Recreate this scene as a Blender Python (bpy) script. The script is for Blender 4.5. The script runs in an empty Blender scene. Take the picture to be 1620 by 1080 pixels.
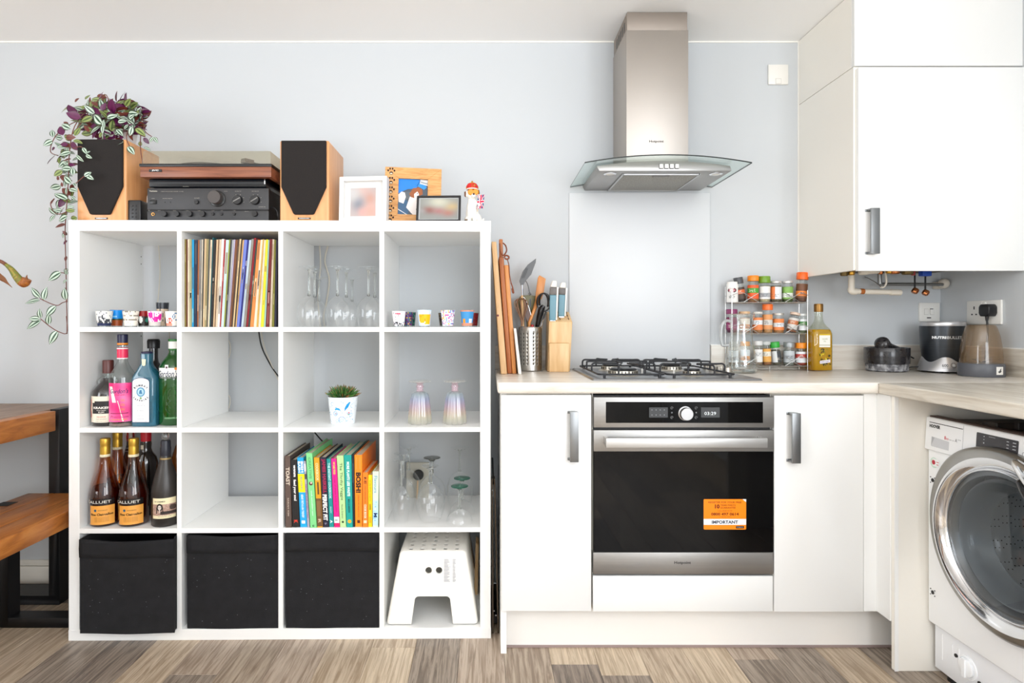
import bpy, bmesh, math, random
from mathutils import Vector, Matrix, Euler
from mathutils.bvhtree import BVHTree

random.seed(7)
rnd = random.Random(11)
C = bpy.context.scene.collection
SC = bpy.context.scene
PI = math.pi

# ------------------------------------------------------------------ camera, sky, lights, exposure
CAM_H = 1.10
F_PX, VX, VY = 940.0, 770.0, 512.0
cam_data = bpy.data.cameras.new('camera')
cam = bpy.data.objects.new('camera', cam_data)
C.objects.link(cam)
cam.location = (0, 0, CAM_H)
cam.rotation_euler = (PI / 2, 0, 0)
cam_data.sensor_width = 36
cam_data.lens = F_PX / 1620 * 36
cam_data.shift_x = (810 - VX) / 1620
cam_data.shift_y = -(540 - VY) / 1620
cam_data.clip_start = 0.05
SC.camera = cam

world = bpy.data.worlds.new('sky')
SC.world = world
world.use_nodes = True
wn = world.node_tree.nodes
wbg = wn['Background']
wbg.inputs[0].default_value = (0.75, 0.87, 1.0, 1)
wbg.inputs[1].default_value = 1.75


def area(name, loc, rot, sx, sy, power, col):
    l = bpy.data.lights.new(name, 'AREA')
    l.shape = 'RECTANGLE'
    l.size, l.size_y, l.energy, l.color = sx, sy, power, col
    o = bpy.data.objects.new(name, l)
    o.location, o.rotation_euler = loc, rot
    C.objects.link(o)
    return o


area('daylight_rear_window', (1.2, -2.45, 1.45), (PI / 2, 0, 0), 1.1, 1.5, 41, (0.95, 0.965, 1.0))
area('daylight_right_window', (1.86, -1.2, 1.5), (PI / 2, 0, PI / 2), 1.7, 1.4, 68, (0.93, 0.965, 1.0))
area('daylight_left_window', (-3.2, -0.6, 1.45), (PI / 2, 0, -PI / 2), 1.6, 1.5, 48, (0.95, 0.97, 1.0))
area('ceiling_fill', (-0.3, -0.9, 0.9), (PI, 0, 0), 1.4, 1.4, 82, (0.93, 0.965, 1.0))  # unseen fill light, added behind the camera to brighten the ceiling

SC.view_settings.view_transform = 'Standard'
SC.view_settings.look = 'None'
SC.view_settings.gamma = 1.0
SC.view_settings.use_curve_mapping = False
SC.view_settings.exposure = -0.07
SC.cycles.use_denoising = True
SC.cycles.max_bounces = 14
SC.cycles.diffuse_bounces = 6
SC.cycles.transparent_max_bounces = 40
SC.cycles.transmission_bounces = 12
SC.cycles.caustics_reflective = False
SC.cycles.caustics_refractive = False
SC.cycles.sample_clamp_indirect = 6.0


# ------------------------------------------------------------------ helpers
def s2l(c):
    c = c / 255.0
    return c / 12.92 if c <= 0.04045 else ((c + 0.055) / 1.055) ** 2.4


def rgb(c):
    if isinstance(c, str):
        c = tuple(int(c[i:i + 2], 16) for i in (0, 2, 4))
    return (s2l(c[0]), s2l(c[1]), s2l(c[2]), 1.0)


def px(x, y, d):
    """world point seen at photograph pixel (x, y) at distance d in front of the camera"""
    return Vector(((x - VX) * d / F_PX, d, CAM_H - (y - VY) * d / F_PX))


_mats = {}


def mat(name, col, rough=0.5, metal=0.0, **k):
    if name in _mats:
        return _mats[name]
    m = bpy.data.materials.new(name)
    m.use_nodes = True
    nt = m.node_tree
    N, L = nt.nodes, nt.links
    b = N['Principled BSDF']
    b.inputs['Base Color'].default_value = rgb(col)
    b.inputs['Roughness'].default_value = rough
    b.inputs['Metallic'].default_value = metal
    if 'trans' in k:
        b.inputs['Transmission Weight'].default_value = k['trans']
    if 'ior' in k:
        b.inputs['IOR'].default_value = k['ior']
    if 'spec' in k:
        b.inputs['Specular IOR Level'].default_value = k['spec']
    if 'coat' in k:
        b.inputs['Coat Weight'].default_value = k['coat']
        b.inputs['Coat Roughness'].default_value = 0.05
    if 'sheen' in k:
        b.inputs['Sheen Weight'].default_value = k['sheen']
    if 'emit' in k:
        b.inputs['Emission Color'].default_value = rgb(col)
        b.inputs['Emission Strength'].default_value = k['emit']
    if 'thinfilm' in k:
        b.inputs['Thin Film Thickness'].default_value = k['thinfilm']
    vec = None
    if any(q in k for q in ('noise', 'bump', 'ramp')):
        tc = N.new('ShaderNodeTexCoord')
        mp = N.new('ShaderNodeMapping')
        if k.get('world'):
            ge = N.new('ShaderNodeNewGeometry')
            L.new(ge.outputs['Position'], mp.inputs['Vector'])
        else:
            L.new(tc.outputs['Object'], mp.inputs['Vector'])
        mp.inputs['Scale'].default_value = k.get('scale', (1, 1, 1))
        vec = mp.outputs['Vector']
        if k.get('perobj'):
            oi = N.new('ShaderNodeObjectInfo')
            cx = N.new('ShaderNodeVectorMath')
            cx.operation = 'SCALE'
            cx.inputs[0].default_value = (37.0, 91.0, 53.0)
            L.new(oi.outputs['Random'], cx.inputs['Scale'])
            ad = N.new('ShaderNodeVectorMath')
            L.new(vec, ad.inputs[0])
            L.new(cx.outputs[0], ad.inputs[1])
            vec = ad.outputs[0]
    if 'noise' in k or 'ramp' in k:
        nz = N.new('ShaderNodeTexNoise')
        nz.inputs['Scale'].default_value = k.get('noise', 5)
        nz.inputs['Detail'].default_value = k.get('detail', 5)
        nz.inputs['Roughness'].default_value = k.get('nrough', 0.55)
        nz.inputs['Distortion'].default_value = k.get('dist', 0.0)
        L.new(vec, nz.inputs['Vector'])
        rp = N.new('ShaderNodeValToRGB')
        els = k.get('ramp') or [(0.3, col), (0.7, k.get('col2', col))]
        rp.color_ramp.elements[0].position = els[0][0]
        rp.color_ramp.elements[0].color = rgb(els[0][1])
        rp.color_ramp.elements[1].position = els[-1][0]
        rp.color_ramp.elements[1].color = rgb(els[-1][1])
        for p, c in els[1:-1]:
            e = rp.color_ramp.elements.new(p)
            e.color = rgb(c)
        L.new(nz.outputs['Fac'], rp.inputs['Fac'])
        L.new(rp.outputs['Color'], b.inputs['Base Color'])
    if 'bump' in k:
        bz = N.new('ShaderNodeTexNoise')
        bz.inputs['Scale'].default_value = k['bump'][0]
        bz.inputs['Detail'].default_value = 4
        L.new(vec, bz.inputs['Vector'])
        bp = N.new('ShaderNodeBump')
        bp.inputs['Strength'].default_value = k['bump'][1]
        bp.inputs['Distance'].default_value = 0.002
        L.new(bz.outputs['Fac'], bp.inputs['Height'])
        L.new(bp.outputs['Normal'], b.inputs['Normal'])
    _mats[name] = m
    return m


def print_mat(name='print', rough=0.45, metal=0.0, coat=0.0, trans=0.0):
    """ink colour stored on the faces"""
    if name in _mats:
        return _mats[name]
    m = mat(name, 'ffffff', rough, metal, coat=coat, trans=trans)
    a = m.node_tree.nodes.new('ShaderNodeAttribute')
    a.attribute_name = 'ink'
    m.node_tree.links.new(a.outputs['Color'], m.node_tree.nodes['Principled BSDF'].inputs['Base Color'])
    return m


def thin_glass(name, tint, edge=0.35, base=0.05, rough=0.02, body=0.0, body_col='ffffff'):
    """a single wall of clear glass: sees through, mirrors at grazing angles"""
    if name in _mats:
        return _mats[name]
    m = bpy.data.materials.new(name)
    m.use_nodes = True
    nt = m.node_tree
    N, L = nt.nodes, nt.links
    for n in list(N):
        N.remove(n)
    out = N.new('ShaderNodeOutputMaterial')
    tr = N.new('ShaderNodeBsdfTransparent')
    tr.inputs[0].default_value = rgb(tint)
    gl = N.new('ShaderNodeBsdfGlossy')
    gl.inputs['Roughness'].default_value = rough
    gl.inputs['Color'].default_value = (0.95, 0.97, 0.97, 1)
    lw = N.new('ShaderNodeLayerWeight')
    lw.inputs['Blend'].default_value = 0.5
    pw = N.new('ShaderNodeMath')
    pw.operation = 'POWER'
    pw.inputs[1].default_value = 3.0
    L.new(lw.outputs['Facing'], pw.inputs[0])
    ma = N.new('ShaderNodeMath')
    ma.operation = 'MULTIPLY_ADD'
    ma.inputs[1].default_value = edge
    ma.inputs[2].default_value = base
    L.new(pw.outputs[0], ma.inputs[0])
    mx = N.new('ShaderNodeMixShader')
    L.new(ma.outputs[0], mx.inputs[0])
    L.new(tr.outputs[0], mx.inputs[1])
    L.new(gl.outputs[0], mx.inputs[2])
    last = mx.outputs[0]
    if body:
        df = N.new('ShaderNodeBsdfDiffuse')
        df.inputs[0].default_value = rgb(body_col)
        m2 = N.new('ShaderNodeMixShader')
        m2.inputs[0].default_value = body
        L.new(last, m2.inputs[1])
        L.new(df.outputs[0], m2.inputs[2])
        last = m2.outputs[0]
    L.new(last, out.inputs[0])
    _mats[name] = m
    return m


def tag(o, label=None, cat=None, group=None, kind=None):
    if label:
        o['label'] = label
    if cat:
        o['category'] = cat
    if group:
        o['group'] = group
    if kind:
        o['kind'] = kind
    return o


def thing(name, label, cat, loc=(0, 0, 0), rz=0.0, group=None, rot=None):
    o = bpy.data.objects.new(name, None)
    o.empty_display_size = 0.05
    C.objects.link(o)
    o.location = loc
    o.rotation_euler = rot if rot else (0, 0, rz)
    return tag(o, label, cat, group)


_txt = {}


def text_polys(s, bold=0.0, shear=0.0):
    key = (s, bold, shear)
    if key in _txt:
        return _txt[key]
    cu = bpy.data.curves.new('t', 'FONT')
    cu.body = s
    cu.offset = bold
    cu.shear = shear
    cu.resolution_u = 2
    ob = bpy.data.objects.new('t', cu)
    C.objects.link(ob)
    dg = bpy.context.evaluated_depsgraph_get()
    me = bpy.data.meshes.new_from_object(ob.evaluated_get(dg))
    vs = [(v.co.x, v.co.y) for v in me.vertices]
    fs = [tuple(p.vertices) for p in me.polygons]
    bpy.data.meshes.remove(me)
    bpy.data.objects.remove(ob)
    bpy.data.curves.remove(cu)
    x0, x1 = min(v[0] for v in vs), max(v[0] for v in vs)
    y0, y1 = min(v[1] for v in vs), max(v[1] for v in vs)
    cx, cy = (x0 + x1) / 2, (y0 + y1) / 2
    vs = [(x - cx, y - cy) for x, y in vs]
    fs2 = []
    for f in fs:
        a = 0
        for i in range(len(f)):
            p, q = vs[f[i]], vs[f[(i + 1) % len(f)]]
            a += p[0] * q[1] - p[1] * q[0]
        fs2.append(f if a > 0 else f[::-1])
    _txt[key] = (vs, fs2, x1 - x0, y1 - y0)
    return _txt[key]


def flat(o, u=(1, 0, 0), v=(0, 0, 1)):
    o, u, v = Vector(o), Vector(u), Vector(v)
    return lambda x, y: o + u * x + v * y


def wrap(cx, cy, z, R, a0=0.0, taper=0.0):
    """wraps around a vertical cylinder; the middle faces the camera side (-Y) turned by a0"""
    def f(x, y):
        r = R + taper * y
        a = a0 + x / max(R, 1e-6)
        return Vector((cx + r * math.sin(a), cy - r * math.cos(a), z + y))
    return f


class MB:
    def __init__(self):
        self.v, self.f, self.c, self.m = [], [], [], []
        self.xf = None
        self.mi = 0
        self.col = None

    def add(self, vs, fs, col=None, mi=None):
        n = len(self.v)
        for p in vs:
            p = Vector(p)
            self.v.append(self.xf @ p if self.xf else p)
        for i, f in enumerate(fs):
            self.f.append(tuple(n + j for j in f))
            self.c.append(col[i] if isinstance(col, list) else (col if col is not None else self.col))
            self.m.append(self.mi if mi is None else mi)
        return self

    def box(self, x0, x1, y0, y1, z0, z1, col=None, mi=None):
        vs = [(x, y, z) for z in (z0, z1) for y in (y0, y1) for x in (x0, x1)]
        fs = [(0, 2, 3, 1), (4, 5, 7, 6), (0, 1, 5, 4), (2, 6, 7, 3), (0, 4, 6, 2), (1, 3, 7, 5)]
        return self.add(vs, fs, col, mi)

    def hexa(self, p8, col=None, mi=None):
        """p8: four bottom corners then four top corners, both counter-clockwise seen from above"""
        return self.add(p8, [(0, 3, 2, 1), (4, 5, 6, 7), (0, 1, 5, 4), (1, 2, 6, 5), (2, 3, 7, 6), (3, 0, 4, 7)], col, mi)

    def prism(self, pts, o, u, v, w, col=None, mi=None, side_mi=None):
        o, u, v, w = Vector(o), Vector(u), Vector(v), Vector(w)
        n = len(pts)
        vs = [o + u * a + v * b for a, b in pts] + [o + u * a + v * b + w for a, b in pts]
        area_ = sum(pts[i][0] * pts[(i + 1) % n][1] - pts[i][1] * pts[(i + 1) % n][0] for i in range(n))
        flip = (area_ > 0) == (u.cross(v).dot(w) > 0)
        a, b = tuple(range(n)), tuple(range(n, 2 * n))
        self.add(vs, [a[::-1], b] if flip else [a, b[::-1]], col, mi)
        sd = []
        base = len(self.v) - 2 * n
        for i in range(n):
            j = (i + 1) % n
            q = (i, j, n + j, n + i)
            sd.append(q if flip else q[::-1])
        for q in sd:
            self.f.append(tuple(base + k for k in q))
            self.c.append(col if col is not None else self.col)
            self.m.append(side_mi if side_mi is not None else (self.mi if mi is None else mi))
        return self

    def lathe(self, prof, c=(0, 0, 0), seg=32, colf=None, mi=None, a0=0.0, sx=1.0, sy=1.0, skip=None, radf=None):
        c = Vector(c)
        rings, vs = [], []
        for i, (r, z) in enumerate(prof):
            if r < 1e-6:
                rings.append([len(vs)])
                vs.append((c.x, c.y, c.z + z))
            else:
                ring = []
                for k in range(seg):
                    a = a0 + 2 * PI * k / seg
                    rr = r * (radf(a, i, z) if radf else 1)
                    ring.append(len(vs))
                    vs.append((c.x + sx * rr * math.sin(a), c.y - sy * rr * math.cos(a), c.z + z))
                rings.append(ring)
        fs, cs = [], []
        for i in range(len(rings) - 1):
            A, B = rings[i], rings[i + 1]
            for k in range(seg):
                if skip and skip(k, i):
                    continue
                k2 = (k + 1) % seg
                if len(A) == 1 and len(B) == 1:
                    continue
                if len(A) == 1:
                    fs.append((A[0], B[k2], B[k]))
                elif len(B) == 1:
                    fs.append((A[k], A[k2], B[0]))
                else:
                    fs.append((A[k], A[k2], B[k2], B[k]))
                cs.append(colf(k / seg, i) if colf else self.col)
        return self.add(vs, fs, cs, mi)

    def cyl(self, r, z0, z1, c=(0, 0, 0), seg=24, mi=None, col=None):
        old = self.col
        if col is not None:
            self.col = col
        self.lathe([(0, z0), (r, z0), (r, z1), (0, z1)], c, seg, mi=mi)
        self.col = old
        return self

    def rod(self, a, b, r, seg=12, r2=None, mi=None, col=None):
        return self.tube([a, b], r, seg, radii=[r, r if r2 is None else r2], mi=mi, col=col)

    def tube(self, pts, r, seg=8, radii=None, closed=False, mi=None, col=None, flatten=None):
        pts = [Vector(p) for p in pts]
        n = len(pts)
        vs, fs = [], []
        prev = None
        for i, p in enumerate(pts):
            if closed:
                t = pts[(i + 1) % n] - pts[i - 1]
            else:
                t = pts[min(i + 1, n - 1)] - pts[max(i - 1, 0)]
            if t.length < 1e-9:
                t = Vector((0, 0, 1))
            t.normalize()
            if prev is None:
                prev = t.cross(Vector((0, 1, 0.01)))
                if prev.length < 0.1:
                    prev = t.cross(Vector((1, 0, 0)))
            prev = prev - t * prev.dot(t)
            if prev.length < 1e-6:
                prev = t.orthogonal()
            prev.normalize()
            q = t.cross(prev)
            rr = radii[i] if radii else r
            for k in range(seg):
                a = 2 * PI * k / seg
                vs.append(p + (prev * math.cos(a) + q * math.sin(a) * (flatten or 1)) * rr)
        for i in range(n if closed else n - 1):
            j = (i + 1) % n
            for k in range(seg):
                k2 = (k + 1) % seg
                fs.append((i * seg + k, i * seg + k2, j * seg + k2, j * seg + k))
        if not closed:
            fs.append(tuple(range(seg))[::-1])
            fs.append(tuple((n - 1) * seg + k for k in range(seg)))
        return self.add(vs, fs, col, mi)

    def ball(self, c, r, seg=16, rings=10, sz=1.0, sx=1.0, sy=1.0, mi=None, col=None):
        prof = [(math.sin(PI * i / rings) * r, -math.cos(PI * i / rings) * r * sz) for i in range(rings + 1)]
        prof[0] = (0, prof[0][1])
        prof[-1] = (0, prof[-1][1])
        old = self.col
        if col is not None:
            self.col = col
        self.lathe(prof, c, seg, mi=mi, sx=sx, sy=sy)
        self.col = old
        return self

    def grid(self, nu, nv, w, h, mapf, colf=None, mi=None):
        """print patch centred on mapf(0,0); colf(u,v) with v=0 at the bottom"""
        vs = [mapf((i / nu - 0.5) * w, (j / nv - 0.5) * h) for j in range(nv + 1) for i in range(nu + 1)]
        fs, cs = [], []
        for j in range(nv):
            for i in range(nu):
                c = colf((i + 0.5) / nu, (j + 0.5) / nv) if colf else self.col
                if c is None:
                    continue
                a = j * (nu + 1) + i
                fs.append((a, a + 1, a + nu + 2, a + nu + 1))
                cs.append(c)
        return self.add(vs, fs, cs, mi)

    def poly(self, pts, mapf, col=None, mi=None):
        n = len(pts)
        a = sum(pts[i][0] * pts[(i + 1) % n][1] - pts[i][1] * pts[(i + 1) % n][0] for i in range(n))
        f = tuple(range(n))
        return self.add([mapf(x, y) for x, y in pts], [f if a > 0 else f[::-1]], col, mi)

    def disc(self, x, y, r, mapf, col=None, mi=None, seg=16, r2=None):
        return self.poly([(x + r * math.cos(2 * PI * k / seg), y + (r2 or r) * math.sin(2 * PI * k / seg)) for k in range(seg)], mapf, col, mi)

    def text(self, s, mapf, w=None, h=None, bold=0.0, shear=0.0, x=0.0, y=0.0, rot=0.0, col=None, mi=None):
        vs, fs, tw, th = text_polys(s, bold, shear)
        if w and h:
            kx, ky = w / tw, h / th
        elif w:
            kx = ky = w / tw
        else:
            kx = ky = h / th
        cr, sr = math.cos(rot), math.sin(rot)
        out = []
        for a, b in vs:
            a, b = a * kx, b * ky
            out.append(mapf(x + a * cr - b * sr, y + a * sr + b * cr))
        return self.add(out, fs, col, mi)

    def build(self, name, m, parent=None, world=True, bevel=0.0, bseg=2, smooth=True, angle=35, label=None, kind=None):
        off = Vector((0, 0, 0))
        root = parent
        while root is not None and root.parent is not None:
            root = root.parent
        if parent is not None and world:
            off = Vector(root.location)
        me = bpy.data.meshes.new(name)
        me.from_pydata([tuple(p - off) for p in self.v], [], self.f)
        ms = m if isinstance(m, (list, tuple)) else [m]
        for q in ms:
            me.materials.append(q)
        if any(self.m):
            me.polygons.foreach_set('material_index', self.m)
        if any(c is not None for c in self.c):
            ca = me.color_attributes.new('ink', 'FLOAT_COLOR', 'CORNER')
            cache = {}
            data = []
            for p, c in zip(me.polygons, self.c):
                if c is None:
                    c = 'ffffff'
                if c not in cache:
                    cache[c] = rgb(c)
                data.extend(cache[c] * p.loop_total)
            ca.data.foreach_set('color', data)
        if bevel > 0:
            bm = bmesh.new()
            bm.from_mesh(me)
            bmesh.ops.remove_doubles(bm, verts=bm.verts, dist=1e-6)
            es = [e for e in bm.edges if e.is_manifold and e.calc_face_angle(0) > 0.5]
            bmesh.ops.bevel(bm, geom=es, offset=bevel, segments=bseg, profile=0.5, affect='EDGES', clamp_overlap=True)
            bm.to_mesh(me)
            bm.free()
        if smooth:
            me.polygons.foreach_set('use_smooth', [True] * len(me.polygons))
            me.set_sharp_from_angle(angle=math.radians(angle))
        me.update()
        o = bpy.data.objects.new(name, me)
        C.objects.link(o)
        if parent is not None:
            o.parent = parent
        if label:
            o['label'] = label
        if kind:
            o['kind'] = kind
        return o


def modified(me, mods):
    """applies modifiers to a mesh and returns the new mesh"""
    ob = bpy.data.objects.new('tmp', me)
    C.objects.link(ob)
    for t, kv in mods:
        md = ob.modifiers.new(t, t)
        for a, b in kv.items():
            setattr(md, a, b)
    dg = bpy.context.evaluated_depsgraph_get()
    new = bpy.data.meshes.new_from_object(ob.evaluated_get(dg))
    bpy.data.objects.remove(ob)
    return new


def cut(o, cutter):
    """subtracts the cutter's solid from o's mesh"""
    me = bpy.data.meshes.new('c')
    me.from_pydata([tuple(p) for p in cutter.v], [], cutter.f)
    co = bpy.data.objects.new('c', me)
    C.objects.link(co)
    par = o.parent
    src = o.data
    tmp = bpy.data.objects.new('s', src)
    C.objects.link(tmp)
    md = tmp.modifiers.new('b', 'BOOLEAN')
    md.operation = 'DIFFERENCE'
    md.object = co
    md.solver = 'EXACT'
    dg = bpy.context.evaluated_depsgraph_get()
    new = bpy.data.meshes.new_from_object(tmp.evaluated_get(dg))
    bpy.data.objects.remove(tmp)
    bpy.data.objects.remove(co)
    bpy.data.meshes.remove(me)
    new.name = src.name
    o.data = new
    for p in new.polygons:
        p.use_smooth = True
    new.set_sharp_from_angle(angle=math.radians(35))
    return o


def copy_tree(o, parent=None):
    c = o.copy()
    C.objects.link(c)
    c.parent = parent
    for ch in list(o.children):
        copy_tree(ch, c)
    return c


def spline(pts, n=8):
    pts = [Vector(p) for p in pts]
    out = []
    P = [pts[0]] + pts + [pts[-1]]
    for i in range(1, len(P) - 2):
        p0, p1, p2, p3 = P[i - 1:i + 3]
        for k in range(n):
            t = k / n
            out.append(0.5 * ((2 * p1) + (p2 - p0) * t + (2 * p0 - 5 * p1 + 4 * p2 - p3) * t * t + (3 * p1 - p0 - 3 * p2 + p3) * t ** 3))
    out.append(pts[-1])
    return out


def arc(cx, cy, r, a0, a1, n=8, ry=None):
    return [(cx + r * math.cos(a0 + (a1 - a0) * k / n), cy + (ry or r) * math.sin(a0 + (a1 - a0) * k / n)) for k in range(n + 1)]


def rrect(x0, x1, y0, y1, r, n=4):
    return (arc(x1 - r, y0 + r, r, -PI / 2, 0, n) + arc(x1 - r, y1 - r, r, 0, PI / 2, n)
            + arc(x0 + r, y1 - r, r, PI / 2, PI, n) + arc(x0 + r, y0 + r, r, PI, 1.5 * PI, n))


X1, Y1, Z1 = Vector((1, 0, 0)), Vector((0, 1, 0)), Vector((0, 0, 1))

# ------------------------------------------------------------------ shared materials
WHITE = mat('white_laminate', (240, 240, 238), 0.32)
GLOSSW = mat('white_gloss_door', (236, 236, 234), 0.18)
CREAMW = mat('cream_side_panel', (243, 239, 230), 0.3)
PAINT = mat('pale_blue_grey_paint', (202, 206, 209), 0.75, bump=(60, 0.05), world=True)
CEILM = mat('ceiling_paint', (250, 249, 247), 0.85)
SKIRT = mat('skirting_gloss', (232, 228, 218), 0.35)
BLACK = mat('black_plastic', (22, 22, 24), 0.35)
BLACKM = mat('black_steel', (20, 20, 22), 0.45)
CHROME = mat('chrome', (225, 226, 228), 0.08, 1.0)
STEEL = mat('brushed_steel', (170, 168, 165), 0.4, 1.0, noise=6, col2=(162, 160, 157), scale=(0.6, 0.6, 60), bump=(120, 0.03))
STEELD = mat('handle_steel', (140, 142, 143), 0.4, 1.0)
ALU = mat('satin_aluminium', (188, 188, 188), 0.4, 1.0)
PRINT = print_mat('print', 0.5)
PRINTG = print_mat('print_gloss', 0.25)
CLEAR = thin_glass('clear_glass', (255, 255, 255), edge=0.8, base=0.05)
WORK = mat('limed_wood_worktop', (224, 214, 200), 0.3, ramp=[(0.25, (196, 186, 172)), (0.45, (224, 216, 205)), (0.6, (234, 229, 220)), (0.8, (212, 203, 190))], noise=3.0, scale=(1.2, 14, 14), detail=8, dist=0.6)
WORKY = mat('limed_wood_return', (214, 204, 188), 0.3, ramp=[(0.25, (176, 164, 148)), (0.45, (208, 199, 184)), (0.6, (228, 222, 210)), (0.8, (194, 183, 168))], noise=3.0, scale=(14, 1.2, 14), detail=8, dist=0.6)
PALEW = mat('pale_beech', (226, 186, 134), 0.45, ramp=[(0.3, (214, 170, 116)), (0.7, (236, 202, 152))], noise=6, scale=(8, 8, 0.8), detail=4)
WIRE = mat('black_cable', (28, 28, 30), 0.5)
WIREW = mat('white_cable', (214, 208, 194), 0.5)


# ------------------------------------------------------------------ the room
WALL_Y, CEIL_Z, RIGHT_X, LEFT_X, REAR_Y = 2.52, 2.297, 1.925, -3.3, -2.6


def struct(o):
    o['kind'] = 'structure'
    return o


struct(MB().box(LEFT_X - 0.1, RIGHT_X + 0.1, WALL_Y, WALL_Y + 0.1, 0, CEIL_Z).build('wall_back', PAINT, smooth=False))
wq = MB().box(RIGHT_X, RIGHT_X + 0.1, REAR_Y, -2.1, 0, CEIL_Z).box(RIGHT_X, RIGHT_X + 0.1, -0.3, WALL_Y, 0, CEIL_Z)
wq.box(RIGHT_X, RIGHT_X + 0.1, -2.1, -0.3, 0, 0.75).box(RIGHT_X, RIGHT_X + 0.1, -2.1, -0.3, 2.22, CEIL_Z)
struct(wq.build('wall_right', PAINT, smooth=False))
wl = MB()   # left wall with a window opening
wl.box(LEFT_X - 0.1, LEFT_X, REAR_Y, -1.5, 0, CEIL_Z).box(LEFT_X - 0.1, LEFT_X, 0.3, WALL_Y, 0, CEIL_Z)
wl.box(LEFT_X - 0.1, LEFT_X, -1.5, 0.3, 0, 0.65).box(LEFT_X - 0.1, LEFT_X, -1.5, 0.3, 2.22, CEIL_Z)
WARMP = mat('warm_white_paint', (222, 219, 213), 0.8)
struct(wl.build('wall_left', WARMP, smooth=False))
wr = MB()
wr.box(LEFT_X, -0.7, REAR_Y - 0.1, REAR_Y, 0, CEIL_Z).box(1.8, RIGHT_X, REAR_Y - 0.1, REAR_Y, 0, CEIL_Z)
wr.box(-0.7, 1.8, REAR_Y - 0.1, REAR_Y, 0, 0.65).box(-0.7, 1.8, REAR_Y - 0.1, REAR_Y, 2.22, CEIL_Z)
struct(wr.build('wall_rear', WARMP, smooth=False))
struct(MB().box(LEFT_X - 0.1, RIGHT_X + 0.1, REAR_Y - 0.1, WALL_Y + 0.1, CEIL_Z, CEIL_Z + 0.1).build('ceiling', CEILM, smooth=False))
FRAMEW = mat('white_window_frame', (238, 238, 236), 0.3)
for nm, hor, X0, a0, a1, zb0 in (('window_1', True, 0, -0.7, 1.8, 0.65), ('window_2', False, LEFT_X - 0.08, -1.5, 0.3, 0.65), ('window_3', False, RIGHT_X + 0.02, -2.1, -0.3, 0.75)):
    w = MB()
    B_ = lambda q0, q1, z0, z1: w.box(q0, q1, REAR_Y - 0.08, REAR_Y - 0.02, z0, z1) if hor else w.box(X0, X0 + 0.06, q0, q1, z0, z1)
    for q in (a0 + 0.03, (a0 + a1) / 2, a1 - 0.03):
        B_(q - 0.03, q + 0.03, zb0, 2.22)
    for z in (zb0 + 0.03, 2.19):
        B_(a0, a1, z - 0.03, z + 0.03)
    struct(w.build(nm, FRAMEW))
sk = MB().box(LEFT_X, 0.03, WALL_Y - 0.018, WALL_Y, 0, 0.078).box(LEFT_X, 0.03, WALL_Y - 0.011, WALL_Y, 0.078, 0.102)
struct(sk.build('baseboard_back', SKIRT, bevel=0.003))
struct(MB().box(LEFT_X, RIGHT_X, WALL_Y - 0.004, WALL_Y, CEIL_Z - 0.006, CEIL_Z).build('trim_1', mat('caulk_bead', (246, 244, 238), 0.5), smooth=False))
struct(MB().box(1.318, 1.323, WALL_Y - 0.006, WALL_Y, 1.2, CEIL_Z - 0.006).build('trim_2', _mats['caulk_bead'], smooth=False))

floor = struct(MB().box(LEFT_X, RIGHT_X, REAR_Y, WALL_Y, -0.06, -0.012).build('floor', mat('floor_underlay', (60, 50, 42), 0.9), smooth=False))
tones = [((172, 156, 138), (136, 118, 101)), ((190, 172, 150), (158, 138, 115)), ((154, 140, 126), (112, 99, 87)),
         ((202, 184, 160), (170, 150, 125)), ((144, 130, 117), (100, 89, 80)), ((180, 163, 146), (144, 125, 107))]
plank_m = [mat('oak_plank_%s' % 'abcdef'[i], a, 0.42, ramp=[(0.22, tuple(int(p * .9) for p in b)), (0.42, b), (0.56, a), (0.74, tuple(min(255, int(p * 1.1)) for p in a))],
               noise=2.6, scale=(34, 1.7, 1), detail=10, nrough=0.66, dist=0.7, perobj=True, bump=(14, 0.15)) for i, (a, b) in enumerate(tones)]
PW, PL = 0.1505, 1.22
meshes = {}
x = -0.092 - PW * 22
k = 0
prng = random.Random(5)
ends = {0.361: 1.85}
while x < RIGHT_X:
    x1 = x + PW
    if x1 > LEFT_X:
        xa, xb = max(x, LEFT_X), min(x1, RIGHT_X)
        y = REAR_Y - prng.random() * PL
        if abs(x - 0.36) < 0.02:
            y = 1.86 - 4 * PL
        if abs(x + 0.393 - 0.0) < 0.02:
            y = 2.02 - 4 * PL
        last_t = -1
        while y < WALL_Y:
            ya, yb = max(y, REAR_Y), min(y + PL, WALL_Y)
            if yb - ya > 0.02:
                key = (round(xb - xa, 4), round(yb - ya, 4))
                t = prng.randrange(6)
                while t == last_t:
                    t = prng.randrange(6)
                last_t = t
                w_, l_ = key
                o = MB().box(0.0004, w_ - 0.0004, 0.0004, l_ - 0.0004, -0.012, 0).build('floor_plank', plank_m[t], floor, world=False, bevel=0.0006, bseg=1, smooth=False)
                o.location = (xa, ya, 0)
            y += PL
    x = x1
    k += 1

# ------------------------------------------------------------------ cube shelving unit
K0, KROT = Vector((-1.452, 2.062, 0)), 0.0108
KH, KW, KD = 1.46, 1.467, 0.39
PT, IT = 0.038, 0.0165           # outer and inner board thickness
CW = (KW - 2 * PT - 3 * IT) / 4
CH = (KH - 2 * PT - 3 * IT) / 4
shelf_z = [PT, PT + CH + IT, PT + 2 * (CH + IT), PT + 3 * (CH + IT)]      # tops, from the lowest
TOPZ = KH
unit = thing('shelving_unit', 'large white open-back cube shelving unit of sixteen compartments against the wall', 'shelving unit', K0, KROT)


def kb(name, x0, x1, z0, z1, y0=0.0, y1=KD):
    return MB().box(x0, x1, y0, y1, z0, z1).build(name, WHITE, unit, world=False, bevel=0.0008, bseg=1, smooth=False)


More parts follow.
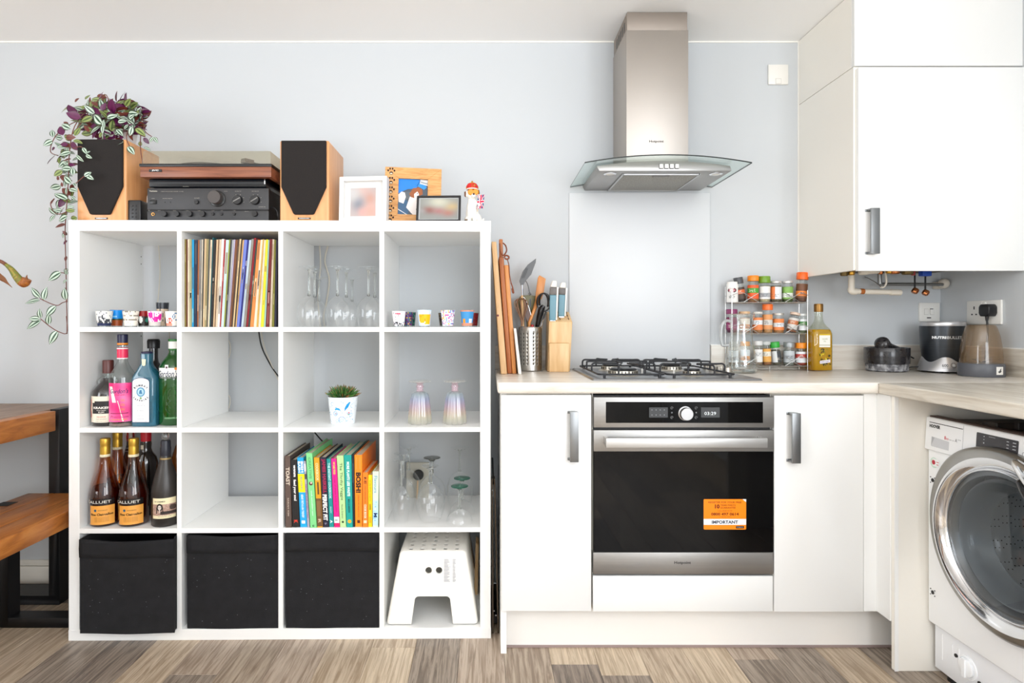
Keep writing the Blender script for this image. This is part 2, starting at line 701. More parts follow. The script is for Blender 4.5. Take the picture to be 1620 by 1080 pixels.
kb('top_panel', 0, KW, KH - PT, KH)
kb('bottom_panel', 0, KW, 0, PT)
kb('side_panel', 0.0012, PT, PT, KH - PT)
kb('side_panel', KW - PT, KW - 0.0012, PT, KH - PT)
for r in range(3):
    z = shelf_z[r + 1]
    kb('shelf', PT, KW - PT, z - IT, z, 0.001, KD - 0.001)
for c in range(3):
    xl = PT + (c + 1) * CW + c * IT
    for r in range(4):
        kb('divider', xl, xl + IT, shelf_z[r], shelf_z[r] + CH, 0.002, KD - 0.002)
dots = MB()
for vx_, zz in ((0.375, 1.375), (0.375, 1.345), (0.375, 1.05)):
    dots.xf = Matrix.Translation((PT + 0.0002, vx_, zz)) @ Matrix.Rotation(PI / 2, 4, 'Y')
    dots.cyl(0.0025, 0, 0.0006, seg=8)
dots.xf = None
dots.build('dowel_hole', mat('hole_dark', (60, 56, 50), 0.8), unit, world=False)


def KP(pxx, v):
    """world X, Y of photograph column pxx at depth v behind the unit's front"""
    D = 2.062 + v
    for _ in range(6):
        X = (pxx - VX) * D / F_PX
        D = 2.062 + v + KROT * (X - K0.x)
    return X, D


def kz(py, D):
    return CAM_H - (py - VY) * D / F_PX


# ---- fabric boxes
FELT = mat('black_felt', (14, 14, 17), 0.95, noise=25, col2=(25, 25, 28), detail=8, bump=(220, 0.4))
LINT = mat('lint', (96, 98, 104), 0.9)
for i, (pa, pb, v0, ztop, sag, lab) in enumerate((
        (126, 280.5, -0.026, 0.362, 0.010, 'black felt storage box bulging forward in the bottom-left compartment'),
        (296, 440.5, 0.004, 0.364, 0.006, 'black felt storage box, the middle of the three in the bottom row'),
        (452, 600, 0.004, 0.368, 0.002, 'black felt storage box beside the white step stool'))):
    xa, ya = KP(pa, v0)
    xb, yb = KP(pb, v0)
    cl = K0.x + PT + i * (CW + IT) + 0.0015
    xa, xb = max(xa, cl), min(xb, cl + CW - 0.003)
    w = xb - xa
    cx, cy = (xa + xb) / 2, (ya + yb) / 2
    root = thing('storage_box', lab, 'box', (cx, cy, PT + 0.001), KROT, 'black felt storage boxes in the bottom row')
    xs_l, xs_r = -w / 2, w / 2
    zt = ztop - PT
    if i == 0:    # narrower at the back so it stays inside the compartment
        xs_l += 0.001

    def sheet(d, z):
        """front face bulges slightly"""
        return d
    ext = 0.0085 if i == 0 else 0.0
    m = MB()
    nu, nv = 14, 12
    bulge = (0.016, 0.010, 0.006)[i]
    vs = []
    zlow = (-0.004 if i == 0 else 0.0)
    for j in range(nv + 1):
        for q in range(nu + 1):
            u, vv = q / nu, j / nv
            b = bulge * math.sin(PI * u) * (0.25 + 0.75 * math.sin(PI * min(1, vv * 0.9 + 0.05)))
            wob = 0.0015 * math.sin(9 * u + 5 * vv + i)
            zz = vv * zt
            if j == nv:
                zz -= sag * math.sin(PI * u) * 0.7 - 0.001 * math.sin(12 * u)
            vs.append((xs_l + (xs_r + ext - xs_l) * u, -b + wob, zz))
    fs = []
    for j in range(nv):
        for q in range(nu):
            a = j * (nu + 1) + q
            fs.append((a, a + 1, a + nu + 2, a + nu + 1))
    m.add(vs, fs)
    dback = 0.36
    m.hexa([(xs_l, 0.001, 0), (xs_l + 0.002, dback, 0), (xs_l + 0.004, dback, 0), (xs_l + 0.003, 0.001, 0),
            (xs_l, 0.001, zt), (xs_l + 0.002, dback, zt - 0.002), (xs_l + 0.005, dback, zt - 0.002), (xs_l + 0.003, 0.001, zt)])
    yj = 0.022 if i == 0 else 0.002
    for (ya_, xa_), (yb_, xb_) in (((0.001, xs_r + ext), (yj, xs_r)), ((yj, xs_r), (dback, xs_r - 0.002))):
        m.hexa([(xa_ - 0.003, ya_, 0), (xa_, ya_, 0), (xb_, yb_, 0), (xb_ - 0.003, yb_, 0), (xa_ - 0.003, ya_, zt), (xa_, ya_, zt), (xb_, yb_, zt), (xb_ - 0.003, yb_, zt)])
    m.box(xs_l + 0.003, xs_r - 0.005, dback - 0.004, dback, 0, zt - 0.004)
    m.box(xs_l + 0.002, xs_r - 0.003, 0.0, dback, 0, 0.004)
    m.build('body', FELT, root, world=False, smooth=True, angle=50)
    f = MB()      # folded band along the top of the front
    vs = []
    hb = 0.062
    for j in range(5):
        for q in range(nu + 1):
            u = q / nu
            b = bulge * math.sin(PI * u) * 0.7
            z = zt - hb * (1 - j / 4) + 0.003 * math.sin(PI * u)
            if j == 4:
                z = zt - sag * math.sin(PI * u) * 0.7
            vs.append((xs_l + 0.0006 + (xs_r + ext - 0.0012 - xs_l) * u, -b - 0.0022 - 0.0016 * math.sin(PI * j / 4) + 0.0012 * math.sin(11 * u + 3 * j), z))
    fs = []
    for j in range(4):
        for q in range(nu):
            a = j * (nu + 1) + q
            fs.append((a, a + 1, a + nu + 2, a + nu + 1))
    f.add(vs, fs)
    o = f.build('folded_hem', FELT, root, world=False, angle=60)
    md = modified(o.data, [('SOLIDIFY', dict(thickness=0.003, offset=1))])
    o.data = md
    l = MB()
    for _ in range(26):
        u, vv = rnd.random(), rnd.random() * 0.8
        a = rnd.random() * PI
        x_, z_ = xs_l + w * (0.05 + 0.9 * u), 0.02 + zt * vv * 0.9
        b = bulge * math.sin(PI * (x_ - xs_l) / w) * (0.25 + 0.75 * math.sin(PI * min(1, z_ / zt * 0.9 + 0.05)))
        ln = rnd.uniform(0.0004, 0.0018)
        l.box(x_ - ln * abs(math.cos(a)), x_ + ln * abs(math.cos(a)), -b - 0.0042, -b - 0.0025, z_ - 0.0004, z_ + 0.0005 + ln * 0.4 * abs(math.sin(a)))
    l.build('lint', LINT, root, world=False, kind='stuff')

# ---- step stool
sx0, sy0 = KP(609.4, 0.012)
sx1, _ = KP(757.8, 0.012)
scx = (sx0 + sx1) / 2
STW, STD, STH = sx1 - sx0, 0.372, 0.25
stool = thing('step_stool', 'white plastic step stool with round holes in the bottom-right compartment', 'step stool', (scx, sy0, PT + 0.0005), KROT)
WP = mat('white_plastic', (243, 240, 233), 0.38)


def frustum(m, w0, w1, y0, y1, ty0, ty1, z0, z1):
    m.hexa([(-w0, y0, z0), (w0, y0, z0), (w0, y1, z0), (-w0, y1, z0), (-w1, ty0, z1), (w1, ty0, z1), (w1, ty1, z1), (-w1, ty1, z1)])


m = MB()
hb_, ht_ = STW / 2 - 0.002, 0.118
frustum(m, hb_, ht_, 0.004, STD - 0.004, 0.034, STD - 0.034, 0, STH)
so = m.build('body', WP, stool, world=False, bevel=0.014, bseg=4)
c = MB()
frustum(c, hb_ - 0.003, ht_ - 0.009, 0.007, STD - 0.007, 0.043, STD - 0.043, -0.02, STH - 0.002)
cut(so, c)
c = MB()      # arch through front and back
za = 0.098
c.prism([(-0.0785, -0.03), (0.0785, -0.03)] + arc(0.049, za - 0.014, 0.014, 0, PI / 2, 5) + arc(-0.049, za - 0.014, 0.014, PI / 2, PI, 5), (0, -0.1, 0), X1, Z1, (0, 0.7, 0))
cut(so, c)
c = MB()      # arch through the two sides
c.prism([(-0.1, -0.03), (0.1, -0.03)] + arc(0.07, za - 0.014, 0.014, 0, PI / 2, 5) + arc(-0.07, za - 0.014, 0.014, PI / 2, PI, 5), (-0.4, STD / 2, 0), Y1, Z1, (0.8, 0, 0))
cut(so, c)
c = MB()
for i in range(5):
    for j in range(7):
        c.cyl(0.0078, STH - 0.03, STH + 0.03, ((i - 2) * 0.0412 + 0.002, 0.058 + j * 0.0405, 0), 14)
cut(so, c)
c = MB()
for xx in (-0.0145, 0.0225):
    c.prism(arc(xx, 0.185, 0.0118, 0, 2 * PI * 17 / 18, 17), (0, -0.1, 0), X1, Z1, (0, 0.7, 0))
cut(so, c)
st = MB()
srng = random.Random(3)
for col in range(2):
    for k in range(30):
        zz = 0.222 - k * 0.0026
        ww = (0.024, 0.012)[col] * srng.uniform(0.5, 1.0)
        x_ = (0.040, 0.071)[col]
        yy = 0.004 + 0.030 * zz / STH - 0.0006
        st.box(x_, x_ + ww, yy - 0.0004, yy + 0.0002, zz, zz + 0.0013)
st.build('care_text', mat('grey_ink', (176, 176, 182), 0.7), stool, world=False, smooth=False, kind='stuff')
x_, y_ = KP(754, 0.25)
MBs = MB()
MBs.hexa([(x_ - 0.01, y_, PT), (x_ + 0.004, y_, PT), (x_ + 0.004, y_ + 0.1, PT), (x_ - 0.01, y_ + 0.1, PT),
          (x_ - 0.004, y_ + 0.02, 0.235), (x_ + 0.008, y_ + 0.02, 0.225), (x_ + 0.008, y_ + 0.1, 0.225), (x_ - 0.004, y_ + 0.1, 0.235)])
tag(MBs.build('wooden_offcut', PALEW, bevel=0.001), 'pale wooden piece leaning behind the right side of the step stool', 'wood')

# ---- cables hanging behind the unit
cab = [
    ('white_cable', [(250, 380, 0.40), (253, 420, 0.42), (252, 450, 0.41), (249, 482, 0.40)], WIREW, 0.0022, 'thin white cable hanging behind the top-left compartment'),
    ('white_cable', [(505, 384, 0.42), (507, 420, 0.42), (503, 470, 0.42), (507, 519, 0.42)], WIREW, 0.003, 'straight white cable behind the stemmed glasses, the left one'),
    ('white_cable', [(520, 384, 0.42), (514, 412, 0.43), (521, 442, 0.42), (517, 475, 0.43), (512, 500, 0.42), (514, 519, 0.42)], WIREW, 0.0035, 'wavy thicker white cable behind the stemmed glasses, the right one'),
    ('black_cable', [(408, 512, 0.41), (413, 545, 0.415), (424, 570, 0.42), (438, 592, 0.42), (455, 610, 0.42)], WIRE, 0.003, 'black cable slanting down behind the compartment under the records'),
    ('white_cable', [(411, 512, 0.415), (418, 548, 0.42), (430, 578, 0.42), (441, 602, 0.42), (455, 618, 0.42)], WIREW, 0.0022, 'thin pale cable beside the black cable under the records'),
    ('white_cable', [(358, 532, 0.40), (364, 545, 0.41), (363, 562, 0.40), (357, 572, 0.40), (352, 600, 0.41), (357, 618, 0.40), (364, 630, 0.40), (362, 645, 0.40), (356, 652, 0.40)], WIREW, 0.0022, 'pale looped cable at the left edge behind the second-row empty compartment'),
    ('black_cable', [(492, 676, 0.41), (503, 690, 0.41), (520, 708, 0.41), (540, 726, 0.42)], WIRE, 0.003, 'short black cable showing above the row of cookbooks'),
    ('pale_cable', [(267, 500, 0.405), (268, 535, 0.405), (266, 570, 0.405)], WIREW, 0.002, 'thin cable behind the neck of the green gin bottle'),
]
for nm, pts, mm, r, lab in cab:
    P = []
    for (a, b, v) in pts:
        X, D = KP(a, v)
        P.append((X, D, kz(b, D)))
    tag(MB().tube(spline(P, 6), r, 6).build(nm, mm), lab, 'cable')

# ------------------------------------------------------------------ records
REC = """olive:8a7a3c darkred:6e1f22 cream:e8d9bd sage:a8a67e brightblue:1aa3dc navy:182a44 rust:b06a42 grey:8b8783
ivory:ded3bf charcoal:34322f tan:d2b48a khaki:9b9066 slate:5a5d58 almond:e3ceb0 teal:10565c black:201d1d peach:edc9a0 brown:8a6a4c
beige:dcc7aa white:f2efe8 crimson:b5222e icyblue:c9dfe0 lime:a3ab3a graphite:454440 silver:b9bcc0 lilac:b4aac4
chestnut:7a4a2c umber:4c3426 sand:d8bd90 inkblack:1c1a1c caramel:cfa36c periwinkle:6f7fcd indigo:23247a paleblue:b8c9d6
mottledgrey:8d8a80 burgundy:8e1420 darkgreen:33403a orange:e08b45 buttermilk:f0dcc0 gold:cfa64e bone:e6dcc8 lemon:efe02a seafoam:9ac6bc
mahogany:701a18 linen:ddccb4 moss:7d7b2a midnight:1d1b33""".split()
names = {'darkred': 'dark red', 'brightblue': 'bright blue', 'inkblack': 'ink-black', 'icyblue': 'icy blue', 'paleblue': 'pale blue', 'mottledgrey': 'mottled grey', 'darkgreen': 'dark green'}
wts = [1.1, .8, 1.2, 1.4, 1.5, 2.2, 1.2, 1.3, 1.0, .8, 1.3, 1.3, 1.1, 1.2, .7, 1.6, 1.3, .8, 1.3, 1.6, 1.1, 2.0, .7, 1.1, 1.2, .9, 1.5, 1.1, 1.1, .7, 1.1, 2.0, 1.1, 1.4, 1.5, 1.5, 1.0, 1.7, 1.3, .8, 1.2, 1.4, .9, 1.6, 1.2, 1.2, 1.0]
tot = sum(wts[:len(REC)])
acc = 0.0


def lean(t):
    """bottom-edge column for a record whose top sits at fraction t"""
    top = 291.8 + t * 147.5
    sh = 0 if t < 0.08 else 13.0 * min(1, (t - 0.08) / 0.6)
    if t > 0.78:
        sh = 13.0 * (1 - (t - 0.78) / 0.22) + 2 * (t - 0.78) / 0.22
    return top, top - sh


vin = []
for i, rc in enumerate(REC):
    nm, hx = rc.split(':')
    t0, t1 = acc / tot, (acc + wts[i]) / tot
    acc += wts[i]
    v0 = 0.02 + 0.006 * rnd.random()
    ta, ba = lean(t0)
    tb, bb = lean(t1)
    D = 2.09
    z0, z1 = shelf_z[3] + 0.0005, shelf_z[3] + 0.308 + rnd.uniform(-0.002, 0.002)
    if i in (14, 35):
        z1 += 0.006
    dep = 0.31
    g = 0.00025
    q = [(ba, z0, v0), (bb, z0, v0), (ta, z1, v0), (tb, z1, v0)]
    xs = [KP(a, v0)[0] for a in (ba, bb, ta, tb)]
    Y = 2.062 + v0 + KROT * (xs[0] - K0.x)
    m = MB()
    m.hexa([(xs[0] + g, Y, z0), (xs[1] - g, Y, z0), (xs[1] - g, Y + dep, z0), (xs[0] + g, Y + dep, z0),
            (xs[2] + g, Y, z1), (xs[3] - g, Y, z1), (xs[3] - g, Y + dep, z1), (xs[2] + g, Y + dep, z1)])
    pretty = names.get(nm, nm)
    root = thing('vinyl_record', '', 'record', ((xs[0] + xs[1]) / 2, Y + dep / 2, z0), 0, 'record sleeves packed in the second top compartment')
    base = tuple(int(hx[k:k + 2], 16) for k in (0, 2, 4))
    dark = tuple(int(c_ * 0.86) for c_ in base)
    m.build('sleeve', mat('sleeve_' + nm, base, 0.7, noise=30, col2=dark, scale=(1, 1, 0.25), detail=6), root, bevel=0.0002, bseg=1, smooth=False)
    # printed spine marks
    sp = MB()
    if wts[i] > 0.95:
        nmark = rnd.randrange(1, 4)
        for _ in range(nmark):
            f0 = rnd.random() * 0.8
            f1 = min(0.98, f0 + rnd.uniform(0.05, 0.25))
            lum = sum(base) / 3
            cc = tuple(int(a_ * q_ + c_ * (1 - q_)) for a_, c_ in zip(base, rnd.choice([(70, 50, 40), (230, 215, 190), (120, 90, 60)]))) if (q_ := rnd.uniform(.35, .7)) else base

            def P_(f, s):
                a = xs[0] + (xs[2] - xs[0]) * f
                b = xs[1] + (xs[3] - xs[1]) * f
                return (a + (b - a) * s, Y - 0.0003, z0 + (z1 - z0) * f)
            s0 = rnd.uniform(0.2, 0.45)
            sp.add([P_(f0, s0), P_(f0, 1 - s0 * 0.8), P_(f1, 1 - s0 * 0.8), P_(f1, s0)], [(0, 1, 2, 3)], col='%02x%02x%02x' % cc)
        sp.build('spine_print', PRINT, root, smooth=False, kind='stuff')
    vin.append((root, pretty))
for i, (o, nm) in enumerate(vin):
    art = 'an' if nm[0] in 'aeiou' else 'a'
    if i == 0:
        o['label'] = 'olive record sleeve at the left end of the packed records'
    elif i == len(vin) - 1:
        o['label'] = 'midnight blue record sleeve at the right end of the packed records'
    else:
        o['label'] = '%s-spined record sleeve between the %s sleeve and the %s sleeve' % (nm, vin[i - 1][1], vin[i + 1][1])

# ------------------------------------------------------------------ cookbooks
BK = [  # top-left, top-right, bottom-left, bottom-right columns, top row, colour, depth, label
    (450.5, 459, 452, 461.5, 721, '5b4a43', 0.235, 'brown cookbook with TOAST on its spine, first in the row of books'),
    (459.5, 469.5, 463, 474, 727, '1c1c1e', 0.19, 'black cookbook with feed your soul on its spine'),
    (470, 480, 475, 486, 723.5, '19a4e2', 0.20, 'blue cookbook with a yellow block on its spine'),
    (480.3, 483.6, 486.3, 490, 729, 'a9a3b4', 0.18, 'thin greyish lilac booklet between the blue book and the tall green book'),
    (484, 494, 491, 501, 716.5, '7fd48c', 0.27, 'tall bright green cookbook with a small portrait on its spine'),
    (496.2, 505, 502, 510.5, 723.5, 'd99b1e', 0.22, 'amber cookbook with a brown photographic foot to its spine'),
    (506, 516, 511, 520.5, 723, '1f1c33', 0.24, 'navy cookbook with PERFECT FIT in white on its spine'),
    (516.5, 523.3, 521, 528.3, 725.5, '14918f', 0.22, 'slim teal cookbook beside the bright pink one'),
    (523.8, 532, 529, 537.5, 725.5, 'f0188c', 0.22, 'bright pink cookbook with a white band near the foot'),
    (532.6, 543.5, 538, 547.6, 720.5, 'b9e09a', 0.22, 'pale green cookbook titled The Thrifty Veggie'),
    (544, 556, 548.3, 558.2, 719.5, '0e9e95', 0.25, 'teal cookbook titled MORE PLANTS LESS WASTE'),
    (556.5, 559.7, 558.6, 561.3, 719, '1d2230', 0.27, 'thin dark navy book left of the big orange one'),
    (560.5, 573, 562, 573.2, 719.5, 'ff8a1c', 0.26, 'big orange cookbook with BOSH! on its spine'),
    (573.6, 582, 573.8, 582, 747, 'ff8220', 0.19, 'short orange paperback beside the big orange book'),
    (582.4, 588.8, 582.6, 588.8, 751, 'ffd012', 0.17, 'short yellow paperback near the right end of the books'),
    (589.4, 599.5, 589.6, 598, 745.5, 'd3e8cf', 0.19, 'pale mint and blue paperback, last in the row of books'),
]
PAGES = mat('page_block', (214, 204, 186), 0.85, noise=200, col2=(190, 178, 158), scale=(8, 1, 1))
zb = shelf_z[1] + 0.0005
for i, (tl, tr, bl, br, ty, hx, dep, lab) in enumerate(BK):
    v0 = 0.006 + (0.006 * ((i * 7) % 5) / 5)
    if i in (4,):
        v0 = 0.002
    X = {}
    for kk, a in (('tl', tl), ('tr', tr), ('bl', bl), ('br', br)):
        X[kk] = KP(a, v0)[0]
    Y = 2.062 + v0 + KROT * (X['bl'] - K0.x)
    zt = kz(ty, Y)
    root = thing('cookbook', lab, 'book', ((X['bl'] + X['br']) / 2, Y + dep / 2, zb), 0, 'cookbooks in the third compartment of the third row')
    g = 0.0003
    th = 0.0022 if tr - tl > 5 else 0.0008
    cm = mat('cover_%02d' % i, hx, 0.42)

    def slab(m, s0, s1, y0, y1, z0, z1):
        def xat(s, z):
            f = (z - zb) / (zt - zb)
            a = X['bl'] + g + (X['tl'] - X['bl']) * f
            b = X['br'] - g + (X['tr'] - X['br']) * f
            return a + (b - a) * s
        m.hexa([(xat(s0, z0), y0, z0), (xat(s1, z0), y0, z0), (xat(s1, z0), y1, z0), (xat(s0, z0), y1, z0),
                (xat(s0, z1), y0, z1), (xat(s1, z1), y0, z1), (xat(s1, z1), y1, z1), (xat(s0, z1), y1, z1)])
    wd = X['br'] - X['bl']
    st = th / wd
    m = MB()
    slab(m, 0, st, Y, Y + dep, zb, zt)
    slab(m, 1 - st, 1, Y, Y + dep, zb, zt)
    slab(m, st, 1 - st, Y, Y + 0.002, zb, zt)
    m.build('cover', cm, root, smooth=False)
    m = MB()
    slab(m, st, 1 - st, Y + 0.002, Y + dep - 0.003, zb + 0.002, zt - 0.0035)
    m.build('pages', PAGES, root, smooth=False)

    ux = Vector((X['tl'] - X['bl'], 0, zt - zb)).normalized()
    H = zt - zb
    kk = H / (0.256 if i < 13 else (0.192, 0.186, 0.222)[i - 13])
    lc = [0.0]

    def sf(x, y, X=dict(X), Y=Y, zt=zt, kk=kk):
        """spine frame: x runs down the spine from the top in metres, y across from its centre"""
        f = 1 - x * kk / (zt - zb)
        a, b = X['bl'] + (X['tl'] - X['bl']) * f, X['br'] + (X['tr'] - X['br']) * f
        return Vector(((a + b) / 2 + y, Y - 0.0005, zb + (zt - zb) * f))
    p = MB()

    def T(s, x0, x1, size=None, col='ffffff', bold=0.03, off=0.0):
        tw = x1 - x0
        vs, fs, w_, h_ = text_polys(s, bold)
        ky = (size or wd * 0.62) / h_
        kx = tw / w_
        lc[0] += 0.00004
        p.add([sf(x0 + tw / 2 + a * kx, off + b * ky) - Y1 * lc[0] for a, b in vs], [f for f in fs], col)

    def R(x0, x1, y0, y1, col, lift=0.0):
        q = [sf(x0, y0), sf(x1, y0), sf(x1, y1), sf(x0, y1)]
        lc[0] += 0.00004
        for a in q:
            a.y += 0.0002 - lc[0]
        p.add(q, [(0, 1, 2, 3)], col)
    h2 = wd / 2 - 0.0004
    k = H / 0.25
    if i == 0:
        T('TOAST', .040 * k, .105 * k, wd * .62, 'd6c9b8')
        T('SARAH KIM', .150 * k, .215 * k, wd * .22, 'bfb1a2')
    elif i == 1:
        T('wagamama', .020, .065, wd * .4, 'f2f2f2')
        T('feed your soul', .075, .155, wd * .5, 'f2f2f2')
        T('K', .228, .240, wd * .55, 'e23a28')
    elif i == 2:
        R(.060, .128, -h2, h2, 'ffe600')
        T('BISH', .014, .055, wd * .34, 'ffffff', off=wd * .2)
        T('BASH', .014, .055, wd * .34, 'ffffff', off=-wd * .22)
        T('BOSH!', .070, .118, wd * .3, '9aa39a')
        T('HENRY FIRTH & IAN THEASBY', .136, .222, wd * .34, 'dff2ff')
        R(.232, .243, -h2 * .5, h2 * .5, 'ffffff')
    elif i == 3:
        R(.01, .04, -h2, h2, 'd5d2d6')
        R(.05, .07, -h2, h2, '4d4a4c')
        T('RECIPES FOR EVERY DAY', .09, .22, wd * .5, '8a4a90')
    elif i == 4:
        T('CREATIVE', .014, .088, wd * .38, '5aa86a')
        p.disc(.104, 0, wd * .3, sf, '5c2a2e')
        p.disc(.102, wd * .05, wd * .16, lambda a, b: sf(a, b) - Y1 * 0.0002, 'e9cdbb')
        T('cook something new', .128, .215, wd * .3, 'cfeeda')
        T('u', .246, .252, wd * .3, '1d5a3a')
    elif i == 5:
        R(.150, .252, -h2, h2, '6b4a2c')
        R(.158, .215, -h2 * .8, h2 * .6, '84603a')
        T('COOKBOOK', .02, .085, wd * .5, 'f7e3ae')
        R(.09, .135, -h2 * .25, h2 * .35, '5a3a20')
        T('R', .225, .24, wd * .5, 'd9b9a0')
    elif i == 6:
        T('JAMES HASKELL', .006, .132, wd * .72, 'a01e4a', .05)
        T('PERFECT FIT', .136, .232, wd * .72, 'f3f2ee', .05)
        T('b', .24, .247, wd * .35, '8888a0')
    elif i == 7:
        T('THE INSTANT COOKBOOK', .015, .150, wd * .5, 'c8f0ec')
        T('RILEY', .180, .205, wd * .3, 'a8dcd8')
        T('A', .230, .242, wd * .5, 'f3ffff')
    elif i == 8:
        T('MY', .012, .022, wd * .3, 'ffe14a')
        T('DAILY FOOD', .024, .058, wd * .4, 'ffe14a')
        T('a year of simple home cooking', .066, .200, wd * .35, 'b30c6c')
        R(.217, .240, -h2, h2, 'f6f4f4')
        R(.228, .231, -h2 * .7, h2 * .4, '55555a')
        R(.241, .252, -h2, h2, 'e01060')
    elif i == 9:
        T('The Thrifty Veggie', .026, .160, wd * .55, '1f3a2a', .0)
        T('Nicola Graimes', .175, .225, wd * .3, '2c4a38', .0)
        p.disc(.238, 0, wd * .18, sf, '12301f')
    elif i == 10:
        T('MORE PLANTS LESS WASTE', .024, .146, wd * .45, 'e9fff8', .04)
        T('MAX LA MANNA', .156, .205, wd * .3, '0a4a48')
        p.disc(.235, 0, wd * .3, sf, 'ffb02a')
    elif i == 11:
        R(.03, .10, -h2 * .4, h2 * .4, '555a68')
    elif i == 12:
        T('BOSH!', .062, .135, wd * .72, '231810', .05)
        R(.008, .05, -h2 * .6, -h2 * .5, 'f0a860')
        R(.008, .05, h2 * .4, h2 * .5, 'f0a860')
        T('SIMPLE RECIPES  AMAZING FOOD', .142, .222, wd * .16, '8a3c10', .0)
        R(.232, .243, -h2 * .4, h2 * .4, '5a2410')
    elif i == 13:
        T('新版', .016, .042, wd * .5, '4a2008')
        T('home cooking made easy', .048, .108, wd * .3, '6b2c0c', .0)
        T('COOK BOOK', .112, .162, wd * .45, 'ffe6d0')
        R(.168, .178, -h2 * .6, h2 * .6, 'ffd8b8')
    elif i == 14:
        T('the easy kitchen companion', .018, .095, wd * .4, '6a4a08', .0)
        T('COOKS', .104, .125, wd * .45, '3c2a06')
        R(.150, .172, -h2 * .6, h2 * .6, 'd8a808')
    elif i == 15:
        R(.115, .215, -h2, h2, 'bfe0ee')
        T('Flavours', .018, .085, wd * .55, '3f86b8', .0)
        for q in range(9):
            R(.12 + q * .009, .125 + q * .009, -h2 * rnd.random(), h2 * rnd.random(), rnd.choice(['8cc6e4', 'd6f0f4', 'a8d6ea', '74b4da']))
        T('M', .165, .182, wd * .6, '1c3a6a')
    if i == 11 or p.v:
        p.build('spine_print', PRINT, root, smooth=False, kind='stuff')

# ------------------------------------------------------------------ shot glasses
def seq(*cols):
    return cols


def pattern(kind):
    r = random.Random(kind)
    pal = {'skyline': ('e6e6e2', '3a3f48', '8b9098', '1e2a50'), 'news': ('efe9dc', '8a8478', 'c9c2b2', '5a544c'), 'badge': ('26221f', '8a1418', 'e8ece8', '2f8a78'),
           'magenta': ('f6f2f4', 'd81a9c', 'f050b8', 'b9b4b0'), 'blacktop': ('20242c', '3c4450', 'c9b49c', '6e8a94'), 'tiles': ('f1ede6', 'd04a3a', '4a78a0', 'e8907a'),
           'beach': ('1590e8', '8ad0f0', '2c4a2a', 'a04a20'), 'yes': ('f3eff2', 'd8285a', '9a9aa2', '30343a'), 'purple': ('5a1f74', '1f6a66', '30302e', 'c89a3c'),
           'map': ('f6b80c', 'd81c30', 'cfe4f6', 'e88a08'), 'floral': ('f4f1f6', 'c8489a', '6a9ad0', 'e8c85a'), 'tower': ('3a8ec8', 'c88a70', 'f0901c', 'd8dce8'),
           'green': ('10504c', '34786c', '203838', '707468'), 'dark': ('3a342e', '5a4a3e', '22201e', '80705c'), 'maroon': ('7a0c12', '92161a', '5a080c', '8c2020')}[kind]

    def f(u, i):
        v = i / 11
        uu = (u + 0.5) % 1.0 - 0.5      # 0 faces the camera
        a = abs(uu)
        if kind == 'skyline':
            h = 0.35 + 0.25 * math.sin(uu * 60) * math.cos(uu * 23) + (0.35 if abs(uu + 0.04) < 0.018 else 0)
            return pal[3] if v < 0.16 else (pal[1] if v < h and r.random() < 0.7 else (pal[2] if r.random() < 0.12 else pal[0]))
        if kind == 'beach':
            return pal[3] if v < 0.3 else (pal[2] if v < 0.45 else (pal[1] if 0.5 < v < 0.62 and uu < 0 else pal[0]))
        if kind == 'news':
            return pal[1] if (i % 3 == 1 and r.random() < 0.5 and v > 0.3) else (pal[2] if r.random() < 0.12 else pal[0])
        if kind == 'badge':
            if v > 0.55 and a < 0.13 * (1.6 - v):
                return pal[1]
            if (uu + 0.1) ** 2 + ((v - 0.35) * 0.35) ** 2 < 0.0055:
                return pal[2]
            if (uu - 0.1) ** 2 + ((v - 0.35) * 0.35) ** 2 < 0.0035:
                return pal[3]
            return pal[0]
        if kind == 'magenta':
            if v < 0.25:
                return 'c8c4c0'
            d = min((uu + 0.12) ** 2 + ((v - 0.68) * .3) ** 2, (uu - 0.13) ** 2 + ((v - 0.55) * .3) ** 2, (uu - .01) ** 2 + ((v - 0.42) * .3) ** 2)
            return pal[1] if d < 0.004 else (pal[2] if r.random() < 0.18 else pal[0])
        if kind == 'blacktop':
            return pal[0] if v > 0.72 else (pal[1] if r.random() < 0.15 else pal[2])
        if kind == 'tiles':
            d1 = math.hypot(uu + 0.08, (v - 0.32) * .4)
            d2 = math.hypot(uu - 0.09, (v - 0.6) * .4)
            if d1 < 0.022 or 0.045 < d1 < 0.07:
                return pal[1]
            if 0.03 < d2 < 0.05 or 0.075 < d2 < 0.1:
                return pal[2]
            return pal[3] if v < 0.1 and uu < 0 else pal[0]
        if kind == 'yes':
            return (pal[3] if r.random() < .5 else pal[2]) if v < 0.2 and r.random() < 0.6 else (pal[2] if r.random() < 0.03 else pal[0])
        if kind == 'map':
            if v > 0.93:
                return pal[1]
            if v > 0.7:
                return pal[2] if r.random() < .7 else 'f6f6f8'
            return pal[0] if (abs(uu) < 0.16 and v > 0.08 + 0.4 * max(0, -uu * 2)) and r.random() < .85 else (pal[3] if a < .16 and v > .2 else pal[2])
        if kind == 'floral':
            q = r.random()
            return pal[1] if q < 0.12 else (pal[2] if q < 0.24 else (pal[3] if q < 0.3 else pal[0]))
        if kind == 'tower':
            if v > 0.85 or v < 0.14:
                return pal[1]
            if -0.13 < uu < -0.06 and v < 0.45:
                return pal[2]
            if 0.03 < uu < 0.14 and v < 0.45:
                return pal[3]
            return pal[0]
        return pal[min(3, int(r.random() ** 2 * 4))]
    return f


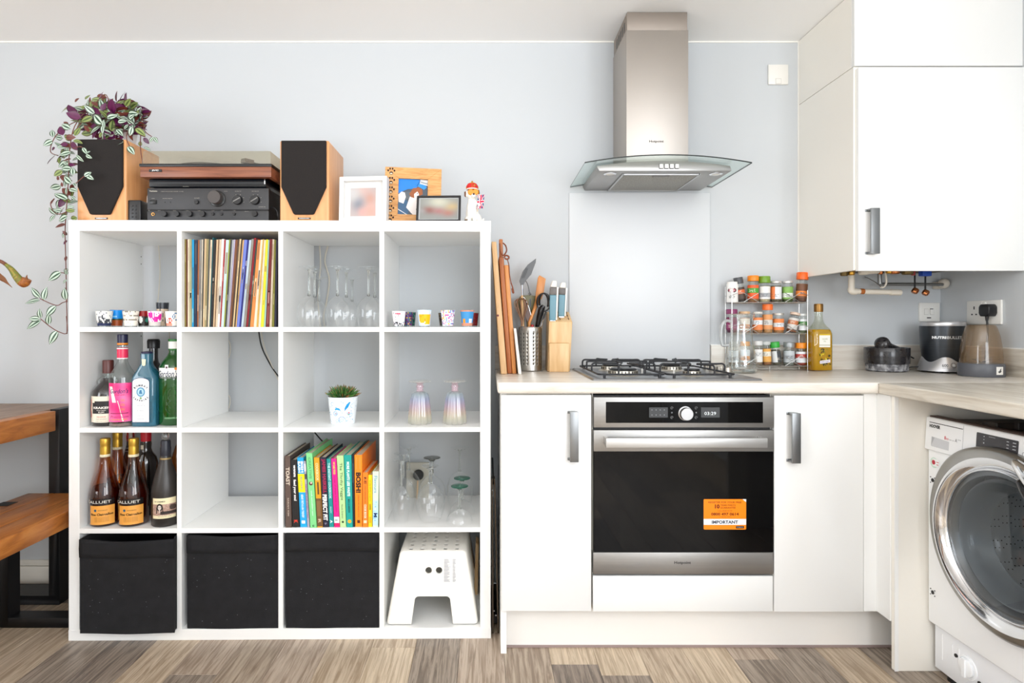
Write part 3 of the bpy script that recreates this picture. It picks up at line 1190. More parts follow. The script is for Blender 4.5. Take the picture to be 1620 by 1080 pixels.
SHOT_BASE = mat('glass_base', (226, 232, 232), 0.05, trans=0.8, ior=1.3)
shots = [  # column of centre, depth v, kind, height, radius top, shelf, label
    (165, 0.035, 'skyline', 0.056, 0.0275, 'grey skyline-print shot glass, leftmost on the top-left shelf'),
    (185, 0.085, 'beach', 0.060, 0.0225, 'shot glass with a blue sky and orange shore print'),
    (207, 0.040, 'news', 0.056, 0.0265, 'off-white newspaper-print shot glass between the blue one and the red and black one'),
    (227, 0.075, 'badge', 0.057, 0.021, 'black and dark red shot glass with two round badges'),
    (245, 0.035, 'magenta', 0.055, 0.0235, 'white shot glass with magenta blots'),
    (257, 0.11, 'blacktop', 0.088, 0.0215, 'tall black-topped glass standing behind the magenta shot glass'),
    (272.5, 0.040, 'tiles', 0.055, 0.0235, 'white shot glass with red and blue round motifs, rightmost on its shelf'),
    (631, 0.035, 'yes', 0.056, 0.0245, 'white shot glass with red capitals, leftmost on the top-right shelf'),
    (645, 0.085, 'purple', 0.053, 0.0200, 'purple and gold shot glass half hidden behind the red-lettered one'),
    (650, 0.14, 'green', 0.053, 0.0190, 'dark green shot glass at the back, behind the purple one'),
    (671.5, 0.035, 'map', 0.060, 0.0255, 'red-rimmed shot glass with a yellow map print'),
    (708.5, 0.035, 'floral', 0.059, 0.0255, 'white flower-print shot glass in the top-right compartment'),
    (703, 0.10, 'dark', 0.050, 0.0225, 'dark brown shot glass peeping out behind the flower-print one'),
    (739, 0.035, 'tower', 0.059, 0.0245, 'peach and blue shot glass with an orange tower print'),
    (748, 0.09, 'maroon', 0.050, 0.0215, 'plain maroon shot glass behind the peach and blue one'),
]
for a, v, kind, h, r, lab in shots:
    X, D = KP(a, v)
    root = thing('shot_glass', lab, 'glass', (X, D, shelf_z[3] + 0.0005), 0, 'souvenir shot glasses on the top shelves')
    n = 12
    prof = [(r * (0.76 + 0.24 * k / (n - 1)), 0.004 + (h - 0.004) * k / (n - 1)) for k in range(n)]
    m = MB().lathe(prof, (X, D, shelf_z[3] + 0.0005), 40, colf=pattern(kind), a0=-math.atan2(X, D))
    m.build('printed_wall', PRINTG, root, angle=60)
    b = MB().lathe([(0, 0), (r * 0.74, 0), (r * 0.745, 0.012), (0, 0.013)], (X, D, shelf_z[3] + 0.0005), 28)
    b.lathe([(r * 0.99, h - 0.0005), (r * 1.012, h), (r * 1.005, h + 0.0012), (r * 0.985, h + 0.0008)], (X, D, shelf_z[3] + 0.0005), 32)
    b.build('glass_base', SHOT_BASE, root)
    if kind == 'yes':
        t = MB().text('YES', wrap(X, D, shelf_z[3] + 0.047, r + 0.0008, 0.12), w=0.022, h=0.006, x=-0.004, bold=0.05, col='d8285a')
        t.build('lettering', PRINT, root, smooth=False)

# ------------------------------------------------------------------ on top of the unit: hi-fi
MAPLE = mat('cherry_veneer', (222, 160, 104), 0.32, ramp=[(0.3, (210, 146, 92)), (0.7, (228, 170, 116))], noise=5, scale=(10, 10, 0.7), detail=4)
GRILLE = mat('speaker_grille_cloth', (30, 24, 22), 0.9, noise=300, col2=(20, 16, 15))
BADGE = mat('badge_black', (16, 16, 18), 0.3)
SILV = mat('silver_print', (205, 205, 205), 0.35, 0.6)
zt_ = TOPZ + 0.0006


def speaker(pxl, pxr, lab, ytop):
    D = 2.10
    xl, xr = (pxl - VX) * D / F_PX, (pxr - VX) * D / F_PX
    h = kz(ytop, D) - zt_
    w = xr - xl
    cx = (xl + xr) / 2
    root = thing('speaker', lab, 'speaker', (cx, D + 0.1, zt_), 0, 'wooden bookshelf speakers on the shelving unit')
    MB().box(xl, xr, D, D + 0.215, zt_, zt_ + h).build('cabinet', MAPLE, root, bevel=0.006, bseg=3)
    hw = w / 2 - 0.008
    pts = [(-hw, h - 0.003), (-hw, h * 0.42), (-hw * 0.46, 0.027)] + [(-hw * 0.40, 0.024), (hw * 0.40, 0.024), (hw * 0.46, 0.027)] + [(hw, h * 0.42), (hw, h - 0.003)]
    MB().prism(pts, (cx, D - 0.010, zt_), X1, Z1, (0, 0.0098, 0)).build('grille', GRILLE, root, bevel=0.003, bseg=3)
    b = MB().box(cx - 0.0225, cx + 0.0225, D - 0.0022, D, zt_ + 0.0085, zt_ + 0.0145)
    b.build('badge', BADGE, root, bevel=0.0005, bseg=1)
    MB().text('MISSION', flat((cx, D - 0.0026, zt_ + 0.0115)), w=0.036, h=0.0036, bold=0.04).build('lettering', SILV, root, smooth=False)
    return root


speaker(121.5, 199.7, 'wooden bookshelf speaker with black grille under the trailing plant', 220)
speaker(442.5, 520.6, 'wooden bookshelf speaker with black grille between turntable and photo frames', 222)

# small black remote speaker box
X_, D_ = (213 - VX) * 2.11 / F_PX, 2.11
rb = thing('remote_control', 'small black box with buttons standing at the foot of the left speaker', 'remote control', (X_, D_, zt_))
MB().box(X_ - 0.0255, X_ + 0.021, D_, D_ + 0.05, zt_, zt_ + 0.079).build('body', BLACK, rb, bevel=0.004, bseg=3)
m = MB()
for i in range(2):
    for j in range(4):
        m.box(X_ - 0.011 + i * 0.012, X_ - 0.005 + i * 0.012, D_ - 0.0015, D_ + 0.001, zt_ + 0.016 + j * 0.013, zt_ + 0.022 + j * 0.013)
m.build('buttons', mat('dark_rubber', (45, 45, 47), 0.7), rb, bevel=0.0006, bseg=1)

# white router box behind the amplifier
xr0 = (227 - VX) * 2.16 / F_PX
wb = thing('router', 'white upright plastic box squeezed behind the left end of the amplifier', 'router', (xr0 + 0.02, 2.19, zt_))
MB().hexa([(xr0 - 0.004, 2.17, zt_), (xr0 + 0.045, 2.15, zt_), (xr0 + 0.045, 2.24, zt_), (xr0 - 0.004, 2.24, zt_),
           (xr0 + 0.006, 2.17, zt_ + 0.108), (xr0 + 0.045, 2.15, zt_ + 0.116), (xr0 + 0.045, 2.24, zt_ + 0.116), (xr0 + 0.006, 2.24, zt_ + 0.108)]).build('case', WP, wb, bevel=0.003)
WB_SLOT = MB()
for k in range(4):
    WB_SLOT.box(xr0 + 0.006, xr0 + 0.012, 2.155 + 0.0, 2.1625, zt_ + 0.02 + k * 0.02, zt_ + 0.024 + k * 0.02)

# amplifier
AMPM = mat('amp_black_metal', (56, 56, 58), 0.45, 0.2)
AD = 2.105
ax0, ax1 = (233 - VX) * AD / F_PX, (425 - VX) * AD / F_PX
az1 = kz(297.6, AD)
amp = thing('amplifier', 'black hi-fi amplifier with one large volume knob below the turntable', 'amplifier', ((ax0 + ax1) / 2, AD + 0.15, zt_))
MB().box(ax0 + 0.004, ax1 - 0.004, AD + 0.006, AD + 0.27, zt_ + 0.004, az1 - 0.002).build('case', BLACKM, amp, bevel=0.001, bseg=1)
zs = zt_ + (az1 - zt_) * 0.345
MB().box(ax0, ax1, AD, AD + 0.006, zs + 0.002, az1).build('upper_fascia', AMPM, amp, bevel=0.0012)
MB().box(ax0, ax1, AD, AD + 0.006, zt_ + 0.004, zs - 0.002).build('lower_fascia', AMPM, amp, bevel=0.0012)
ft = MB()
for xx in (ax0 + 0.04, ax1 - 0.04):
    for yy in (AD + 0.03, AD + 0.24):
        ft.cyl(0.014, zt_, zt_ + 0.0045, (xx, yy, 0), 16)
ft.build('feet', BLACK, amp)


def cpx(a, b):     # crop pixel of the enlarged hi-fi view to photograph pixel
    return 210 + a / 4.765, 200 + b / 4.765


def knob(root, a, b, D, r, dep, name='knob', m=BLACK, mark=None, seg=24):
    p = px(*cpx(a, b), D)
    k = MB()
    k.xf = Matrix.Translation(p) @ Matrix.Rotation(PI / 2, 4, 'X')
    k.lathe([(0, -0.001), (r, -0.001), (r, dep * 0.85), (r * 0.93, dep), (0, dep)], seg=seg)
    k.xf = None
    o = k.build(name, m, root)
    if mark is not None:
        c, s = math.cos(mark), math.sin(mark)
        MB().poly([(-r * .85 * c + r * .12 * s, -r * .85 * s - r * .12 * c), (r * .85 * c + r * .12 * s, r * .85 * s - r * .12 * c),
                   (r * .85 * c - r * .12 * s, r * .85 * s + r * .12 * c), (-r * .85 * c - r * .12 * s, -r * .85 * s + r * .12 * c)],
                  flat((p.x, p.y - dep - 0.0006, p.z))).build('pointer', mat('grey_pointer', (120, 118, 116), 0.5), o, smooth=False)
    return p


knob(amp, 640, 545, AD, 0.0285, 0.006, 'knob_collar', mat('knob_collar', (14, 14, 15), 0.25))
p = knob(amp, 632, 540, AD - 0.004, 0.0235, 0.022, 'volume_knob', mat('knob_grey', (70, 64, 62), 0.4))
knob(amp, 795, 556, AD, 0.0165, 0.014, 'selector_knob', mark=0.5)
knob(amp, 926, 556, AD, 0.0165, 0.014, 'selector_knob', mark=0.55)
knob(amp, 484, 570, AD, 0.0075, 0.007, 'push_button')
for a in (245, 340, 436, 533):
    knob(amp, a, 661, AD, 0.0098, 0.012, 'tone_knob')
knob(amp, 925, 660, AD, 0.0098, 0.012, 'balance_knob')
for a in (606, 670, 766):
    knob(amp, a, 660, AD, 0.0055, 0.006, 'push_button')
knob(amp, 154, 661, AD, 0.006, 0.002, 'headphone_socket', mat('brass_socket', (190, 140, 80), 0.3, 1.0))
knob(amp, 154, 661, AD - 0.0014, 0.0035, 0.001, 'socket_hole', BLACK)
pp = px(*cpx(155, 570), AD)
MB().box(pp.x - 0.011, pp.x + 0.011, AD - 0.004, AD, pp.z - 0.007, pp.z + 0.007).build('power_switch', BADGE, amp, bevel=0.001)
for a in (242, 284):
    knob(amp, a, 570, AD, 0.002, 0.001, 'indicator', BADGE)
t = MB()
GREYI = mat('fascia_ink', (176, 172, 160), 0.6)


def ft_(s, a, b, w, h, bold=0.0):
    q = px(*cpx(a, b), AD)
    t.text(s, flat((q.x, AD - 0.0005, q.z)), w=w, h=h, bold=bold)


ft_('Technics', 155, 487, 0.028, 0.0048, 0.04)
ft_('STEREO INTEGRATED AMPLIFIER  SU-V460', 297, 490, 0.08, 0.0022)
ft_('VOLUME', 700, 488, 0.012, 0.002)
ft_('REC SELECTOR', 795, 488, 0.022, 0.002)
ft_('INPUT SELECTOR', 924, 488, 0.024, 0.002)
ft_('OPERATION  PROTECTION', 262, 543, 0.035, 0.002)
ft_('POWER', 155, 543, 0.010, 0.002)
ft_('MUTING', 484, 540, 0.018, 0.002)
ft_('CLASS AA', 975, 606, 0.024, 0.0026)
for a in (200, 315, 410, 500, 606, 670, 766):
    ft_('BASS' if a < 350 else 'TONE', a, 634, 0.009, 0.0017)
ft_('BALANCE', 860, 640, 0.014, 0.0017)
for a in (795, 926):
    q = px(*cpx(a, 556), AD)
    for k in range(6):
        an = PI * (-0.1 + 1.2 * k / 5)
        t.box(q.x + 0.021 * math.cos(an) - 0.0016, q.x + 0.021 * math.cos(an) + 0.0016, AD - 0.0006, AD - 0.0001, q.z + 0.021 * math.sin(an) - 0.0005, q.z + 0.021 * math.sin(an) + 0.0005)
t.build('lettering', GREYI, amp, smooth=False)
# cable loop and clear bracket right of the amplifier
q = px(428, 338, 2.12)
tag(MB().tube(spline([px(424, 330, 2.13), px(432, 328, 2.125), px(438, 333, 2.12), px(440, 342, 2.12), px(441, 347, 2.13)], 5), 0.0022, 6).build('speaker_cable', WIRE), 'black speaker cable looping from the amplifier to the right speaker', 'cable')

# glossy black player between amplifier and turntable
pl0, pl1 = (240 - VX) * 2.13 / F_PX, (423 - VX) * 2.13 / F_PX
plz0 = az1
plz1 = kz(280.5, 2.10)
pl = thing('disc_player', 'slim glossy black player lying between amplifier and turntable', 'player', ((pl0 + pl1) / 2, 2.25, plz0))
prof = rrect(2.115, 2.38, plz0 + 0.005, plz1 - 0.001, 0.005, 3)
MB().prism(prof, (pl0, 0, 0), Y1, Z1, (pl1 - pl0, 0, 0)).build('case', mat('gloss_black', (18, 22, 28), 0.12), pl, smooth=True)
f_ = MB()
for xx in (pl0 + 0.03, pl1 - 0.03):
    for yy in (2.14, 2.34):
        f_.cyl(0.01, plz0, plz0 + 0.006, (xx, yy, 0), 12)
f_.build('feet', BLACK, pl)
q0 = px(418, 287, 2.114)
MB().box(q0.x, q0.x + 0.004, 2.1125, 2.116, q0.z - 0.010, q0.z + 0.010).build('end_cap', CHROME, pl, bevel=0.0005, bseg=1)
MB().text('HD DVD', flat((pl0 + 0.13, 2.1145, plz0 + 0.008)), w=0.02, h=0.0022).build('lettering', GREYI, pl, smooth=False)

# turntable
TD = 2.085
tx0, tx1 = (221.5 - VX) * TD / F_PX, (429 - VX) * TD / F_PX
tz0, tz1, tz2 = kz(280, TD), kz(263.6, TD), kz(258.8, TD)
tz3 = kz(239, TD + 0.01)
WAL = mat('walnut_veneer', (128, 74, 50), 0.35, ramp=[(0.3, (104, 56, 38)), (0.5, (132, 78, 54)), (0.75, (150, 92, 64))], noise=4, scale=(1.2, 10, 22), detail=6, dist=0.5)
tt = thing('turntable', 'turntable with walnut plinth and smoked clear dust cover on the hi-fi stack', 'turntable', ((tx0 + tx1) / 2, TD + 0.17, plz1))
TB = TD + 0.345
m = MB()
m.box(tx0, tx1, TD, TB, tz0, tz1)
m.build('plinth', WAL, tt, bevel=0.0015)
m = MB().box(tx0 + 0.025, tx1 - 0.012, TD + 0.02, TB - 0.02, plz1 - 0.0005, tz0)
m.build('base', BLACKM, tt, bevel=0.002)
MB().box(tx0 - 0.002, tx1 + 0.002, TD - 0.002, TB, tz1, tz2).build('deck', BLACK, tt, bevel=0.0012)
m = MB()
m.lathe([(0, 0.0), (0.145, 0.0), (0.148, 0.008), (0.143, 0.013), (0, 0.013)], ((tx0 + tx1) / 2 - 0.04, TD + 0.17, tz2), 48)
m.build('platter', mat('platter_rubber', (34, 33, 33), 0.6), tt)
arm = MB()
pv = Vector((tx1 - 0.055, TD + 0.27, tz2 + 0.032))
arm.cyl(0.016, tz2 - 0.0, tz2 + 0.03, (pv.x, pv.y, 0), 20)
arm.tube(spline([pv + Vector((0.0, 0.04, 0)), pv, pv + Vector((-0.012, -0.09, 0)), pv + Vector((-0.035, -0.16, -0.004)), pv + Vector((-0.05, -0.19, -0.006))], 5), 0.004, 8)
arm.cyl(0.011, tz2 + 0.02, tz2 + 0.045, (pv.x, pv.y + 0.045, 0), 16)
arm.hexa([(pv.x - 0.075, pv.y - 0.215, tz2 + 0.018), (pv.x - 0.052, pv.y - 0.225, tz2 + 0.018), (pv.x - 0.036, pv.y - 0.19, tz2 + 0.018), (pv.x - 0.058, pv.y - 0.18, tz2 + 0.018),
          (pv.x - 0.073, pv.y - 0.215, tz2 + 0.032), (pv.x - 0.054, pv.y - 0.225, tz2 + 0.032), (pv.x - 0.036, pv.y - 0.19, tz2 + 0.034), (pv.x - 0.056, pv.y - 0.18, tz2 + 0.034)])
arm.build('tonearm', mat('tonearm_metal', (120, 118, 114), 0.3, 1.0), tt)
COVER = thin_glass('smoked_cover', (248, 244, 232), edge=0.5, base=0.06, rough=0.03, body=0.07, body_col=(232, 224, 206))
cx0, cx1 = tx0 + 0.004, tx1 - 0.002
m = MB()
cb = TD + 0.335
m.add([(cx0, TD + 0.002, tz2), (cx1, TD + 0.002, tz2), (cx1, cb, tz2), (cx0, cb, tz2),
       (cx0 + 0.003, TD + 0.006, tz3), (cx1 - 0.003, TD + 0.006, tz3), (cx1 - 0.003, cb - 0.004, tz3), (cx0 + 0.003, cb - 0.004, tz3)],
      [(4, 5, 6, 7), (0, 1, 5, 4), (1, 2, 6, 5), (2, 3, 7, 6), (3, 0, 4, 7)])
m.build('dust_cover', COVER, tt, bevel=0.003)
q0, q1 = px(236, 0, TD).x, px(256.2, 0, TD).x
zc = kz(269.9, TD)
MB().box(q0, q1, TD - 0.002, TD, zc - 0.0047, zc + 0.0047).build('badge', BADGE, tt, bevel=0.0006, bseg=1)
MB().text('JVC', flat(((q0 + q1) / 2, TD - 0.0025, zc)), w=0.024, h=0.0056, bold=0.05).build('lettering', mat('badge_silver', (228, 228, 228), 0.3), tt, smooth=False)

# ------------------------------------------------------------------ photo frames
def blur_photo(blobs, bg):
    def f(u, v):
        c = [float(a) for a in bg]
        for (bu, bv, br, bc, k) in blobs:
            w = math.exp(-(((u - bu) ** 2 + (v - bv) ** 2) / (br * br))) * k
            c = [a * (1 - w) + b * w for a, b in zip(c, bc)]
        return '%02x%02x%02x' % tuple(max(0, min(255, int(a))) for a in c)
    return f


GLAZE = thin_glass('frame_glazing', (252, 252, 252), edge=0.35, base=0.03)


def frame_ring(m, w, h, b, d, bx=None, z0=0.0):
    """mitred frame w x h, border b, depth d, in local x (across), z (up), front at y=0"""
    bx = bx or b
    o = [(-w / 2, 0), (w / 2, 0), (w / 2, h), (-w / 2, h)]
    i = [(-w / 2 + bx, b), (w / 2 - bx, b), (w / 2 - bx, h - b), (-w / 2 + bx, h - b)]
    return o, i


def build_frame(root, w, h, b, d, m, bx=None, names=True):
    o, i = frame_ring(None, w, h, b, d, bx)
    for k in range(4):
        j = (k + 1) % 4
        mb = MB().prism([o[k], o[j], i[j], i[k]], (0, 0, 0), X1, Z1, (0, d, 0))
        mb.build('frame_rail', m, root, world=False, bevel=0.0008, bseg=1, smooth=False)
    return i


# white box frame, turned a little
fw = thing('photo_frame', 'deep white square photo frame with a pale mount, next to the right speaker', 'photo frame', ((573.3 - VX) * 2.105 / F_PX, 2.105, zt_), rot=(math.radians(-3), 0, math.radians(-5)))
WFR = mat('white_frame_paint', (226, 225, 223), 0.4)
i4 = build_frame(fw, 0.172, 0.164, 0.0155, 0.035, WFR)
MB().box(-0.08, 0.08, 0.018, 0.022, 0.01, 0.155).build('mount', mat('mount_board', (222, 221, 219), 0.7), fw, world=False, smooth=False)
ph = MB().grid(28, 30, 0.092, 0.102, flat((-0.004, 0.0174, 0.076)), blur_photo(
    [(0.5, 0.9, 0.25, (196, 164, 156), .8), (0.78, 0.62, 0.22, (186, 140, 124), .8), (0.3, 0.45, 0.25, (96, 108, 124), .7), (0.8, 0.15, 0.3, (222, 150, 130), .6),
     (0.45, 0.15, 0.16, (214, 150, 140), .5), (0.1, 0.8, 0.3, (190, 190, 190), .8)], (178, 164, 162)))
ph.build('photograph', PRINTG, fw, world=False, smooth=False)
m = MB()

# wooden paw-print frame
PINE = mat('pine_frame', (206, 150, 88), 0.45, ramp=[(0.3, (184, 122, 62)), (0.5, (210, 154, 92)), (0.75, (224, 174, 114))], noise=5, scale=(3, 3, 22), detail=6, dist=1.0)
pf = thing('photo_frame', 'wooden photo frame with paw print cut-outs and a dog photograph', 'photo frame', ((652 - VX) * 2.185 / F_PX, 2.185, zt_), rot=(math.radians(-6), math.radians(1.2), math.radians(5)))
build_frame(pf, 0.208, 0.220, 0.042, 0.016, PINE, bx=0.050)
paw = MB()
DARKH = mat('paw_recess', (52, 26, 20), 0.8)
for k in range(6):
    zc = 0.205 - k * 0.0355
    mf = flat((-0.0815, -0.0006, zc))
    paw.disc(0, -0.009, 0.0068, mf, r2=0.0062)
    for dx, dz in ((-0.0115, 0.001), (-0.0045, 0.008), (0.0045, 0.008), (0.0115, 0.001)):
        paw.disc(dx, dz, 0.0033, mf, r2=0.0042, seg=10)
for a in range(len(paw.v)):
    pass
paw.build('paw_cutout', DARKH, pf, world=False, smooth=False)
shine = MB()
for k in range(6):
    zc = 0.205 - k * 0.0355
    shine.disc(0, -0.0105, 0.0048, flat((-0.0815, -0.0009, zc)), r2=0.0026)
shine.build('paw_shine', mat('paw_light', (240, 220, 190), 0.6), pf, world=False, smooth=False)  # pale highlight painted low in each paw cut-out
MB().box(-0.06, 0.06, 0.008, 0.011, 0.04, 0.18).build('backing', mat('backing_card', (90, 70, 50), 0.8), pf, world=False, smooth=False)
d = MB()
mf = flat((0.0, 0.0072, 0.11))


def lift(k):
    return flat((0.0, 0.0072 - 0.0003 * k, 0.11))


d.poly([(-.056, -.070), (.056, -.070), (.056, .070), (-.056, .070)], lift(0), '46525e')
d.poly([(-.056, .012), (-.02, .03), (.012, .034), (.03, .07), (-.056, .07)], lift(1), '1680dc')
d.poly([(.012, .045), (.04, .03), (.05, .038), (.036, .07), (.026, .07)], lift(1), '2a8ce0')
d.poly([(.024, .052), (.056, .044), (.056, .066), (.026, .068)], lift(2), 'c9cdd0')
d.poly([(.028, .057), (.056, .050), (.056, .053), (.028, .060)], lift(3), '7a8288')
d.poly([(-.056, -.070), (-.02, -.070), (-.006, -.03), (-.03, -.005), (-.056, .005)], lift(1), '2e5a80')
d.poly([(-.056, .0), (-.03, -.012), (.0, .0), (-.01, .02), (-.04, .02)], lift(2), '59626a')
d.poly([(-.052, -.02), (-.034, -.026), (-.026, .0), (-.03, .016), (-.042, .02), (-.054, .008)], lift(3), 'e6e2e2')
d.poly([(-.024, -.04), (-.006, -.06), (.004, -.07), (.02, -.07), (.012, -.045), (.03, -.03), (.03, .005), (.008, .015), (-.012, .0)], lift(4), 'efe9e6')
d.poly([(-.014, .012), (.0, .034), (.022, .038), (.034, .03), (.036, .012), (.022, .004), (.006, -.004), (-.008, .0)], lift(5), '9a5428')
d.poly([(.004, .012), (.016, .022), (.022, .012), (.016, -.012), (.006, -.012)], lift(6), 'f6efec')
d.poly([(.012, .0), (.03, .004), (.034, -.008), (.022, -.022), (.010, -.016)], lift(7), 'e8ddd6')
d.disc(.0285, -.006, .0042, lift(8), '2c1c18')
d.disc(.016, .014, .002, lift(8), '241612')
d.poly([(-.056, -.048), (-.018, -.070), (-.014, -.070), (-.056, -.045)], lift(6), 'e8ecf0')
d.build('photograph', PRINTG, pf, world=False, smooth=False)
fo = MB().box(0.0, 0.03, 0.014, 0.017, 0.0, 0.17)
st_ = fo.build('back_strut', mat('backing_card', (90, 70, 50), 0.8), pf, world=False)

# small black frame leaning back
bf = thing('photo_frame', 'small black landscape photo frame leaning beside the dog figurine', 'photo frame', ((693 - VX) * 2.10 / F_PX, 2.10, zt_ + 0.001), rot=(math.radians(-14), 0, math.radians(-2)))
BFR = mat('black_frame', (28, 27, 29), 0.35)
build_frame(bf, 0.158, 0.100, 0.0075, 0.012, BFR)
MB().box(-0.075, 0.075, 0.004, 0.007, 0.005, 0.095).build('backing', mat('grey_card', (170, 172, 172), 0.7), bf, world=False, smooth=False)
ph = MB().grid(36, 22, 0.134, 0.078, flat((0.001, 0.0036, 0.05)), blur_photo(
    [(0.25, 0.45, 0.17, (134, 84, 78), .9), (0.5, 0.40, 0.16, (160, 104, 106), .85), (0.75, 0.3, 0.16, (164, 104, 96), .8), (0.85, 0.6, 0.2, (186, 156, 110), .8), (0.5, 0.85, 0.3, (198, 196, 176), .8),
     (0.05, 0.4, 0.12, (150, 150, 152), .6)], (136, 138, 134)))
ph.build('photograph', PRINTG, bf, world=False, smooth=False)
MB().box(-0.012, 0.012, 0.012, 0.014, 0.03, 0.075).build('back_strut', BFR, bf, world=False)

# ------------------------------------------------------------------ dog figurine
def blob_mesh(name, shapes, colf, m, parent, voxel=0.0012, smooth=3):
    b = MB()
    for s in shapes:
        if s[0] == 'e':
            _, c, r = s[:3]
            b.xf = Matrix.Translation(c) @ (s[3] if len(s) > 3 else Matrix.Identity(4)) @ Matrix.Diagonal((r[0], r[1], r[2], 1))
            b.ball((0, 0, 0), 1.0, 16, 10)
        else:
            b.xf = None
            _, pts, radii = s
            b.tube(pts, 0, 10, radii=radii)
            b.ball(pts[0], radii[0], 10, 6)
            b.ball(pts[-1], radii[-1], 10, 6)
    b.xf = None
    me = bpy.data.meshes.new(name)
    me.from_pydata([tuple(v) for v in b.v], [], b.f)
    me = modified(me, [('REMESH', dict(mode='VOXEL', voxel_size=voxel)), ('SMOOTH', dict(factor=0.5, iterations=smooth))])
    me.materials.clear()
    me.materials.append(m)
    ca = me.color_attributes.new('ink', 'FLOAT_COLOR', 'CORNER')
    data = []
    for p in me.polygons:
        data.extend(rgb(colf(p.center)) * p.loop_total)
        p.use_smooth = True
    ca.data.foreach_set('color', data)
    me.name = name
    o = bpy.data.objects.new(name, me)
    C.objects.link(o)
    o.parent = parent
    return o


dg = thing('dog_figurine', 'white sitting terrier figurine with orange sunglasses, red crown and a union flag', 'figurine', ((750 - VX) * 2.12 / F_PX, 2.12, zt_), rz=math.radians(0))
V = Vector
k = 0.148 / 66.0     # metres per photograph pixel of height


def dp(a, b, y=0.0):    # enlarged crop pixel (13.5x) to local metres
    return V(((720 + a / 13.5 - 750) * 0.002255, y, (349 - (275 + b / 13.5)) * 0.002255))


shapes = [
    ('e', dp(365, 800, 0.012), (0.024, 0.028, 0.030)),
    ('t', [dp(370, 820, 0.016), dp(365, 650, 0.006), dp(360, 520, 0.002)], [0.024, 0.020, 0.014]),
    ('e', dp(365, 420, -0.002), (0.0195, 0.019, 0.017)),
    ('t', [dp(385, 440, -0.012), dp(400, 455, -0.026)], [0.010, 0.0075]),
    ('t', [dp(310, 700, -0.004), dp(310, 850, -0.012), dp(305, 980, -0.016)], [0.009, 0.0065, 0.0065]),
    ('t', [dp(410, 700, -0.004), dp(415, 850, -0.012), dp(420, 980, -0.016)], [0.009, 0.0065, 0.0065]),
    ('e', dp(300, 995, -0.022), (0.008, 0.011, 0.0045)), ('e', dp(425, 995, -0.022), (0.008, 0.011, 0.0045)),
    ('e', dp(265, 930, 0.012), (0.012, 0.022, 0.014)), ('e', dp(480, 900, 0.012), (0.014, 0.022, 0.018)),
    ('e', dp(525, 985, -0.006), (0.008, 0.014, 0.0055)),
    ('t', [dp(540, 960, 0.02), dp(590, 950, 0.016), dp(605, 915, 0.012)], [0.0055, 0.0050, 0.004]),
    ('t', [dp(300, 345, 0.0), dp(225, 370, -0.002), dp(225, 430, -0.004)], [0.006, 0.007, 0.005]),
    ('t', [dp(440, 350, 0.0), dp(500, 330, -0.002), dp(505, 380, -0.004)], [0.005, 0.006, 0.004]),
    ('t', [dp(440, 560, 0.0), dp(490, 620, -0.012), dp(520, 640, -0.016)], [0.008, 0.006, 0.006]),
]


def dogcol(c):
    if c.z > 0.088 and abs(c.x - dp(365, 0).x) > 0.0215:
        return '6a4026'
    if c.z < 0.012 and c.x < dp(270, 0).x:
        return '8c7a68'
    return 'f1eee6'


blob_mesh('body', shapes, dogcol, print_mat('figurine_glaze', 0.3), dg, voxel=0.0014)
cr = MB()
hc = dp(365, 300, 0.0)
cr.lathe([(0.0195, 0), (0.0205, 0.002), (0.0195, 0.004)], hc, 24)
cr.build('crown_band', mat('ermine', (238, 232, 222), 0.7), dg, world=False)
cr = MB()
cr.lathe([(0.019, 0.003), (0.0215, 0.012), (0.016, 0.021), (0.004, 0.023), (0, 0.021)], hc, 20)
cr.build('crown', mat('red_velvet', (206, 26, 28), 0.6), dg, world=False)
cr = MB()
for a in (0, PI / 2):
    pts = [hc + V((math.cos(a) * 0.0215 * math.cos(t_), math.sin(a) * 0.0215 * math.cos(t_), 0.004 + 0.022 * math.sin(t_))) for t_ in [PI * q / 10 for q in range(11)]]
    cr.tube(pts, 0.0016, 6)
cr.ball(hc + V((0, 0, 0.029)), 0.0035, 10, 8)
cr.ball(hc + V((0.008, -0.016, 0.012)), 0.005, 10, 8)
cr.build('crown_gold', mat('gold_paint', (190, 140, 60), 0.35, 0.8), dg, world=False)
g = MB()
for a in (340, 440):
    g.xf = Matrix.Translation(dp(a, 375, -0.020)) @ Matrix.Rotation(PI / 2, 4, 'X')
    g.lathe([(0, 0), (0.0105, 0), (0.011, 0.002), (0.009, 0.0035), (0, 0.0038)], seg=18)
g.xf = None
g.tube([dp(330, 360, -0.021), dp(450, 360, -0.021)], 0.0013, 6)
g.build('sunglasses', mat('orange_lens', (240, 138, 10), 0.2), dg, world=False)
MB().ball(dp(402, 430, -0.034), 0.0036, 10, 8).build('nose', BADGE, dg, world=False)
# union flag
fx, fz = dp(545, 575).x, dp(545, 575).z
fo_, fu, fv = V((fx, -0.018, fz)), V((0.985, 0, 0.09)), V((0.09, 0, 0.985))


def flg(l):
    return lambda x, y: fo_ + fu * x + fv * y + V((0.0015 * 0, -0.0003 * l + 0.001 * math.sin(x * 300), 0))


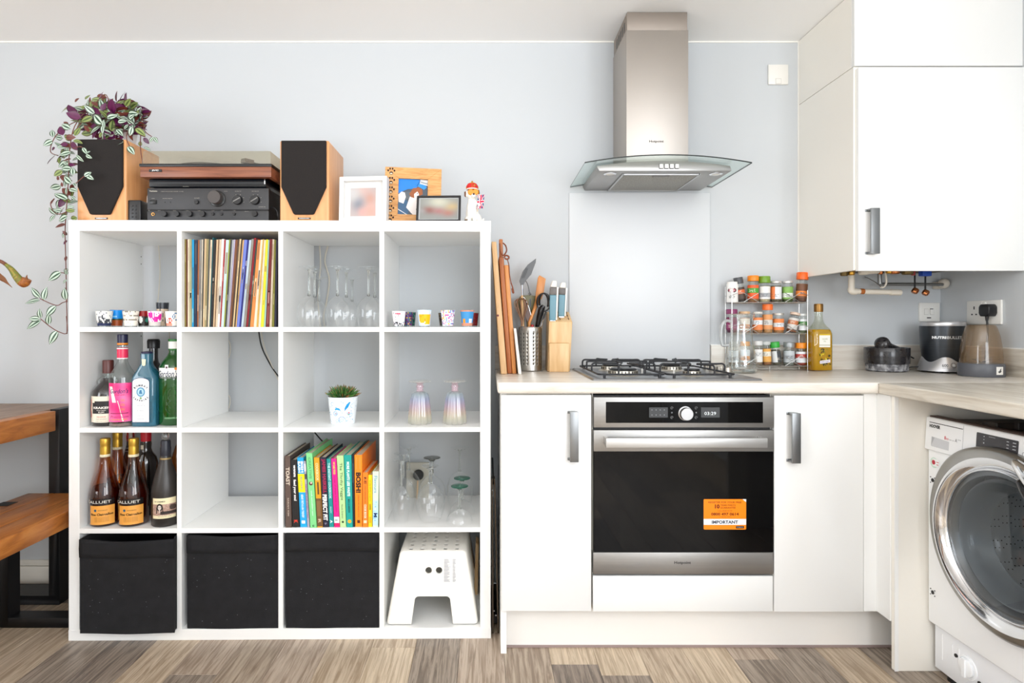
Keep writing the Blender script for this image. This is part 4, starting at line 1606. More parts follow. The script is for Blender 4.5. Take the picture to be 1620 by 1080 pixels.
W_, H_ = 0.0118, 0.0245
fl_ = MB()
fl_.poly([(-W_, -H_), (W_, -H_), (W_, H_), (-W_, H_)], flg(0), '1c3a6e')
for s in (1, -1):
    for off, w2, col, l in ((0, 0.0042, 'f4f2f2', 1), (0, 0.0016, 'e02048', 2)):
        fl_.poly([(-W_ * s, -H_), (-W_ * s + s * w2, -H_), (W_ * s, H_ - w2), (W_ * s, H_), (W_ * s - s * w2, H_), (-W_ * s, -H_ + w2)], flg(l), col)
fl_.poly([(-.0045, -H_), (.0045, -H_), (.0045, H_), (-.0045, H_)], flg(3), 'f4f2f2')
fl_.poly([(-W_, -.006), (W_, -.006), (W_, .006), (-W_, .006)], flg(3.5), 'f4f2f2')
fl_.poly([(-.0028, -H_), (.0028, -H_), (.0028, H_), (-.0028, H_)], flg(4), 'e02048')
fl_.poly([(-W_, -.0035), (W_, -.0035), (W_, .0035), (-W_, .0035)], flg(4.5), 'e02048')
fo2 = fl_.build('flag', print_mat('flag_cloth', 0.8), dg, world=False, smooth=False)
MB().rod((fx - W_ * 0.9, -0.0165, fz - 0.034), (fx - W_ * 0.9 + 0.005, -0.0165, fz + 0.028), 0.0008, 6).build('flag_stick', PALEW, dg, world=False)

# ------------------------------------------------------------------ trailing plant
def leaf_mesh(name, m, curl=0.15):
    n = 8
    vs, fs, uv = [], [], []
    for i in range(n + 1):
        t = i / n
        w = 0.29 * math.sin(PI * t ** 0.8) ** 0.85 if 0 < t < 1 else 0.0
        z = -curl * t * t
        vs += [(-w, t, z + 0.16 * w), (0, t, z), (w, t, z + 0.16 * w)]
        uv += [(0, t), (0.5, t), (1, t)]
    for i in range(n):
        a = i * 3
        fs += [(a, a + 1, a + 4, a + 3), (a + 1, a + 2, a + 5, a + 4)]
    me = bpy.data.meshes.new(name)
    me.from_pydata(vs, [], fs)
    l = me.uv_layers.new(name='UVMap')
    for p in me.polygons:
        p.use_smooth = True
        for li, vi in zip(p.loop_indices, p.vertices):
            l.data[li].uv = uv[vi]
    me.materials.append(m)
    return me


def leaf_mat(name, stops, under, rough=0.35):
    m = mat(name, 'ffffff', rough)
    nt = m.node_tree
    N, L = nt.nodes, nt.links
    uvn = N.new('ShaderNodeUVMap')
    sp = N.new('ShaderNodeSeparateXYZ')
    L.new(uvn.outputs[0], sp.inputs[0])
    s1 = N.new('ShaderNodeMath'); s1.operation = 'SUBTRACT'; s1.inputs[1].default_value = 0.5
    L.new(sp.outputs[0], s1.inputs[0])
    s2 = N.new('ShaderNodeMath'); s2.operation = 'ABSOLUTE'
    L.new(s1.outputs[0], s2.inputs[0])
    s3 = N.new('ShaderNodeMath'); s3.operation = 'MULTIPLY'; s3.inputs[1].default_value = 2.0
    L.new(s2.outputs[0], s3.inputs[0])
    rp = N.new('ShaderNodeValToRGB')
    rp.color_ramp.elements[0].position, rp.color_ramp.elements[0].color = stops[0][0], rgb(stops[0][1])
    rp.color_ramp.elements[1].position, rp.color_ramp.elements[1].color = stops[-1][0], rgb(stops[-1][1])
    for p_, c_ in stops[1:-1]:
        rp.color_ramp.elements.new(p_).color = rgb(c_)
    L.new(s3.outputs[0], rp.inputs[0])
    ge = N.new('ShaderNodeNewGeometry')
    mx = N.new('ShaderNodeMix'); mx.data_type = 'RGBA'
    L.new(ge.outputs['Backfacing'], mx.inputs['Factor'])
    L.new(rp.outputs[0], mx.inputs['A'])
    mx.inputs['B'].default_value = rgb(under)
    L.new(mx.outputs['Result'], N['Principled BSDF'].inputs['Base Color'])
    return m


STR = [(0.0, (34, 66, 44)), (0.16, (44, 84, 56)), (0.26, (188, 206, 190)), (0.62, (200, 214, 200)), (0.72, (58, 92, 62)), (1.0, (52, 60, 48))]
OLV = [(0.0, (70, 92, 44)), (0.2, (92, 112, 56)), (0.35, (150, 164, 100)), (0.6, (140, 156, 92)), (0.8, (84, 98, 52)), (1.0, (96, 48, 58))]
LM_S = leaf_mesh('leaf', leaf_mat('leaf_striped', STR, (104, 40, 84)))
LM_O = leaf_mesh('leaf', leaf_mat('leaf_olive', OLV, (120, 40, 80)))
LM_P = leaf_mesh('leaf', leaf_mat('leaf_purple', [(0.0, (84, 24, 66)), (0.5, (98, 28, 78)), (1.0, (66, 18, 48))], (80, 26, 60)))
LM_R = leaf_mesh('leaf', leaf_mat('leaf_russet', [(0.0, (92, 40, 34)), (0.5, (118, 58, 44)), (1.0, (80, 30, 34))], (98, 34, 50)))

pot_c = px(188, 215, 2.215)
plant = thing('trailing_plant', 'trailing plant with silver-striped green and purple leaves in a white pot on the left speaker', 'plant', (pot_c.x, 2.215, zt_ + 0.296), 0)
sp_top = kz(220, 2.10)
POT = mat('white_pot', (240, 240, 240), 0.3)
MB().lathe([(0, 0), (0.052, 0), (0.066, 0.10), (0.069, 0.104), (0.062, 0.104), (0.06, 0.092), (0, 0.088)], (pot_c.x, 2.215, sp_top + 0.001), 36).build('pot', POT, plant)
MB().lathe([(0, 0.0), (0.058, 0.0), (0.03, 0.012), (0, 0.016)], (pot_c.x, 2.215, sp_top + 0.088), 20).build('soil', mat('potting_soil', (54, 40, 30), 0.95), plant)
proot = plant.location.copy()
EYE = V((0, 0, CAM_H))


def add_leaf(b, t, me, roll=0.0, face=None):
    """a leaf from base b to tip t"""
    d_ = t - b
    L_ = d_.length
    y = d_.normalized()
    n = face if face is not None else V((rnd.uniform(-0.5, 0.5), -1, rnd.uniform(0.0, 0.7)))
    z = (n - y * n.dot(y))
    if z.length < 1e-3:
        z = y.orthogonal()
    z.normalize()
    x = y.cross(z)
    M_ = Matrix((x, y, z)).transposed().to_4x4()
    M_ = Matrix.Translation(b - proot) @ M_ @ Matrix.Rotation(roll, 4, 'Y') @ Matrix.Diagonal((L_ * rnd.uniform(0.85, 1.1), L_, L_, 1))
    o = bpy.data.objects.new('leaf', me)
    o.matrix_local = M_
    o.parent = plant
    o.matrix_local = M_
    C.objects.link(o)


def q4(a, b):
    return 60 + a / 5.145, 140 + b / 5.145


def q3(a, b):
    return a / 6.75, 390 + b / 6.75


KIND = {'s': LM_S, 'o': LM_O, 'p': LM_P, 'r': LM_R}
exp = [  # base, tip in the enlarged view, kind, distance
    (125, 425, 35, 460, 's', 2.12), (150, 540, 60, 605, 's', 2.10), (122, 395, 112, 330, 's', 2.14), (205, 380, 170, 300, 'p', 2.12), (265, 330, 180, 285, 's', 2.12),
    (270, 520, 165, 535, 's', 2.09), (352, 240, 218, 192, 'p', 2.12), (265, 150, 175, 185, 'o', 2.16), (205, 405, 125, 390, 's', 2.14), (272, 655, 180, 642, 's', 2.08),
    (285, 705, 282, 635, 's', 2.07), (272, 772, 198, 708, 's', 2.07), (238, 905, 128, 840, 's', 2.07), (160, 1030, 88, 962, 's', 2.10), (140, 1030, 90, 1078, 's', 2.10),
    (240, 1040, 155, 1075, 's', 2.06), (312, 540, 368, 598, 's', 2.07), (365, 480, 395, 530, 's', 2.07), (395, 525, 425, 508, 's', 2.07), (390, 540, 432, 565, 's', 2.07),
    (375, 712, 430, 680, 's', 2.06), (395, 705, 448, 738, 's', 2.06), (735, 470, 780, 530, 's', 2.09), (695, 437, 622, 448, 's', 2.09), (860, 478, 922, 500, 's', 2.11),
    (945, 395, 903, 435, 's', 2.12), (948, 395, 972, 440, 's', 2.12), (795, 322, 872, 380, 'o', 2.12), (768, 312, 745, 385, 's', 2.12), (845, 240, 898, 202, 'p', 2.18),
    (625, 155, 692, 90, 'o', 2.18), (615, 175, 540, 200, 'o', 2.15), (665, 235, 600, 180, 'o', 2.14), (650, 270, 715, 260, 's', 2.12), (520, 290, 440, 205, 's', 2.10),
    (540, 325, 528, 250, 's', 2.10), (530, 300, 520, 365, 's', 2.09), (300, 225, 250, 120, 'p', 2.15), (245, 735, 165, 720, 'r', 2.10), (440, 110, 510, 160, 'o', 2.17),
    (385, 90, 420, 45, 'o', 2.2), (300, 110, 330, 75, 'r', 2.18), (480, 60, 560, 70, 'r', 2.2), (545, 390, 650, 385, 'p', 2.16), (270, 440, 320, 500, 'p', 2.10),
    (600, 250, 560, 230, 's', 2.12), (640, 330, 690, 380, 's', 2.11), (700, 330, 730, 290, 's', 2.13), (860, 330, 882, 290, 'r', 2.17), (860, 400, 905, 450, 'p', 2.16),
    (560, 240, 640, 215, 's', 2.12), (290, 420, 360, 440, 'o', 2.08), (300, 385, 340, 310, 'o', 2.11), (420, 350, 370, 300, 'r', 2.12), (500, 400, 520, 350, 'o', 2.11),
    (250, 290, 205, 270, 'r', 2.14), (140, 480, 105, 500, 'p', 2.14), (180, 560, 165, 608, 'o', 2.12), (245, 620, 205, 600, 's', 2.09), (310, 790, 285, 765, 's', 2.07),
    (255, 820, 315, 830, 's', 2.07), (230, 880, 215, 920, 'o', 2.09), (305, 905, 265, 870, 's', 2.08), (300, 1000, 220, 985, 'o', 2.08), (235, 960, 300, 960, 's', 2.08),
    (110, 940, 130, 895, 'r', 2.11), (175, 740, 145, 715, 'r', 2.11), (200, 800, 190, 760, 'r', 2.1), (320, 1050, 260, 1060, 'o', 2.07), (830, 470, 835, 425, 'o', 2.14),
]
for a, b, c_, e_, kk, D in exp:
    P0, P1 = px(*q4(a, b), D), px(*q4(c_, e_), D + rnd.uniform(-0.015, 0.01))
    add_leaf(P0, P1, KIND[kk], roll=rnd.uniform(-0.5, 0.5))
low = [(655, 275, 500, 355), (430, 545, 320, 440), (425, 575, 255, 590), (465, 572, 485, 430), (700, 570, 680, 440), (600, 635, 475, 740), (515, 830, 520, 720), (435, 765, 410, 665),
       (425, 772, 300, 765), (440, 785, 268, 870), (620, 900, 508, 1040), (712, 350, 672, 390), (712, 300, 700, 250)]
for a, b, c_, e_ in low:
    add_leaf(px(*q3(a, b), 2.14), px(*q3(c_, e_), 2.13), LM_S, roll=rnd.uniform(-0.4, 0.4))
# leaves close to the side of the unit on the long hanging stem
for a, b, c_, e_, kk in ((104, 355, 86, 358, 'r'), (104, 366, 98, 376, 's'), (106, 380, 100, 386, 'p'), (105, 405, 103, 413, 'r'), (106, 372, 99, 365, 'r'), (106, 424, 102, 432, 's')):
    add_leaf(px(a, b, 2.16), px(c_, e_, 2.15), KIND[kk], roll=rnd.uniform(-0.5, 0.5))
# the crown: leaves all over the mound
for _ in range(190):
    a = rnd.uniform(0, 2 * PI)
    rr = math.sqrt(rnd.random())
    cx_, cz_ = 178 + 46 * rr * math.cos(a), 188 + 33 * rr * math.sin(a)
    D = 2.13 + 0.12 * rnd.random()
    if cz_ > 214 and D < 2.16 and rnd.random() < 0.7:
        cz_ -= 22
    P0 = px(cx_, cz_, D)
    ang = math.atan2(-(cz_ - 200), (cx_ - 180)) + rnd.uniform(-1.2, 1.2)
    L_ = rnd.uniform(0.03, 0.052)
    P1 = P0 + V((math.cos(ang), rnd.uniform(-0.7, 0.3), math.sin(ang) * 0.8 - 0.15)).normalized() * L_
    if P1.z < sp_top + 0.01 and P0.y > 2.085:
        P1.z = sp_top + 0.012
    add_leaf(P0, P1, rnd.choice([LM_S, LM_S, LM_O, LM_O, LM_P, LM_P, LM_R, LM_R]), roll=rnd.uniform(-1.2, 1.2))
for _ in range(70):
    P0 = px(190 + rnd.uniform(-34, 30), 196 + rnd.uniform(-22, 16), 2.135 + 0.02 * rnd.random())
    ang = rnd.uniform(0, 2 * PI)
    P1 = P0 + V((math.cos(ang), rnd.uniform(-0.4, 0.1), math.sin(ang) * 0.6)).normalized() * rnd.uniform(0.03, 0.045)
    P1.z = max(P1.z, sp_top + 0.008)
    P0.z = max(P0.z, sp_top + 0.008)
    add_leaf(P0, P1, rnd.choice([LM_S, LM_S, LM_O, LM_P, LM_P, LM_R]), roll=rnd.uniform(-1.2, 1.2))
for _ in range(48):   # strand thickening down the left side of the speaker
    t_ = rnd.random()
    cx_, cy_ = 110 - 4 * t_ + rnd.uniform(-11, 7), 212 + 132 * t_
    D = 2.09 + 0.06 * rnd.random()
    P0 = px(cx_, cy_, D)
    ang = rnd.uniform(PI * 0.7, PI * 1.6) if rnd.random() < 0.75 else rnd.uniform(-0.6, 0.6)
    P1 = P0 + V((math.cos(ang), rnd.uniform(-0.4, 0.1), math.sin(ang))).normalized() * rnd.uniform(0.026, 0.042)
    add_leaf(P0, P1, rnd.choice([LM_S, LM_S, LM_O, LM_P, LM_R]), roll=rnd.uniform(-0.8, 0.8))
STEMM = mat('plant_stem', (112, 66, 58), 0.6)
rim = V((pot_c.x, 2.215, sp_top + 0.105))
stems = [
    [rim + V((-0.05, -0.03, 0)), px(140, 175, 2.15), px(118, 200, 2.12), px(110, 240, 2.10), px(108, 290, 2.09), px(104, 345, 2.09), px(103, 370, 2.14), px(104, 410, 2.15), px(105, 455, 2.15), px(106, 478, 2.15)],
    [rim + V((-0.05, 0, 0)), px(128, 190, 2.15), px(98, 205, 2.13), px(84, 222, 2.12), px(80, 240, 2.12), px(92, 246, 2.11)],
    [rim + V((0.0, -0.04, 0)), px(168, 150, 2.17), px(150, 165, 2.16), px(128, 195, 2.13), px(112, 215, 2.11)],
    [rim + V((0.05, 0, 0)), px(195, 160, 2.2), px(212, 165, 2.18), px(223, 178, 2.18), px(228, 205, 2.14), px(240, 216, 2.12)],
    [rim + V((0.04, -0.03, 0)), px(203, 168, 2.2), px(208, 190, 2.16), px(200, 215, 2.11), px(205, 232, 2.09)],
    [rim + V((0.05, 0.02, 0)), px(224, 180, 2.2), px(222, 230, 2.13), px(226, 262, 2.12), px(225, 280, 2.13)],
    [px(104, 455, 2.15), px(106, 474, 2.14), px(98, 479, 2.14), px(91, 483, 2.14), px(80, 480, 2.14), px(63, 472, 2.14)],
    [px(105, 500, 2.15), px(106, 526, 2.14), px(94, 525, 2.14), px(80, 517, 2.14), px(64, 504, 2.14)],
    [px(105, 470, 2.15), px(106, 500, 2.15), px(106, 528, 2.145)],
    [px(120, 290, 2.07), px(128, 283, 2.065), px(134, 278, 2.06)],
    [px(112, 330, 2.09), px(98, 338, 2.09), px(86, 336, 2.1), px(80, 322, 2.1), px(86, 314, 2.11)],
    [px(115, 235, 2.08), px(128, 232, 2.075), px(136, 240, 2.07)],
    [px(106, 432, 2.15), px(102, 432, 2.14), px(97, 431, 2.14)],
]
for s in stems:
    MB().tube(spline(s, 5), 0.0016, 6).build('stem', STEMM, plant, angle=80)

# ------------------------------------------------------------------ far-left pitcher plant on the table
PITM = print_mat('pitcher_skin', 0.5)


def pcol(a, b, c):
    return lambda p: c
pp_ = thing('pitcher_plant', 'brown and green curling pitcher of a plant reaching in from the left edge', 'plant', (-2.12, 2.2, 0.7665))
POTT = mat('terracotta', (168, 96, 62), 0.8)
MB().lathe([(0, 0), (0.06, 0), (0.08, 0.13), (0.085, 0.14), (0.075, 0.14), (0.072, 0.12), (0, 0.118)], (-2.12, 2.2, 0.7665), 28).build('pot', POTT, pp_)
D = 2.2
pts = spline([px(9, 418, D), px(18, 426, D), px(26, 437, D), px(34, 446, D), px(39, 447, D), px(42.5, 441, D)], 6)
n = len(pts)
rad = [0.006 + 0.011 * math.sin(PI * 0.5 * min(1, i / n * 1.25)) for i in range(n)]
m = MB().tube(pts, 0, 12, radii=rad, flatten=0.8)
nf = len(m.f)
for i in range(nf):
    t_ = (i // 12) / n
    m.c[i] = rnd.choice(['6f7a2e', '80702e', '9a8a34']) if t_ < 0.55 else rnd.choice(['9a5a20', 'a8641e', '8a4a1c'])
m.build('pitcher', PITM, pp_, angle=80)
MB().tube([px(42.5, 444, D), px(42, 438, D), px(43, 434.5, D)], 0.004, 8, radii=[0.006, 0.003, 0.0008]).build('pitcher_lid', mat('pitcher_brown', (128, 76, 36), 0.6), pp_)
m = MB().tube(spline([(-2.12, 2.2, 0.9), (-2.08, 2.2, 1.2), (-1.93, 2.2, 1.36), px(-6, 411, D), px(9, 418, D)], 6), 0, 8, radii=[0.004 + 0.003 * i / 24 for i in range(25)])
m.build('stem', mat('pitcher_stem', (120, 74, 52), 0.6), pp_, angle=80)
m = MB().tube(spline([(-2.12, 2.2, 0.88), (-2.03, 2.2, 1.2), (-1.9, 2.2, 1.33), px(0, 438, D), px(11, 447, D), px(19.5, 455, D)], 6), 0, 8, radii=[0.005, 0.006, 0.007, 0.008, 0.009, 0.010, 0.011, 0.0115, 0.012, 0.012, 0.012, 0.012, 0.012, 0.012, 0.012, 0.012, 0.012, 0.0115, 0.011, 0.010, 0.009, 0.0075, 0.0065, 0.0055, 0.0045, 0.0035, 0.0025, 0.002, 0.0015, 0.001, 0.0006], flatten=0.3)
m.build('leaf', mat('dry_leaf', (122, 74, 36), 0.6), pp_, angle=80)

# ------------------------------------------------------------------ table and bench
OAKT = mat('table_timber_top', (150, 118, 92), 0.4, ramp=[(0.25, (104, 78, 58)), (0.45, (138, 108, 84)), (0.7, (168, 138, 112))], noise=4, scale=(14, 1.2, 8), detail=7, dist=1.2)
OAKS = mat('bench_timber', (190, 118, 52), 0.38, ramp=[(0.25, (140, 78, 30)), (0.5, (186, 114, 50)), (0.75, (208, 140, 72))], noise=4, scale=(12, 1.4, 8), detail=7, dist=1.2)
TABX = -1.657
tb = thing('dining_table', 'chunky timber dining table with black steel legs at the left edge', 'table', (-2.1, 1.6, 0))
for k in range(3):
    xa = TABX - 0.9 + k * 0.3
    MB().box(xa + 0.0007, xa + 0.2993 - (0.0 if k < 2 else 0.05), 0.95, 2.495, 0.689, 0.7655).build('tabletop_plank', OAKT, tb, bevel=0.003)
MB().box(TABX - 0.0495, TABX, 0.95, 2.285, 0.689, 0.7655).build('edge_plank', OAKS, tb, bevel=0.003)
for y0 in (2.325, 1.08):
    l = MB()
    for xx in (-1.7145, -2.5):
        l.box(xx, xx + 0.0415, y0, y0 + 0.105, 0.036, 0.765 if xx > -2 else 0.688)
    l.box(-2.5, -1.673, y0, y0 + 0.105, 0, 0.036)
    l.build('leg_frame', BLACKM, tb, bevel=0.001, bseg=1)
bn = thing('bench', 'polished orange timber bench on black steel legs tucked beside the table', 'bench', (-1.63, 1.6, 0))
BX0, BX1 = -1.79, -1.476
for k in range(3):
    w_ = (BX1 - BX0) / 3
    MB().box(BX0 + k * w_ + 0.0006, BX0 + (k + 1) * w_ - 0.0006, 0.95, 2.318, 0.381, 0.44).build('seat_plank', OAKS, bn, bevel=0.003)
for y0 in (2.150, 1.15):
    l = MB()
    l.box(-1.79, -1.733, y0, y0 + 0.057, 0, 0.3805)
    l.box(-1.5140, -1.478, y0, y0 + 0.057, 0, 0.3805)
    l.box(-1.733, -1.5140, y0, y0 + 0.057, 0, 0.036)
    l.build('leg_frame', BLACKM, bn, bevel=0.001, bseg=1)
    MB().box(-1.789, -1.735, y0, y0 + 0.05, 0.4402, 0.4412).build('leg_plate', BLACKM, bn, smooth=False)

# ------------------------------------------------------------------ bottles
AMBER = thin_glass('brandy_glass', (228, 172, 108), edge=0.8, base=0.06)
AMBERD = thin_glass('brandy_liquid', (196, 84, 26), edge=0.3, base=0.02, body=0.35, body_col=(84, 30, 8))
GOLDF = mat('gold_foil', (196, 156, 62), 0.35, 0.8)
CLEARB = thin_glass('bottle_glass', (246, 249, 248), edge=0.8, base=0.07)
GREENB = mat('green_bottle_glass', (34, 128, 44), 0.04, trans=0.75, ior=1.35, coat=1.0)
BLUEB = mat('blue_bottle_glass', (52, 134, 164), 0.05, trans=0.6, ior=1.35, coat=1.0)
DARKB = mat('dark_bottle_glass', (20, 18, 17), 0.08, coat=1.0)
MATTB = mat('satin_dark_bottle', (44, 40, 37), 0.38)
RUM = mat('dark_rum', (26, 20, 20), 0.07, coat=0.8)
zb2, zb3 = shelf_z[2] + 0.0005, shelf_z[1] + 0.0005


def bot(label, pxc, v, z0, group, name='bottle'):
    X, D = KP(pxc, v)
    return thing(name, label, 'bottle', (X, D, z0), 0, group), X, D


def hz(y, D, z0):
    return kz(y, D) - z0


GB, GR = 'spirit bottles in the second-row left compartment', 'bottles in the third-row left compartment'
# kraken rum
r_, X, D = bot('dark rum bottle with small neck loops and a cream label, leftmost of its row', 171, 0.075, zb2, GB)
R0 = 0.050
prof = [(0, 0), (R0 - 0.004, 0), (R0, 0.005), (R0, 0.105), (R0 - 0.003, 0.122), (R0 - 0.014, 0.138), (0.026, 0.15), (0.018, 0.158), (0.0155, 0.166)]
MB().lathe(prof, (X, D, zb2), 40).build('body', RUM, r_, angle=60)
MB().lathe([(0.0155, 0.166), (0.0145, 0.182), (0.0155, 0.186)], (X, D, zb2), 28).build('neck', CLEARB, r_, angle=60)
MB().lathe([(0, 0.184), (0.0175, 0.184), (0.0178, 0.228), (0.016, 0.231), (0, 0.231)], (X, D, zb2), 28).build('cap', mat('brown_cap', (84, 40, 36), 0.4), r_)
for s in (-1, 1):
    MB().tube([(X + s * (0.016 + 0.017 * math.sin(PI * q / 8)), D, zb2 + 0.172 - 0.034 * q / 8) for q in range(9)], 0.0035, 8).build('loop_handle', mat('clear_glass_solid', (235, 240, 240), 0.03, trans=0.9, ior=1.45), r_)
w = wrap(X, D, zb2 + 0.06, R0 + 0.0006, 0.15)
MB().grid(26, 4, 0.105, 0.092, w, lambda u, v: 'e9dfcd').build('label', PRINT, r_, angle=60)
w2 = wrap(X, D, zb2 + 0.064, R0 + 0.0011, 0.15)
m = MB().grid(16, 4, 0.072, 0.038, w2, lambda u, v: '1a1818')
m.grid(8, 1, 0.05, 0.006, wrap(X, D, zb2 + 0.086, R0 + 0.0011, 0.15), lambda u, v: '1a1818')
m.build('label_panel', PRINT, r_, angle=60)
w3 = wrap(X, D, zb2 + 0.06, R0 + 0.0016, 0.15)
m = MB()
m.text('KRAKEN', w3, w=0.058, h=0.0078, y=0.006, col='f4efe6', bold=0.03)
m.text('BLACK SPICED', w3, w=0.03, h=0.003, y=-0.003, col='f4efe6')
m.text('RUM', w3, w=0.018, h=0.006, y=-0.010, col='f4efe6')
m.text('RELEASE', w3, w=0.03, h=0.0045, y=-0.026, col='b03a30')
m.text('THE KRAKEN', w3, w=0.036, h=0.003, y=-0.034, col='5a4a40')
m.text('IMPORTED', w3, w=0.04, h=0.0025, y=-0.0415, col='6a5a50')
m.tube([w3(-0.048 + 0.004 * math.sin(q * 1.2), -0.03 + q * 0.008) for q in range(9)], 0.0007, 5, col='b03a30')
m.build('lettering', PRINT, r_, smooth=False)

# pink gin
r_, X, D = bot('clear gin bottle with a bright pink lightning-bolt label and navy cap', 194, 0.055, zb2, GB)
h = 0.324
R0 = 0.0432
MB().lathe([(0, 0), (R0 - 0.004, 0), (R0, 0.006), (R0, 0.168), (R0 - 0.003, 0.182), (R0 - 0.014, 0.2), (0.022, 0.214), (0.0165, 0.228), (0.0145, 0.245), (0.0145, 0.285)], (X, D, zb2), 40).build('body', CLEARB, r_, angle=60)
MB().lathe([(0, 0.001), (R0 - 0.006, 0.001), (R0 - 0.003, 0.006), (R0 - 0.003, 0.012), (0, 0.013)], (X, D, zb2), 30).build('glass_base', mat('rosy_glass_base', (196, 168, 160), 0.08, trans=0.6), r_)
MB().lathe([(0.0150, 0.236), (0.0175, 0.237), (0.0178, 0.276), (0.0150, 0.277)], (X, D, zb2), 30, colf=lambda u, i: 'e03058').build('neck_label', PRINTG, r_, angle=50)
m = MB()
for z_ in (0.2385, 0.2735):
    m = MB()
    m.lathe([(0.0180, z_ - 0.0018), (0.0183, z_), (0.0180, z_ + 0.0018)], (X, D, zb2), 30)
    m.build('neck_band', mat('white_band', (240, 238, 236), 0.4), r_)
MB().lathe([(0, 0.284), (0.0165, 0.284), (0.017, 0.322), (0.0155, h), (0, h)], (X, D, zb2), 30).build('cap', mat('navy_cap', (30, 32, 66), 0.3), r_)
MB().lathe([(0.0172, 0.2865), (0.0174, 0.292), (0.0172, 0.2935)], (X, D, zb2), 30).build('cap_band', mat('orange_band', (222, 134, 30), 0.4), r_)
w = wrap(X, D, zb2 + 0.086, R0 + 0.0006, 0.27)
pr = random.Random(4)


def pinkc(u, v):
    q = 0.5 + 0.5 * math.sin(u * 5 + v * 7) * math.cos(v * 4 - u * 3)
    a, b = (238, 40, 116), (246, 120, 176)
    return '%02x%02x%02x' % tuple(int(p_ + (s_ - p_) * q) for p_, s_ in zip(a, b))


MB().grid(22, 22, 0.082, 0.136, w, pinkc).build('label', PRINTG, r_, angle=60)
w = wrap(X, D, zb2 + 0.086, R0 + 0.0013, 0.27)
m = MB()
m.poly([(-.034, .056), (-.022, .056), (-.008, .0), (-.022, .0)], w, 'e9e4dc')
m.poly([(-.024, .006), (-.002, .006), (.016, -.066), (.012, -.066)], w, 'e9e4dc')
m.text("Gordon's", w, w=0.060, h=0.0165, y=0.040, shear=0.3, bold=0.01, col='33286a')
m.text('PINK', w, w=0.036, h=0.005, y=0.0265, col='c01a5c', x=0.004)
for q in range(3):
    m.text('GIN', w, w=0.013, h=0.009, x=0.012, y=0.008 - q * 0.016, rot=-0.2, col='ff8a3c')
m.grid(10, 1, 0.060, 0.002, wrap(X, D, zb2 + 0.086 - 0.038, R0 + 0.0013, 0.27), lambda u, v: '3a1530')
m.text('Premium', w, w=0.06, h=0.008, y=-0.050, shear=0.3, col='a01a60')
m.text('DISTILLED', w, w=0.054, h=0.004, y=-0.060, col='ff9a3c', bold=0.03)
m.build('lettering', PRINTG, r_, smooth=False)

# bombay style square blue bottle
r_, X, D = bot('square blue gin bottle with a white arched label', 232.5, 0.055, zb2, GB)
hw, hd = 0.0435, 0.030
DF = D - hd
m = MB()
ring = lambda w_, d_, z_: [(X - w_, D - d_, z_), (X + w_, D - d_, z_), (X + w_, D + d_, z_), (X - w_, D + d_, z_)]
levels = [(hw, hd, 0), (hw, hd, 0.168), (hw * 0.9, hd * 0.92, 0.178), (0.019, 0.018, 0.214), (0.0165, 0.0165, 0.222), (0.0175, 0.0175, 0.256)]
vs, fs = [], []
for (a, b, z_) in levels:
    ch = min(a, b) * 0.3
    vs += [(X - a + ch, D - b, zb2 + z_), (X + a - ch, D - b, zb2 + z_), (X + a, D - b + ch, zb2 + z_), (X + a, D + b - ch, zb2 + z_),
           (X + a - ch, D + b, zb2 + z_), (X - a + ch, D + b, zb2 + z_), (X - a, D + b - ch, zb2 + z_), (X - a, D - b + ch, zb2 + z_)]
for l_ in range(len(levels) - 1):
    for q in range(8):
        q2 = (q + 1) % 8
        fs.append((l_ * 8 + q, l_ * 8 + q2, l_ * 8 + 8 + q2, l_ * 8 + 8 + q))
fs.append(tuple(range(8))[::-1])
fs.append(tuple(range((len(levels) - 1) * 8, len(levels) * 8)))
m.add(vs, fs)
m.build('body', BLUEB, r_, bevel=0.003, bseg=2)
MB().lathe([(0, 0.256), (0.018, 0.256), (0.0185, 0.262), (0, 0.264)], (X, D, zb2), 24).build('cap', mat('navy_cap', (30, 32, 66), 0.3), r_)
f = flat((X - 0.004, DF - 0.0008, zb2))
lab = [(-.0305, .014), (.0305, .014), (.0305, .158)] + arc(0, .158, .0305, 0, PI, 10, ry=0.014) + [(-.0305, .158)]
m = MB().poly(lab, f, '2a3a5c')
f2 = flat((X - 0.004, DF - 0.0011, zb2))
m.poly([(a * 0.95, 0.016 + (b - 0.014) * 0.975) for a, b in lab], f2, 'eef0f4')
m.build('label', PRINTG, r_, smooth=False)
f3 = flat((X - 0.004, DF - 0.0014, zb2))
m = MB()


def arctext(s, cy, R, span, h, up):
    n_ = len(s)
    for i_, ch_ in enumerate(s):
        a = (i_ / (n_ - 1) - 0.5) * span
        if up:
            x_, y_, ro = R * math.sin(a), cy + R * math.cos(a), -a
        else:
            x_, y_, ro = R * math.sin(a), cy - R * math.cos(a), a
        m.text(ch_, f3, h=h, x=x_, y=y_, rot=ro, bold=0.04, col='1d2230')


